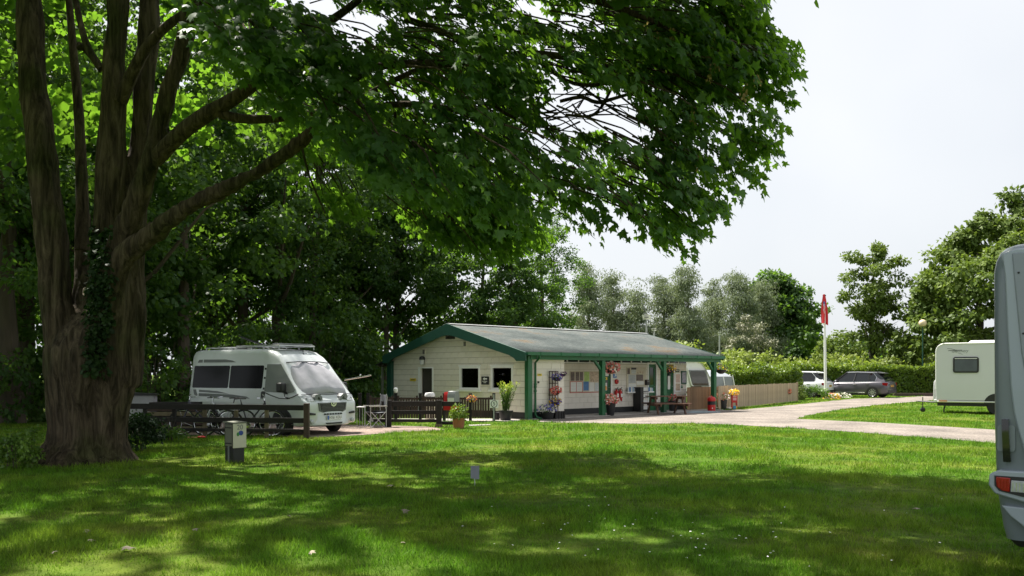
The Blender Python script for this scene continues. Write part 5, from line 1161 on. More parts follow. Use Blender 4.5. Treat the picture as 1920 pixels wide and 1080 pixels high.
# ------------------------------------------------------------------ fences
T['dark_wood'] = mat('dark_stained_wood', (.015, .012, .011), .8, var=.35, scale=5, stretch=(3, 3, 3), bump=.3, per=.25)
T['brown_wood'] = mat('brown_stained_wood', (.060, .036, .028), .75, var=.3, scale=6, bump=.3, per=.25)
T['post_wood'] = mat('weathered_post', (.17, .14, .085), .85, var=.3, scale=7, bump=.4, per=.2)
FY = 21.0
def fx(px, Y=FY): return (px - 960) / FOC * Y
rf = thing('rail_fence', 'low dark post and rail fence in front of the campervan', 'fence', (fx(405), FY, 0))
o0 = fx(405)
def rail(parent, base, pa, pb, w_=.045, h_=.13, m_='dark_wood'):
    return MB().bar(Vector(pa) - base, Vector(pb) - base, w_, h_).build('rail', T[m_], parent, bevel=.006)
fb0 = Vector((o0, FY, 0))
for (p0, p1) in ((232, 405), (405, 574)):
    for (ya, yb, hh) in ((761.5, 764.5, .135), (786, 788.5, .125), (804, 807.5, .075)):
        rail(rf, fb0, at(p0, ya + (yb - ya) * (p0 - 232) / 342, FY + .05), at(p1 - .6, ya + (yb - ya) * (p1 - 232) / 342, FY + .05), .045, hh)
for px, tp, m_ in ((384, 767, 'post_wood'), (443, 769, 'post_wood'), (500, 768, 'post_wood'), (327, 766, 'dark_wood'), (272, 766, 'dark_wood')):
    q = at(px, tp, FY + .14) - fb0; MB().box((q.x - .045, q.y - .04, -.02), (q.x + .045, q.y + .04, q.z)).build('post', T[m_], rf, bevel=.006)
q = at(575, 756, FY) - fb0; MB().box((q.x - .065, q.y - .065, -.02), (q.x + .065, q.y + .065, q.z)).build('post', T['brown_wood'], rf, bevel=.01)
# short rail fence right of the camping chair
F2 = 25.4; b2 = Vector((fx(823, F2), F2, 0)); rf2 = thing('rail_fence', 'short dark rail fence before the picket fence and the barbecue', 'fence', b2)
for (p0, p1, ya, yb, hh) in ((715, 823, 757, 757, .155), (823, 866, 757, 757.5, .14), (700, 823, 788, 789, .09), (823, 868, 793, 794, .09), (700, 823, 773, 773, .11)):
    rail(rf2, b2, at(p0, ya, F2 + .05), at(p1, yb, F2 + .05), .045, hh)
q = at(823, 750, F2) - b2; MB().box((-.08, -.07, -.02), (.08, .07, q.z)).build('post', T['dark_wood'], rf2, bevel=.01)
q = at(728, 750, F2) - b2; MB().box((q.x - .09, -.07, -.02), (q.x + .09, .07, q.z)).build('post', T['dark_wood'], rf2, bevel=.01)
MB().box((-.10, -.12, 0), (.10, .12, .10)).build('post_foot', T['post_wood'], rf2)
# scalloped picket fence before the gable
PY_ = 28.6; pk0 = Vector((fx(800, PY_), PY_, 0)); pf = thing('picket_fence', 'dark brown picket fence with dipping tops in front of the gable', 'fence', pk0)
posts = [675, 690, 742, 788, 833, 882, 926]
pkm = {}
def picket(px, ztop):
    k = round(ztop, 2)
    if k not in pkm: pkm[k] = MB().prism([(-.034, .10), (.034, .10), (.034, k - .02), (.012, k), (-.012, k), (-.034, k - .02)], -.01, .01, 'xz').mesh('picket', T['brown_wood'])
    o = link(pkm[k], 'picket', pf); o.location = (fx(px, PY_) - pk0.x + rnd.uniform(-.004, .004), -.05 + rnd.uniform(-.003, .003), 0); o.rotation_euler = (0, rnd.uniform(-.008, .008), 0)
zt = lambda py: CAMH + (HOR - py) / FOC * PY_
for a, b in zip(posts[:-1], posts[1:]):
    if b - a < 20: continue
    k = int((b - a) / 5.4)
    for i in range(k):
        t = (i + .5) / k; picket(a + 3 + (b - a - 6) * t, zt(739.5) - .17 * math.sin(math.pi * t))
    for z in (.28, .72): MB().box((fx(a, PY_) - pk0.x + .05, -.036, z), (fx(b, PY_) - pk0.x - .05, 0, z + .07)).build('rail', T['brown_wood'], pf)
for px in posts:
    x = fx(px, PY_) - pk0.x; MB().box((x - .05, -.05, -.02), (x + .05, .05, zt(738))).box((x - .06, -.06, zt(738)), (x + .06, .06, zt(737))).build('post', T['dark_wood'], pf, bevel=.008)
# pale board fence by the road
T['pale_wood'] = mat('pale_larch', (.40, .31, .21), .8, var=.22, scale=4, stretch=(6, 6, .6), bump=.2, per=.14)
pa, pb_ = G(1347, 769.0), G(1494, 753); bf = thing('board_fence', 'pale vertical board fence beside the road behind the red bin', 'fence', pa, math.atan2(pb_.y - pa.y, pb_.x - pa.x))
L = (pb_ - pa).length; bw_ = .125; nB = int(L / bw_); bmm = [MB().box((0, -.012, .04), (bw_ - .012, .012, z)).mesh('board', T['pale_wood']) for z in (1.04, 1.06, 1.05)]
for i in range(nB):
    o = link(bmm[rnd.randrange(3)], 'board', bf); o.location = (i * bw_, rnd.uniform(-.006, .006), rnd.uniform(-.012, .012)); o.rotation_euler = (0, rnd.uniform(-.006, .006), 0)
for z in (.25, .8): MB().box((0, .014, z), (L, .06, z + .08)).build('rail', T['pale_wood'], bf)
MB().box((L, -.05, 0), (L + .1, .05, 1.1)).build('post', T['pale_wood'], bf)
pc, pd = G(1286, 772.5), G(1347, 769); bf2 = thing('board_fence', 'short brown board fence under the porch end behind the easel board', 'fence', pc + Vector((.3, 1.2, 0)), math.atan2(pd.y - pc.y, pd.x - pc.x))
L2 = (pd - pc).length + .6; bm2 = MB().box((0, -.012, .04), (.105, .012, 1.0)).mesh('board', mat('brown_larch', (.26, .16, .09), .8, var=.25, scale=5, stretch=(6, 6, .6), per=.2))
for i in range(int(L2 / .125)):
    o = link(bm2, 'board', bf2); o.location = (i * .125, rnd.uniform(-.004, .004), rnd.uniform(-.01, .01))
for z in (.25, .75): MB().box((0, .014, z), (L2, .05, z + .08)).build('rail', T['pale_wood'], bf2)

# ------------------------------------------------------------------ bicycles, cabinet, chair, table behind the fences
def bicycle(name, label, loc, rz, col_, lean=.12):
    t = thing(name, label, 'bicycle', loc, rz, 'bicycles leaning behind the fence'); t.rotation_euler = (lean, 0, rz)
    fm = mat(name + '_paint', col_, .3, metal=.2)
    for x in (-.52, .52):
        w_ = MB(); pts = [(x + .33 * math.cos(R(a)), 0, .34 + .33 * math.sin(R(a))) for a in range(0, 361, 15)]; w_.tube(pts, .02, 6, cap=False)
        wo = w_.build('wheel', T['rubber'], t); s_ = MB()
        for k in range(9): a = R(40 * k); s_.tube([(x, 0, .34), (x + .31 * math.cos(a), 0, .34 + .31 * math.sin(a))], .003, 4)
        pts = [(x + .305 * math.cos(R(a)), 0, .34 + .305 * math.sin(R(a))) for a in range(0, 361, 15)]; s_.tube(pts, .010, 5, cap=False)
        s_.build('spokes', T['chrome'], wo)
    f = MB(); S, H_, B = (-.22, 0, .85), (.36, 0, .86), (-.08, 0, .32)
    f.tube([S, B], .018, 8).tube([B, H_], .02, 8).tube([(-.20, 0, .78), (.35, 0, .80)], .018, 8)
    for y in (-.05, .05): f.tube([(-.52, y, .34), (-.21, y * .3, .8)], .010, 6).tube([(-.52, y, .34), B], .010, 6).tube([(.52, y, .34), (.40, y * .6, .66)], .014, 6)
    f.tube([(.40, 0, .66), (.35, 0, .92)], .02, 8); f.build('frame', fm, t)
    MB().tube([(.35, 0, .92), (.33, 0, 1.0)], .014, 6).tube([(.24, -.30, 1.03), (.33, -.16, 1.0), (.35, 0, 1.0), (.33, .16, 1.0), (.24, .30, 1.03)], .013, 6).build('handlebar', T['chrome'], t)
    MB().tube([(-.22, 0, .85), (-.24, 0, .95)], .014, 6).loft([[(-.38, -.08, .955), (-.38, .08, .955), (-.38, .07, .99), (-.38, -.07, .99)], [(-.25, -.05, .965), (-.25, .05, .965), (-.25, .04, .99), (-.25, -.04, .99)], [(-.10, -.02, .96), (-.10, .02, .96), (-.10, .015, .98), (-.10, -.015, .98)]]).build('saddle', T['black'], t)
    MB().lathe([(.085, -.06), (.09, -.055), (.085, -.05)], 16, 0, (-.08, 0, .32), 'y').tube([(-.08, -.07, .32), (.02, -.08, .20)], .01, 5).tube([(-.08, .05, .32), (-.18, .07, .44)], .01, 5).build('crank', T['chrome'], t)
    return t
bicycle('bicycle', 'silver framed bicycle with raised handlebar behind the rail fence', (fx(418, 21.7), 21.75, 0), R(172), (.55, .57, .58))
bicycle('bicycle', 'dark bicycle nearest the cabinet behind the rail fence', (fx(378, 22.1), 22.15, 0), R(186), (.05, .05, .07))
bicycle('bicycle', 'black bicycle whose wheels show low behind the campervan fence', (fx(470, 21.5), 21.55, 0), R(4), (.03, .03, .04))
cb = thing('utility_cabinet', 'pale grey ribbed cabinet with dark lid behind the left of the fence', 'cabinet', (fx(268, 24), 24, 0), R(12))
MB().box((-.33, -.25, 0), (.33, .25, .98)).build('body', mat('cabinet_grey', (.40, .39, .42), .7, var=.1), cb)
for k in range(6): MB().box((-.31 + k * .11, -.262, .04), (-.31 + k * .11 + .092, -.251, .78)).build('panel', mat('cabinet_panel', (.44, .43, .46), .7, var=.08), cb)
MB().prism([(-.38, .985), (.38, .985), (.38, 1.02), (-.38, 1.07)], -.3, .3, 'xz').build('lid', T['black'], cb)
pbm = thing('timber_pile', 'pile of old brown boards lying behind the left of the fence', 'boards', (fx(330, 23.2), 23.2, 0), R(3))
for k in range(6): MB().box((-.9 + .05 * k, -.2, .06 + k * .13), (.8 - .03 * k, .2, .17 + k * .13)).build('board', [T['post_wood'], T['brown_wood'], T['dark_wood']][k % 3], pbm, bevel=.01)
rl = thing('tool', 'red and wooden tool lying low at the foot of the fence', 'tool', (fx(370, 20.85), 20.86, .03), 0)
MB().tube([(-.25, 0, 0), (0, 0, .0)], .02, 8).build('handle', mat('pale_handle', (.42, .24, .10), .7), rl); MB().ball((.1, 0, .01), .055, 0, 10, 6, (2, 1, .6)).build('head', T['red'], rl)
# director's chair
CY = G(0, 801).y; ch = thing('camping_chair', 'grey folding camping chair with pale arms beside the campervan', 'chair', (fx(704, CY), CY, 0), R(28))
fr = MB()
for y in (-.27, .27): fr.tube([(-.22, y, 0), (.22, y, .46)], .012, 6).tube([(.22, y, 0), (-.22, y, .46)], .012, 6).tube([(-.24, y, 0), (-.24, y, .62)], .013, 6).tube([(.24, y, 0), (.24, y, .60)], .013, 6)
for y in (-.27,): fr.tube([(-.22, y, .02), (.22, -y, .02)], .008, 5)
for y in (-.27, .27): fr.tube([(.22, y, .56), (.27, y, .90), (.24, y, .985)], .014, 6)
fr.build('frame', T['alloy'], ch)
MB().loft([[(-.24, -.26, .45), (-.24, .26, .45), (-.24, .26, .465), (-.24, -.26, .465)], [(0, -.26, .42), (0, .26, .42), (0, .26, .435), (0, -.26, .435)], [(.24, -.26, .44), (.24, .26, .44), (.24, .26, .455), (.24, -.26, .455)]]).build('seat', mat('grey_canvas', (.13, .14, .16), .9), ch)
MB().box((.245, -.27, .60), (.275, .27, .96)).build('backrest', mat('grey_canvas_back', (.13, .14, .16), .9), ch)
for y in (-.30, .30): MB().box((-.28, y - .03, .615), (.26, y + .03, .645)).build('armrest', mat('pale_arm', (.36, .34, .30), .6), ch, bevel=.01)
tb = thing('camping_table', 'small white metal camping table between the campervan and the chair', 'table', (fx(677, 25.0), 25.0, 0), R(-12)); tb.scale = (.45, .6, 1)
MB().box((-.22, -.2, .60), (.22, .2, .63)).build('tabletop', T['white'], tb, bevel=.005)
for x in (-.19, .19):
    for y in (-.17, .17): MB().tube([(x, y, 0), (x, y, .6)], .012, 6).build('leg', T['alloy'], tb)
# barbecue behind the rails
BY = 27.4; bq = thing('barbecue', 'red barbecue with grey lid behind the dark rail fence', 'barbecue', (fx(846, BY), BY, 0), R(-20)); bq.scale = (.62, .75, 1)
MB().box((-.32, -.22, .42), (.32, .22, .62)).build('shelf_box', T['red'], bq, bevel=.01)
MB().prism([(-.24, .66), (.24, .66), (.24, .86), (.16, 1.0), (-.16, 1.0), (-.24, .86)], -.30, -.10, 'yz').build('side', T['red'], bq)
MB().prism([(-.26, .66), (.26, .66), (.26, .88), (.18, 1.03), (-.18, 1.03), (-.26, .88)], -.08, .34, 'yz').build('lid', mat('grey_lid', (.28, .29, .30), .4, metal=.4), bq, bevel=.01)
MB().box((-.05, -.275, .70), (.30, -.262, .82)).build('front_panel', T['paper'], bq)
for x in (-.28, .28):
    for y in (-.18, .18): MB().tube([(x, y, 0), (x, y, .66)], .018, 6).build('leg', T['black'], bq)
# pale churn and white ball finial by the fence
MY_ = 29.4; mc = thing('milk_churn', 'white and black drum standing behind the picket fence', 'drum', (fx(806, MY_), MY_, 0), 0)
MB().lathe([(.15, .0), (.17, .03), (.17, .72), (.15, .78)], 20).build('body', mat('cream_drum', (.62, .58, .46), .5), mc); MB().lathe([(.176, .80), (.18, .82), (.18, .86), (.15, .93), (.03, .94)], 20).build('lid', T['white'], mc); MB().lathe([(.174, .72), (.178, .73), (.178, .79), (.174, .80)], 20).build('band', T['black'], mc)
fn = thing('lamp', 'small white rounded lamp on the picket fence post', 'lamp', (fx(742, PY_), PY_, zt(737)), 0)
MB().lathe([(.03, 0), (.05, .02), (.075, .08), (.07, .15), (.03, .19)], 14).build('shade', T['white'], fn)

# ------------------------------------------------------------------ planters, baskets and flowers
def flowers(name, c, rad, n, size, cols, parent, lf='pot', nl=None, droop=.3):
    p, tp_, nn, s, tone = blob(c, rad, nl or n * 3, size * 1.1, .5, droop, .3); leaves('foliage', p, tp_, nn, s, T[lf], OVAL, parent, 'stuff', tone)
    for k in cols:
        p, tp_, nn, s, tone = blob(c, np.array(rad) * 1.06, n * 3, size, .4, .2, .75); leaves('flowers', p, tp_, nn, s, T['petal_' + k], LOBED, parent, 'stuff', tone)
def basket(name, label, cat, loc, r, cols, n=26, hang=None, rz=0, trail=.5, lf='pot', bowl='black'):
    t = thing(name, label, cat, loc, rz)
    MB().lathe([(r * .25, -r * .75), (r * .7, -r * .55), (r * .95, -.1 * r), (r, 0), (r * .9, .02), (r * .2, .0)], 18).build('bowl', T[bowl], t)
    flowers('flowers', (0, -.02, r * .25), (r * 1.25, r * 1.2, r * .8), n, r * .32, cols, t, lf, droop=trail)
    if hang: MB().tube([(0, 0, r * .5), (0, 0, hang)], .006, 4).tube([(-r * .9, 0, 0), (0, 0, hang * .75), (r * .9, 0, 0)], .004, 4).build('chain', T['steel'], t)
    return t
def pot(name, label, loc, r0, r1, h, m_, ribs=False):
    t = thing(name, label, 'planter', loc)
    MB().lathe([(r0, 0), (r0 * 1.02, .01), (r1, h - .04), (r1 * 1.08, h - .04), (r1 * 1.1, h), (r1 * .9, h - .01), (r1 * .85, h - .06), (.01, h - .06)], 22).build('pot', m_, t)
    return t
gp = lambda px, py, z=0.0: G(px, py, z)
# terracotta half-barrel with herbs
tc_ = thing('planter', 'terracotta slatted planter with leafy herbs at the end of the rail fence', 'planter', gp(860, 803.5), R(8))
trm = mat('terracotta', (.34, .13, .06), .8, var=.2, per=.12)
for k in range(14):
    a = 2 * math.pi * (k + .5) / 14; MB().bar((.135 * math.cos(a), .135 * math.sin(a), .0), (.17 * math.cos(a), .17 * math.sin(a), .30), .07, .02, up=(math.cos(a), math.sin(a), 0)).build('slat', trm, tc_)
MB().lathe([(.12, .0), (.15, .25), (.01, .26)], 16).build('soil', T['dark_in'], tc_)
q = blob((0, 0, .45), (.30, .28, .26), 420, .075, .5, .2, .2); leaves('foliage', q[0], q[1], q[2], q[3], T['hedge'], OVAL, tc_, 'stuff', q[4])
# lime stems in a black tub
lp = pot('planter', 'big black tub of tall lime tipped lily stems at the gable corner', gp(948, 788.5), .17, .235, .34, T['black'])
st_ = MB(); tips = []; lv = []
for k in range(26):
    a = rnd.random() * 6.28; d = rnd.uniform(.03, .30); h = rnd.uniform(.95, 1.25); st_.tube([(.1 * math.cos(a), .1 * math.sin(a), .3), (d * .6 * math.cos(a) + .05, d * .6 * math.sin(a), .7), (d * 1.1 * math.cos(a) + .1, d * 1.1 * math.sin(a), h)], .009, 4)
    tips.append(blob((d * 1.1 * math.cos(a) + .1, d * 1.1 * math.sin(a), h + .02), (.06, .06, .07), 14, .07, droop=-.4))
    for z in np.arange(.42, h, .10): f = (z - .3) / (h - .3); lv.append(blob((d * 1.1 * f * math.cos(a) + .1 * f, d * 1.1 * f * math.sin(a), z), (.05, .05, .04), 7, .07, droop=-.3))
st_.build('stems', mat('dark_stem', (.05, .08, .02), .7), lp, kind='stuff'); q = cat_(tips); leaves('tips', q[0], q[1], q[2], q[3], T['lime'], NARROW, lp, 'stuff', q[4]); q = cat_(lv); leaves('foliage', q[0], q[1], q[2], q[3], T['pot'], NARROW, lp, 'stuff', q[4])
tub2 = pot('planter', 'small empty black tub beside the big tub of lime stems', gp(931, 787.5), .10, .13, .26, T['black'])
# speed sign
SG = gp(926, 790); s5 = thing('speed_sign', 'white 5 sign in a black ring on a thin post by the lime stems', 'sign', SG)
zs = CAMH + (HOR - 757.5) / FOC * SG.y
MB().box((-.02, -.01, 0), (.02, .01, zs + .32)).build('post', T['steel'], s5)
pl_ = MB().box((-.13, -.025, zs - .13), (.15, -.012, zs + .14)).build('plate', T['white'], s5)
ring = MB().tube([(.01 + .10 * math.cos(R(a)), -.028, zs + .005 + .115 * math.sin(R(a))) for a in range(0, 361, 15)], .011, 6, cap=False).build('ring', T['black'], pl_)
text('5', .17, T['black'], 'number', pl_, (.01, -.03, zs + .005))
# basket on the picket fence
basket('flower_basket', 'fence basket of yellow and red pansies on the picket fence', 'flower basket', (fx(885, PY_), PY_ - .28, zt(749)), .13, ['yellow', 'coral', 'purple'], 22)
# trellis and its pots
def front_pt(px, py, off=-.12): s, r_, z = hit(px, py, 'r', off); return bl(s, r_, z)
q = front_pt(1037.5, 783, -.06); tr_ = thing('trellis', 'brown wooden trellis leaning on the cream porch wall', 'trellis', Vector((q.x, q.y, 0)), HRZ)
wz = CAMH + (HOR - 696) / FOC * q.y
for x in (-.21, -.07, .07, .21): MB().box((x - .014, -.03, 0), (x + .014, -.012, wz)).build('upright', T['brown_wood'], tr_)
for k in range(7): MB().box((-.225, -.012, wz - .02 - k * .21), (.225, .004, wz + .008 - k * .21)).build('crossbar', T['brown_wood'], tr_)
for (px, py, cols, r, lab) in [(1044, 709, ['blue', 'purple'], .15, 'top trellis basket with big blue petunias'), (1042, 734, ['red', 'coral', 'pink'], .16, 'middle trellis basket with red and pink flowers trailing right'), (1041, 755, ['purple', 'blue', 'yellow'], .16, 'lowest trellis basket of purple flowers with one yellow bloom')]:
    basket('flower_basket', lab, 'flower basket', front_pt(px, py, -.26), r, cols, 16, rz=HRZ, lf='wood_leaf')
t = basket('flower_basket', 'dark leafy basket at the top right corner of the trellis', 'flower basket', front_pt(1056, 702, -.14), .10, ['purple'], 18, lf='ivy')
q = front_pt(1026, 785, -.30); q.z = 0; pp = pot('planter', 'low dark planter of blue and white flowers below the trellis', q, .20, .24, .26, T['black']); flowers('f', (0, 0, .36), (.32, .28, .17), 20, .06, ['blue', 'white'], pp)
q = front_pt(1046, 784, -.30); q.z = 0; cr = thing('crate', 'dark slatted crate standing under the trellis', 'crate', q, HRZ)
for x in (-.22, -.07, .08, .20): MB().box((x - .03, -.13, 0), (x + .03, -.11, .26)).build('slat', T['dark_wood'], cr)
MB().box((-.25, -.11, .02), (.25, .12, .24)).build('body', T['black'], cr)
# pot by the first post
q = bl(hit(1148, 779, 'r', -.3)[0], -.22, .035); pz = pot('planter', 'tall black pot of pink and white flowers by the first porch post', q, .13, .19, .46, T['black']); flowers('f', (0, 0, .58), (.32, .3, .19), 22, .075, ['white', 'pink', 'coral'], pz); q = blob((-.28, 0, .62), (.14, .14, .14), 60, .09); leaves('lime_foliage', q[0], q[1], q[2], q[3], T['lime'], OVAL, pz, 'stuff', q[4])
q = bl(hit(1262, 774, 'r', .5)[0], .5, .035); pz = pot('planter', 'black pot with dark red flowers behind the picnic table', q, .15, .2, .44, T['black']); flowers('f', (0, 0, .52), (.22, .2, .14), 14, .06, ['red', 'pink'], pz, 'wood_leaf')
# hanging baskets
def hang_pt(px, py, off): s, r_, z = hit(px, py, 'r', off); return bl(s, r_, z)
basket('hanging_basket', 'hanging basket of pink and white flowers beside the first porch post', 'hanging basket', hang_pt(1146, 692, -.05), .24, ['white', 'pink', 'coral'], 22, .42)
basket('hanging_basket', 'hanging basket of lime leaves and red trails beside the second porch post', 'hanging basket', hang_pt(1256, 693, -.05), .19, ['coral', 'yellow'], 10, .40, lf='lime', trail=1.2)
basket('hanging_basket', 'dark hanging basket with orange flowers outside the end porch post', 'hanging basket', hang_pt(1352, 694, -.25), .22, ['yellow', 'purple'], 8, .35, lf='ivy')
wp = MB()
q = front_pt(1351, 690, -.2)
basket('flower_basket', 'orange flower basket fixed to the right end of the pale board fence', 'flower basket', at(1472, 735, 47.2) + Vector((0, -.3, 0)), .20, ['coral', 'coral'], 24)
# picnic table
q = bl(hit(1244, 775, 'r', -.6)[0], -.75, 0); pt_ = thing('picnic_table', 'brown wooden picnic table on the gravel before the porch', 'picnic table', q, R(12)); pt_.scale = (.9, .9, .98)
for k in range(5): MB().box((-.85, -.36 + k * .146, .70), (.85, -.36 + k * .146 + .138, .735)).build('top_plank', mat('picnic_wood', (.12, .060, .038), .7, var=.25, scale=6, per=.2) if k == 0 else bpy.data.materials['picnic_wood'], pt_, bevel=.005)
for y in (-.78, .56):
    for k in range(2): MB().box((-.85, y + k * .12, .42), (.85, y + k * .12 + .11, .455)).build('seat_plank', bpy.data.materials['picnic_wood'], pt_, bevel=.005)
for x in (-.62, .62):
    MB().bar((x, -.62, 0), (x, -.22, .70), .05, .10, up=(0, 1, 0)).build('leg', bpy.data.materials['picnic_wood'], pt_); MB().bar((x, .62, 0), (x, .22, .70), .05, .10, up=(0, 1, 0)).build('leg', bpy.data.materials['picnic_wood'], pt_)
    MB().box((x + .03, -.80, .33), (x + .075, .80, .42)).build('bearer', bpy.data.materials['picnic_wood'], pt_); MB().box((x + .03, -.35, .60), (x + .07, .35, .69)).build('bearer', bpy.data.materials['picnic_wood'], pt_)
# easel board, red bin, pots, red box sign
q = gp(1309, 767.5); ez = thing('easel_board', 'weathered wooden easel board with faded lines leaning beside the red bin', 'sign board', q, R(15)); H_ = 1.02
bd_ = MB().prism([(-.29, .10), (.30, .10), (.22, H_ + .02), (-.26, H_)], -.02, .02, 'xz').build('board', mat('weathered_board', (.20, .165, .105), .8, var=.25, scale=8), ez); bd_.rotation_euler = (R(-10), 0, 0)
MB().bar((-.29, -.03, .0), (-.26, -.03, H_), .04, .03).bar((.31, -.03, .0), (.22, -.03, H_), .04, .03).bar((-.27, -.03, H_), (.23, -.03, H_ + .02), .04, .03).build('frame', T['post_wood'], bd_)
for k in range(6): MB().box((-.13, -.026, .34 + k * .09), (.12 - .03 * (k % 2), -.019, .355 + k * .09)).build('lettering', T['dark_wood'], bd_)
q = gp(1317, 774); mt_ = thing('ramp', 'grey blue metal ramp plate on the gravel before the easel board', 'ramp', q, R(14)); MB().prism([(-.62, 0), (.68, 0), (.62, .06), (-.3, .07)], -.30, .28, 'xz').build('plate', mat('blue_grey_plate', (.26, .32, .34), .5, var=.15), mt_)
q = gp(1334, 772); rb = thing('litter_bin', 'round red litter bin with black mouth by the end porch post', 'bin', q); rb.scale = (.68, .68, .76)
MB().lathe([(.20, 0), (.235, .02), (.245, .36), (.245, .38)], 24).build('body', T['red'], rb); MB().lathe([(.225, .38), (.24, .39), (.24, .56), (.225, .58)], 24).build('mouth', T['black'], rb)
MB().lathe([(.25, .58), (.26, .60), (.255, .72), (.20, .80), (.06, .83), (.02, .86), (.02, .90)], 24).build('lid', T['red'], rb); MB().ball((.0, -.25, .2), .035, 0, 10, 6, (1, .3, 1)).build('mark', T['paper'], rb)
q = gp(1355, 768.3); pz = pot('planter', 'black pot of green leaves and white flowers right of the red bin', q, .15, .19, .44, T['black']); flowers('f', (-.05, 0, .55), (.32, .28, .18), 14, .07, ['white', 'coral'], pz, 'wood_leaf')
for px in (1347, 1367): st2 = thing('stone', {1347: 'pale stone at the foot of the end porch post', 1367: 'pale stone left of the red flower stand'}[px], 'stone', gp(px, 768)); MB().ball((0, 0, .06), .10, 0, 10, 6, (1.3, 1, .6)).build('rock', mat('pale_stone', (.6, .56, .48), .9, var=.2), st2, smooth=2)
q = gp(1376.5, 767.8); rx = thing('flower_stand', 'red stand with white lettering and yellow flowers beside the board fence', 'flower stand', q); rx.scale = (.72, .72, .86)
MB().box((-.17, -.12, .36), (.17, .12, .80)).build('box', T['red'], rx, bevel=.01)
for z in (.66, .56, .48): MB().box((-.11, -.135, z), (.11, -.121, z + .05)).build('lettering', mat('pink_lettering', (.72, .5, .48), .6), rx)
for x in (-.14, .14): MB().box((x - .03, -.1, 0), (x + .03, .1, .36)).build('leg', T['red'], rx)
MB().box((-.09, -.2, 0), (.07, -.1, .19)).build('blue_box', mat('blue_box', (.05, .28, .5), .5), rx); MB().box((.09, -.16, 0), (.13, -.1, .2)).build('yellow_strip', inky, rx)
flowers('f', (0, 0, .88), (.30, .24, .14), 30, .08, ['yellow', 'yellow', 'white'], rx)

# ------------------------------------------------------------------ hook-up bollard, marker, flagpole, lamps
q = gp(440, 867); hb = thing('hookup_bollard', 'cream and black electric hook up bollard numbered 20 on the lawn', 'bollard', q, R(-38))
cm_ = mat('cream_box_shaded', (.15, .155, .12), .6, var=.08)  # cream with shade put into its colour, for the cover plate and cap
MB().box((-.135, -.11, 0), (.135, .11, .28)).build('base', T['black'], hb, bevel=.008); MB().box((-.02, -.13, 0), (.015, -.11, .30)).build('cable_guard', T['grey_trim'], hb)
bx = MB().box((-.14, -.115, .285), (.14, .115, .70)).build('housing', T['black'], hb, bevel=.006)
MB().box((-.10, -.128, .30), (.10, -.116, .69)).build('cover_plate', cm_, bx, bevel=.004); MB().box((-.11, -.135, .62), (.09, -.127, .64)).box((-.11, -.135, .34), (.09, -.127, .36)).build('strap', T['black'], bx)
fpl = MB().box((.142, -.135, .27), (.16, .135, .71)).build('front_plate', mat('cream_plate', (.62, .60, .47), .5, var=.06), bx, bevel=.005); MB().prism([(-.16, .715), (.17, .705), (.17, .73), (-.16, .74)], -.14, .14, 'xz').build('cap', cm_, bx)
text('20', .125, T['grey_trim'], 'number', fpl, (.162, .0, .635), (R(90), 0, R(90)))
MB().ball((.161, .02, .535), .05, 0, 12, 6, (.06, 1, .9)).build('emblem', mat('emblem_blue', (.03, .07, .32), .5), fpl); MB().ball((.162, -.04, .515), .03, 0, 10, 6, (.06, 1, 1.2)).build('emblem', mat('emblem_green', (.04, .22, .05), .5), fpl)
q = gp(890.5, 910); mk = thing('marker_peg', 'small grey pitch marker plate on a thin peg in the lawn', 'marker', q)
MB().bar((.0, 0, -.02), (-.012, 0, .28), .014, .014).build('peg', T['alloy'], mk); MB().box((-.06, -.012, .10), (.010, -.006, .28)).box((-.004, -.02, .09), (.062, -.013, .28)).build('plate', mat('grey_plate', (.22, .235, .27), .5, var=.1), mk)
q = gp(1548, 747.5); FPY = q.y; fp = thing('flagpole', 'tall white flagpole standing by the two parked cars', 'flagpole', q)
zt2 = CAMH + (HOR - 546) / FOC * FPY
MB().tube([(0, 0, 0), (-.04, 0, zt2 * .5), (-.08, 0, zt2 - .3)], [.085, .075, .045], 12).build('pole', T['white'], fp); MB().lathe([(.05, 0), (.10, .05), (.11, .1), (.03, .13)], 12).build('finial', T['black'], fp, loc=(-.08, 0, zt2 - .35))
fl = thing('flag', 'red flag with white and blue print hanging limp on the flagpole', 'flag', at(1545, 606, FPY)); H2 = (612 - 558) / FOC * FPY; vs = []; nU, nV = 14, 12
for j in range(nV + 1):
    t = j / nV
    for i in range(nU + 1):
        u = i / nU; w_ = .06 + .19 * math.sin(math.pi * min(1, t * .62 + .06)) ** 1.1; vs.append(((u - .55) * w_ * 1.6 + .05 * t - .02, -.10 + .07 * math.sin(u * 9 + t * 2) * (.4 + t), H2 * (1 - t) - (.28 * (u - .3) ** 2 if t > .6 else 0) * (t - .6) * 3))
fm_ = [mat('flag_red', (.66, .03, .04), .7, var=.08), mat('flag_print', (.75, .62, .66), .7), mat('flag_blue', (.12, .12, .38), .7)]
fo = MB(); fs = []; mi = []
for j in range(nV):
    for i in range(nU):
        a = j * (nU + 1) + i; fs.append((a, a + 1, a + nU + 2, a + nU + 1)); mi.append(1 if (j in (4, 5, 6, 7) and 4 <= i <= 9 and (i + j) % 2 == 0) else (2 if j in (3, 4) and 4 <= i <= 9 else 0))
fo.v = vs; fo.f = fs; fo.m = mi; fo.build('cloth', fm_, fl, smooth=1.5)
q = at(1730, 700, 66); gl = thing('globe_lamp', 'globe street lamp on a green pole in front of the big tree', 'street lamp', (q.x, 66, 0)); zg = CAMH + (HOR - 606) / FOC * 66
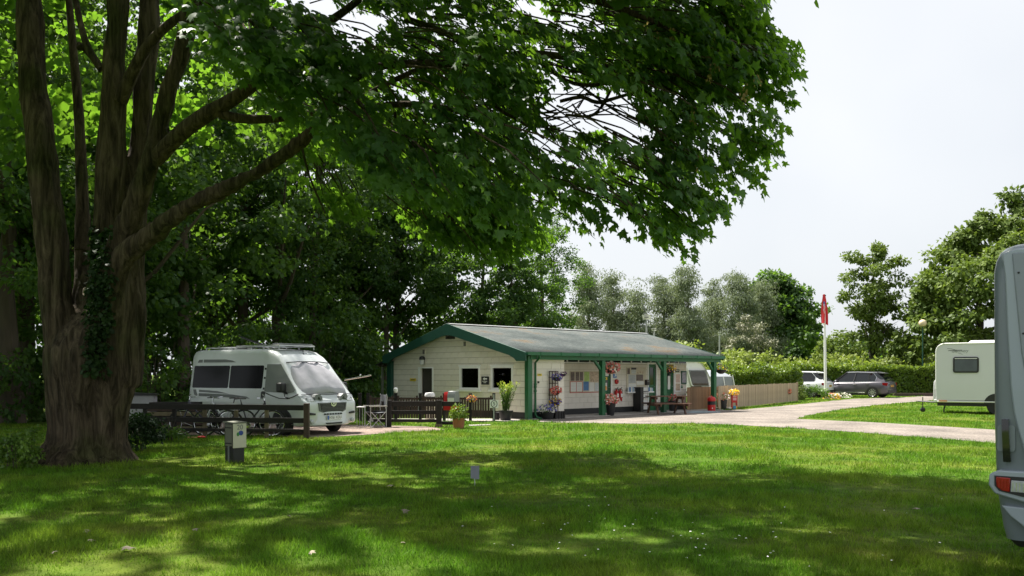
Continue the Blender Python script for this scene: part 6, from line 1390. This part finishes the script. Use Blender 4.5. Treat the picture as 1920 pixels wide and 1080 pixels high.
MB().tube([(0, 0, 0), (0, 0, .8), (0, 0, .82), (0, 0, zg - .25)], [.07, .07, .045, .04], 10).build('pole', T['green_dark'], gl); MB().ball((0, 0, zg), .29, 0, 18, 12).build('globe', mat('globe', (.72, .58, .38), .35, var=.05), gl); MB().lathe([(.06, zg - .33), (.14, zg - .26), (.06, zg - .24)], 12).build('collar', T['green_dark'], gl)
def roof_lamp(px, py, Y, w_, h_, label):
    q = at(px, py, Y); t = thing('solar_floodlight', label, 'floodlight', (q.x, Y, 0)); MB().tube([(0, 0, 0), (0, 0, q.z)], .05, 8).build('pole', mat('pole_grey', (.36, .38, .36), .5), t)
    k = Y / FOC; MB().add([(-w_ * k * .55, -.1, q.z + h_ * k), (w_ * k * .45, -.1, q.z + h_ * k), (w_ * k * .62, .1, q.z), (-w_ * k * .38, .1, q.z), (-w_ * k * .55, -.06, q.z + h_ * k), (w_ * k * .45, -.06, q.z + h_ * k), (w_ * k * .62, .14, q.z), (-w_ * k * .38, .14, q.z)], [(0, 1, 2, 3), (7, 6, 5, 4), (0, 4, 5, 1), (1, 5, 6, 2), (2, 6, 7, 3), (3, 7, 4, 0)]).build('panel', T['white'], t)
    MB().box((-.12, -.22, q.z + h_ * k * .35), (.1, -.08, q.z + h_ * k * .5)).build('clamp', T['black'], t)
roof_lamp(1212, 599, 46, 15, 9, 'white tilted panel on a thin pole above the middle of the roof ridge')
roof_lamp(1226, 620, 47, 8, 5, 'small white lamp head just above the right end of the ridge')
roof_lamp(1349, 628, 60, 5, 6, 'pale lamp head on a pole above the end porch post')

# ------------------------------------------------------------------ cars
def car(name, label, loc, rz, paint, plate_rgb, L=4.4, W=.92, H=1.62, black_roof=False, tall=1.0):
    """x forward from the front bumper (0) to the rear (-L)"""
    t = thing(name, label, 'car', loc, rz)
    belt = lambda x: .96 + .10 * (-x / L)
    def sec(x, b, tp, hw, sh=.05): return [(x, -hw * .90, b), (x, -hw * .985, b + .10), (x, -hw, (b + tp) / 2 - .05), (x, -hw * .985, tp - .16), (x, -hw * .93, tp - sh), (x, -hw * .80, tp), (x, 0, tp + .03), (x, hw * .80, tp), (x, hw * .93, tp - sh), (x, hw * .985, tp - .16), (x, hw, (b + tp) / 2 - .05), (x, hw * .985, b + .10), (x, hw * .90, b)]
    S = [(-.0, .32, .66, .62), (-.05, .25, .76, .75), (-.18, .22, .84, .88), (-.5, .20, .92, .97), (-1.0, .20, .99, 1.0), (-1.35, .20, 1.02, 1.0), (-2.5, .20, 1.04, 1.0), (-3.5, .20, 1.08, 1.0), (-L + .45, .22, 1.10, 1.0), (-L + .15, .25, 1.08, .95), (-L + .03, .30, 1.0, .88), (-L, .36, .9, .82)]
    MB().loft([sec(x, b, tp, W * k) for x, b, tp, k in S]).build('body', paint, t, smooth=.9)
    # greenhouse
    def gsec(x, zb, zt_, wb, wt): return [(x, -wb, zb), (x, -(wb + wt) / 2 - .015, (zb + zt_) / 2), (x, -wt, zt_), (x, wt, zt_), (x, (wb + wt) / 2 + .015, (zb + zt_) / 2), (x, wb, zb)]
    ws_, rs, re_, rr_ = -1.15, -1.95, -L + .75, -L + .12
    def zroof(x): return H - .03 - .05 * ((x - (rs - .6)) / 1.6) ** 2
    gx = [(ws_, 1.0, 1.03, W * .90, W * .88), (ws_ - .4, 1.0, 1.33, W * .90, W * .79), (rs, 1.0, zroof(rs) - .03, W * .90, W * .70), (rs - .7, 1.02, zroof(rs - .7) - .03, W * .90, W * .70), (re_, 1.05, zroof(re_) - .04, W * .89, W * .68), (re_ - .36, 1.06, 1.36, W * .86, W * .72), (rr_, 1.07, 1.10, W * .82, W * .78)]
    MB().loft([gsec(*g) for g in gx]).build('windows', T['glass'], t, smooth=.4)
    rf_ = MB().loft([[(x, -w_, z - .055), (x, -w_ * .9, z - .01), (x, 0, z + .02), (x, w_ * .9, z - .01), (x, w_, z - .055), (x, 0, z - .03)] for x, w_, z in [(rs + .06, W * .71, zroof(rs) - .005), (rs - .5, W * .715, zroof(rs - .5)), (re_ + .3, W * .70, zroof(re_ + .3)), (re_ - .05, W * .67, zroof(re_)), (re_ - .22, W * .64, zroof(re_) - .06)]]).build('roof', T['black'] if black_roof else paint, t, smooth=.9)
    for sd in (-1, 1):
        y = lambda f: sd * W * f
        MB().bar((ws_ + .08, y(.905), 1.0), (rs + .03, y(.72), zroof(rs) - .04), .08, .06).build('front_pillar', paint, t)
        MB().bar((-2.42, y(.915), 1.02), (-2.55, y(.715), zroof(-2.5) - .04), .09, .03).build('door_pillar', T['black'], t)
        MB().add([(re_ + .28, y(.70), zroof(re_) - .03), (re_ - .3, y(.68), 1.40), (rr_ + .02, y(.86), 1.06), (re_ - .25, y(.93), 1.05), (re_ + .0, y(.92), 1.04), (re_ - .02, y(.80), 1.36)], [(0, 5, 1), (1, 5, 3, 2), (3, 5, 4)]).build('rear_pillar', paint, t)
        MB().tube([(ws_ - .05, y(.92), 1.015), (re_ + .05, y(.92), 1.055)], .014, 6).tube([(rs - .05, y(.735), zroof(rs) - .05), (-2.6, y(.745), zroof(-2.6) - .035), (re_ + .2, y(.725), zroof(re_ + .2) - .05), (re_ - .05, y(.81), 1.36), (re_ + .0, y(.91), 1.08)], .014, 6).build('window_trim', T['chrome'], t)
        MB().box((-1.42, y(.95), 1.0), (-1.26, y(1.16), 1.14)).build('mirror', paint, t, bevel=.03)
        MB().box((-2.62, y(.99), .86), (-2.42, y(1.012), .90)).box((-3.45, y(.99), .88), (-3.25, y(1.012), .92)).build('door_handle', T['chrome'], t)
        MB().bar((-1.2, y(1.0), .34), (-3.2, y(1.0), .34), .04, .05).build('sill_trim', T['chrome'], t); MB().bar((-1.2, y(.985), .25), (-3.2, y(.985), .25), .05, .12).build('sill', T['black'], t)
        MB().prism([(-L + .30, .84), (-L + .02, .80), (-L + .02, .98), (-L + .30, .99)] , sd * W * .60, sd * W * .962, 'xz').build('tail_light', T['redlens'], t)
        MB().prism([(-.10, .68), (-.48, .74), (-.5, .82), (-.14, .77)], sd * W * .55, sd * W * .955, 'xz').build('headlight', T['lens'], t)
        for xw in (-.88, -L + .92):
            MB().prism([(xw + .40 * math.cos(R(a)), .34 + .40 * math.sin(R(a))) for a in range(-15, 196, 15)], sd * W * .90, sd * W * 1.004, 'xz').build('wheel_arch', T['black'], t)
            w_ = MB().lathe([(.23, -.11), (.32, -.11), (.345, -.08), (.345, .08), (.32, .11), (.23, .11)], 28, 0, axis='y').build('wheel', T['rubber'], t, loc=(xw, sd * (W - .10), .345))
            rm = MB().lathe([(.245, sd * .10), (.24, sd * .118), (.225, sd * .105), (.22, sd * .05), (.02, sd * .05)], 24, 0, axis='y')
            for k in range(10): a = R(36 * k); rm.bar((.03 * math.cos(a), sd * .10, .03 * math.sin(a)), (.235 * math.cos(a), sd * .105, .235 * math.sin(a)), .045, .02, up=(0, 1, 0))
            rm.build('rim', T['alloy'], w_)
    MB().box((-L - .03, -W * .78, .28), (-L + .2, W * .78, .52)).build('rear_bumper', T['black'], t, bevel=.04)
    pl_ = MB().box((-L - .014, -.26, .72), (-L + .05, .26, .84)).build('number_plate', plate_rgb, t)
    for k in range(7): MB().box((-L - .017, -.215 + k * .064 + (.012 if k > 3 else 0), .745), (-L - .013, -.175 + k * .064 + (.012 if k > 3 else 0), .815)).build('lettering', T['black'], pl_)
    MB().add([(re_ - .02, -W * .66, zroof(re_) - .03), (re_ - .02, W * .66, zroof(re_) - .03), (re_ - .34, W * .60, zroof(re_) - .09), (re_ - .34, -W * .60, zroof(re_) - .09), (re_ - .02, -W * .66, zroof(re_) + .0), (re_ - .02, W * .66, zroof(re_) + .0), (re_ - .34, W * .60, zroof(re_) - .07), (re_ - .34, -W * .60, zroof(re_) - .07)], [(3, 2, 1, 0), (4, 5, 6, 7), (0, 1, 5, 4), (1, 2, 6, 5), (2, 3, 7, 6), (3, 0, 4, 7)]).build('spoiler', T['black'] if black_roof else paint, t)
    return t
ypl = mat('yellow_plate', (.75, .42, .03), .5)
def car_at(px_w, py_w, rz, L):
    """place a car so that its left rear wheel touches the ground at a pixel"""
    w_ = G(px_w, py_w); off = Vector((-L + .92, .82, 0)); off.rotate(Matrix.Rotation(rz, 3, 'Z')); return w_ - off
rz1 = R(180 - 43); car('estate_car', 'dark grey family car parked right of the flagpole', car_at(1637, 746, rz1, 4.6), rz1, mat('dark_grey_paint', (.085, .08, .095), .28, var=.04, metal=.25, coat=.6), ypl, 4.6, .96, 1.74)
rz2 = R(180 - 36); car('hatchback_car', 'white car behind the flagpole left of the dark grey car', car_at(1523, 746, rz2, 4.5), rz2, mat('white_car_paint', (.70, .71, .72), .25, var=.03, coat=.6), ypl, 4.5, .95, 1.76)
sl = thing('sleeper_kerb', 'low dark timber sleeper edging below the hedge', 'kerb', G(1675, 743), 0)
MB().box((0, -.1, 0), (4.3, .1, .22)).build('sleeper', T['brown_wood'], sl, bevel=.01); 
# flowers at the foot of the flagpole, weeds by the fence end
small_plant('weed', 'pale green overgrown weeds at the right end of the pale fence', 'weed', G(1530, 749.5), (.75, .3, .42), 22, 40, .10, T['pot'], sub_r=.25)
small_plant('shrub', 'grey green twiggy shrub at the end of the pale board fence', 'shrub', G(1501, 751), (.30, .3, .55), 18, 40, .09, T['alder'], stem_h=1.2, sub_r=.22)
q = G(1560, 748.5); fw = thing('flower_bed', 'small bed of yellow and orange flowers at the flagpole foot', 'flowers', q); flowers('f', (0, 0, .16), (.55, .3, .18), 26, .09, ['yellow', 'coral', 'white'], fw)
q = G(1574, 746.5); fw = thing('flower_bed', 'grey white trailing flowers right of the flagpole foot', 'flowers', q); flowers('f', (.1, 0, .16), (.65, .3, .16), 26, .08, ['white', 'white'], fw, 'alder')
# ------------------------------------------------------------------ caravans
T['cara_front'] = mat('caravan_front_white', (.80, .80, .81), .35, var=.02)
T['cara'] = mat('caravan_white', (.63, .63, .65), .35, var=.02, scale=2, coat=.2)
CYv = 34.0; C0 = at(1754, 752, CYv); CR = R(-33); cv = thing('caravan', 'white touring caravan with one dark window standing on the lawn', 'caravan', (C0.x, CYv, 0), CR)
def cu(px, py):
    t = (px - 960) / FOC; x = (t * CYv - C0.x) / (math.cos(CR) - t * math.sin(CR)); return x, CAMH + (HOR - py) / FOC * (CYv + x * math.sin(CR))
zb, zt_ = .47, CAMH + (HOR - 643.5) / FOC * CYv
def rr_poly(x0, z0, x1, z1, r, r_tl=None, k=6):
    P = []
    for (cx, cz, a0, rad) in ((x0 + r, z0 + r, 180, r), (x1 - r, z0 + r, 270, r), (x1 - r, z1 - r, 0, r), (x0 + (r_tl or r), z1 - (r_tl or r), 90, r_tl or r)):
        for i in range(k + 1): a = R(a0 + 90 * i / k); P.append((cx + rad * math.cos(a), cz + rad * math.sin(a)))
    return P
MB().prism(rr_poly(0, zb, 5.6, zt_, .06, .34), 0, 2.2, 'xz').build('body', T['cara'], cv, bevel=.03)
MB().tube([(x, -.012, z) for x, z in rr_poly(.02, zb + .02, 5.58, zt_ - .02, .06, .33)] + [(.02, -.012, zb + .5)], .022, 6).build('edge_trim', T['white'], cv)
MB().box((-.06, .0, zb - .02), (5.65, .03, zb + .09)).build('skirt', T['white'], cv, bevel=.01); MB().box((.05, .1, zb - .16), (5.5, 2.1, zb - .02)).build('chassis', T['black'], cv)
(wx0, wz0), (wx1, wz1) = cu(1787, 699), cu(1835.5, 669)
wf = MB().prism(rr_poly(wx0, wz0, wx1, wz1, .09), -.035, .01, 'xz').build('window', T['black'], cv)
MB().prism(rr_poly(wx0 + .06, wz0 + .06, wx1 - .06, wz1 - .10, .05), -.042, -.034, 'xz').build('pane', mat('tinted_pane', (.06, .075, .08), .1, var=.3, scale=3), wf); MB().box((wx0 + .06, -.045, wz1 - .075), (wx1 - .06, -.034, wz1 - .05)).build('top_rail', T['white'], wf)
dc = MB()
def stroke(pts, w_): 
    for a, b in zip(pts[:-1], pts[1:]): dc.bar((a[0], -.004, a[1]), (b[0], -.004, b[1]), .006, w_)
u = cu
stroke([u(1776, 653.4), u(1784, 654), u(1790, 656), u(1793, 657)], .014); stroke([u(1778, 657.5), u(1786, 657), u(1796, 656.8), u(1804, 656.6)], .03); stroke([u(1784, 659.7), u(1795, 659.4)], .012); stroke([u(1797, 662.5), u(1801, 662.8), u(1805, 664.5)], .010)
dc.build('decal', T['grey_trim'], cv)
text('Discovery', .17, T['grey_trim'], 'lettering', cv, (u(1800, 658)[0], -.004, u(1800, 658)[1]), sx=.8, shear=.35)
MB().box((.12, -.03, zb - .0), (.42, -.012 + .01, zb + .06)).build('marker_lamp', T['amber'], cv)
wa = cu(1868, 760)[0]; MB().prism([(wa + .42 * math.cos(R(a)), .40 + .42 * math.sin(R(a))) for a in range(0, 181, 12)], -.006, .02, 'xz').build('wheel_arch', T['black'], cv); MB().lathe([(.18, -.1), (.30, -.1), (.33, -.07), (.33, .07), (.30, .1)], 24, 0, axis='y').build('wheel', T['rubber'], cv, loc=(wa, .12, .33))
MB().loft([[(1.1, .5, zt_ - .005), (2.5, .5, zt_ - .005), (2.5, 1.4, zt_ - .005), (1.1, 1.4, zt_ - .005)], [(1.2, .55, zt_ + .10), (2.4, .55, zt_ + .10), (2.4, 1.35, zt_ + .10), (1.2, 1.35, zt_ + .10)]]).build('roof_light', T['white'], cv, bevel=.02)
MB().tube([(-.05, .8, .42), (-.8, 1.1, .45)], .025, 8).tube([(-.05, 1.4, .42), (-.8, 1.1, .45)], .025, 8).tube([(-.6, 1.1, .05), (-.6, 1.1, .62)], .02, 8).ball((-.6, 1.1, .1), .1, 0, 10, 6, (1, .4, 1)).build('drawbar', T['black'], cv); MB().prism([(-.10, .55), (-.02, .55), (-.02, 1.35), (-.07, 1.25)], .08, 2.1, 'xz').build('front_bulge', T['cara'], cv, bevel=.02)
MB().tube([(.35, .25, .42), (.28, .2, .18)], .03, 6).tube([(.28, .2, .18), (.28, .2, .0)], .03, 6).build('corner_steady', T['black'], cv)
# caravan and awning behind the porch end
q = at(1312, 700, 44); c2 = thing('caravan', 'white caravan nose with a big dark window behind the porch end', 'caravan', (q.x, 44, 0), R(14)); k = 44 / FOC
zz = lambda py: CAMH + (HOR - py) * k
MB().loft([[(-.95, y, .4), (.62, y, .4), (.80, y, 1.0), (.62 - s_, y, zz(712)), (.30 - s_, y, zz(690) + s_ * .0), (.1 - s_, y, zz(681)), (-.2, y, zz(678)), (-.95, y, zz(678))] for y, s_ in ((.02, .05), (-.06, 0), (3.5, 0))][::1]).build('body', T['cara_front'], c2, smooth=.7)
wq = MB().prism([(-.42, zz(722)), (.42, zz(722)), (.46, zz(719)), (.26, zz(699)), (.20, zz(696)), (-.52, zz(696)), (-.56, zz(699))], -.10, -.04, 'xz').build('window', T['glass'], c2); MB().prism([(-.50, zz(724.5)), (.50, zz(724.5)), (.30, zz(694)), (-.66, zz(694))], -.085, -.05, 'xz').build('frame', T['grey_trim'], wq)
MB().tube([(-.72, -.05, zz(690)), (-.5, -.09, zz(722)), (-.2, -.11, zz(728)), (.4, -.11, zz(728)), (.6, -.06, zz(722))], .03, 6).build('moulding', T['white'], c2)
q = at(1352, 700, 45.5); aw = thing('awning', 'grey caravan awning with white poles beside the white caravan nose', 'awning', (q.x, 45.5, 0), R(8)); k = 45.5 / FOC
MB().loft([[(-.9, 0, .3), (.72, -.3, .3), (.72, 1.4, .3), (-.9, 1.4, .3)], [(-.9, 0, zz(706)), (.52, -.2, zz(706)), (.52, 1.4, zz(706)), (-.9, 1.4, zz(706))], [(-.9, .5, zz(693)), (.18, .5, zz(695)), (.18, 1.4, zz(695)), (-.9, 1.4, zz(693))]]).build('fabric', mat('grey_awning', (.26, .28, .31), .8, var=.15, scale=3), aw)
for (a, b) in (((-.30, -.16, .3), (-.42, -.12, zz(705))), ((.74, -.33, .3), (.54, -.24, zz(703))), ((.20, -.27, .3), (.05, -.2, zz(705)))): MB().bar(a, b, .06, .04).build('pole', T['white'], aw)
MB().add([(-.85, -.05, 1.0), (-.36, -.10, 1.0), (-.45, -.08, zz(710)), (-.85, -.03, zz(710))], [(0, 1, 2, 3)]).build('window', T['glass'], aw)

# ------------------------------------------------------------------ grey motorhome corner close on the right
T['mh'] = mat('grey_motorhome', (.165, .195, .22), .35, var=.03, scale=1.5, coat=.3); T['mh2'] = mat('motorhome_panel', (.30, .345, .395), .32, var=.03, scale=1.5, coat=.3)
NZ = R(-37)                                             # the rear face runs right and towards the camera
M0 = Vector(((1868 - 960) / FOC * 6.42 - .03, 6.42, 0)); mh = thing('motorhome', 'grey motorhome rear corner with red tail light at the right edge', 'motorhome', M0, NZ)
zc = lambda py: CAMH + (HOR - py) / FOC * 6.42
def mring(z, inset, cr=.10, dep=1.7, wid=2.2):
    """plan outline: x along the rear face, y into the vehicle"""
    P = []
    for (cx, cy, a0) in ((inset + cr, inset + cr, 180), (wid - inset - cr, inset + cr, 270), (wid - inset - cr, dep - cr, 0), (inset + cr, dep - cr, 90)):
        for i in range(7): a = R(a0 + 90 * i / 6); P.append((cx + cr * math.cos(a), cy + cr * math.sin(a), z))
    return P
zs_ = [(zc(1012), .075), (zc(990), .055), (zc(940), .03), (zc(880), .012), (zc(800), .004), (zc(600), .0), (zc(510), .0), (zc(490), .012), (zc(474), .035), (zc(464), .07), (zc(458), .12), (zc(456), .2)]
MB().loft([mring(z, i_) for z, i_ in zs_]).build('body', T['mh'], mh, smooth=1.0)
# raised rear panel, stripe edge curving into the lamp
pan = [(.065, zc(478)), (.085, zc(520)), (.10, zc(620)), (.12, zc(720)), (.14, zc(770)), (.165, zc(800)), (.25, zc(884)), (2.1, zc(884)), (2.1, zc(470)), (.16, zc(470))]
MB().prism(pan, -.022, .06, 'xz').build('rear_panel', T['mh2'], mh, bevel=.012)
MB().prism([(.13, zc(478)), (.15, zc(540)), (.19, zc(660)), (.25, zc(760)), (.36, zc(850)), (2.0, zc(860)), (2.0, zc(474))], -.032, .0, 'xz').build('rear_panel', mat('motorhome_panel_dark', (.21, .24, .275), .3, coat=.3, var=.02), mh, bevel=.01)
for (x, py) in ((.175, 515), (.205, 627)): MB().ball((x, -.034, zc(py)), .008, 0, 8, 5).build('screw', T['black'], mh)
hd = MB().prism(rr_poly(.035, zc(845), .15, zc(796), .02), -.012, .02, 'xz').build('handle_recess', T['mh'], mh)
MB().loft([[(.065, -.035, zc(785)), (.11, -.035, zc(785)), (.11, .0, zc(785)), (.065, .0, zc(785))], [(.07, -.045, zc(820)), (.115, -.045, zc(820)), (.115, .0, zc(820)), (.07, .0, zc(820))], [(.075, -.03, zc(864)), (.125, -.03, zc(864)), (.125, .0, zc(864)), (.075, .0, zc(864))]]).build('handle', mat('gloss_black', (.012, .013, .013), .08, spec=.7), hd)
pd_ = MB().prism([(-.015, zc(888)), (.05, zc(880)), (1.0, zc(880)), (1.0, zc(940)), (.2, zc(936)), (.02, zc(924)), (-.02, zc(908))], -.04, .06, 'xz').build('lamp_housing', T['mh2'], mh, bevel=.012)
MB().prism([(.02, zc(890)), (1.0, zc(891)), (1.0, zc(931)), (.2, zc(926)), (.05, zc(918)), (.02, zc(908))], -.046, .0, 'xz').build('lamp_surround', T['black'], pd_)
MB().prism([(.03, zc(892)), (.125, zc(893)), (.12, zc(919)), (.07, zc(917)), (.035, zc(910))], -.058, -.02, 'xz').build('tail_light', T['redlens'], pd_, bevel=.006)
cl = MB().prism([(.13, zc(897)), (.9, zc(899)), (.9, zc(922)), (.125, zc(918))], -.056, -.02, 'xz').build('reversing_light', T['lens'], pd_, bevel=.004)
for k in range(16): MB().box((.14 + k * .022, -.0605, zc(916)), (.1435 + k * .022, -.0555, zc(901))).build('rib', T['chrome'], cl)
for k in range(4): MB().box((.05 + k * .02, -.0615, zc(912)), (.052 + k * .02, -.0575, zc(897))).build('rib', T['red'], cl)
MB().prism([(.06, zc(946)), (.9, zc(952)), (.9, zc(1008)), (.36, zc(1003)), (.22, zc(985)), (.12, zc(965))], -.012, .05, 'xz').build('bumper', T['mh2'], mh, bevel=.01)
MB().loft([mring(zc(1026), .13, .09), mring(zc(1011), .085, .09)]).build('bumper_trim', T['rubber'], mh)
# the skirt under the motorhome carries it on its wheel
MB().lathe([(.18, -.1), (.30, -.1), (.33, -.07), (.33, .07), (.30, .1)], 24, 0, axis='x').build('wheel', T['rubber'], mh, loc=(1.9, .8, .33)); MB().lathe([(.18, -.1), (.30, -.1), (.33, -.07), (.33, .07), (.30, .1)], 24, 0, axis='x').build('wheel', T['rubber'], mh, loc=(.40, 1.2, .33))
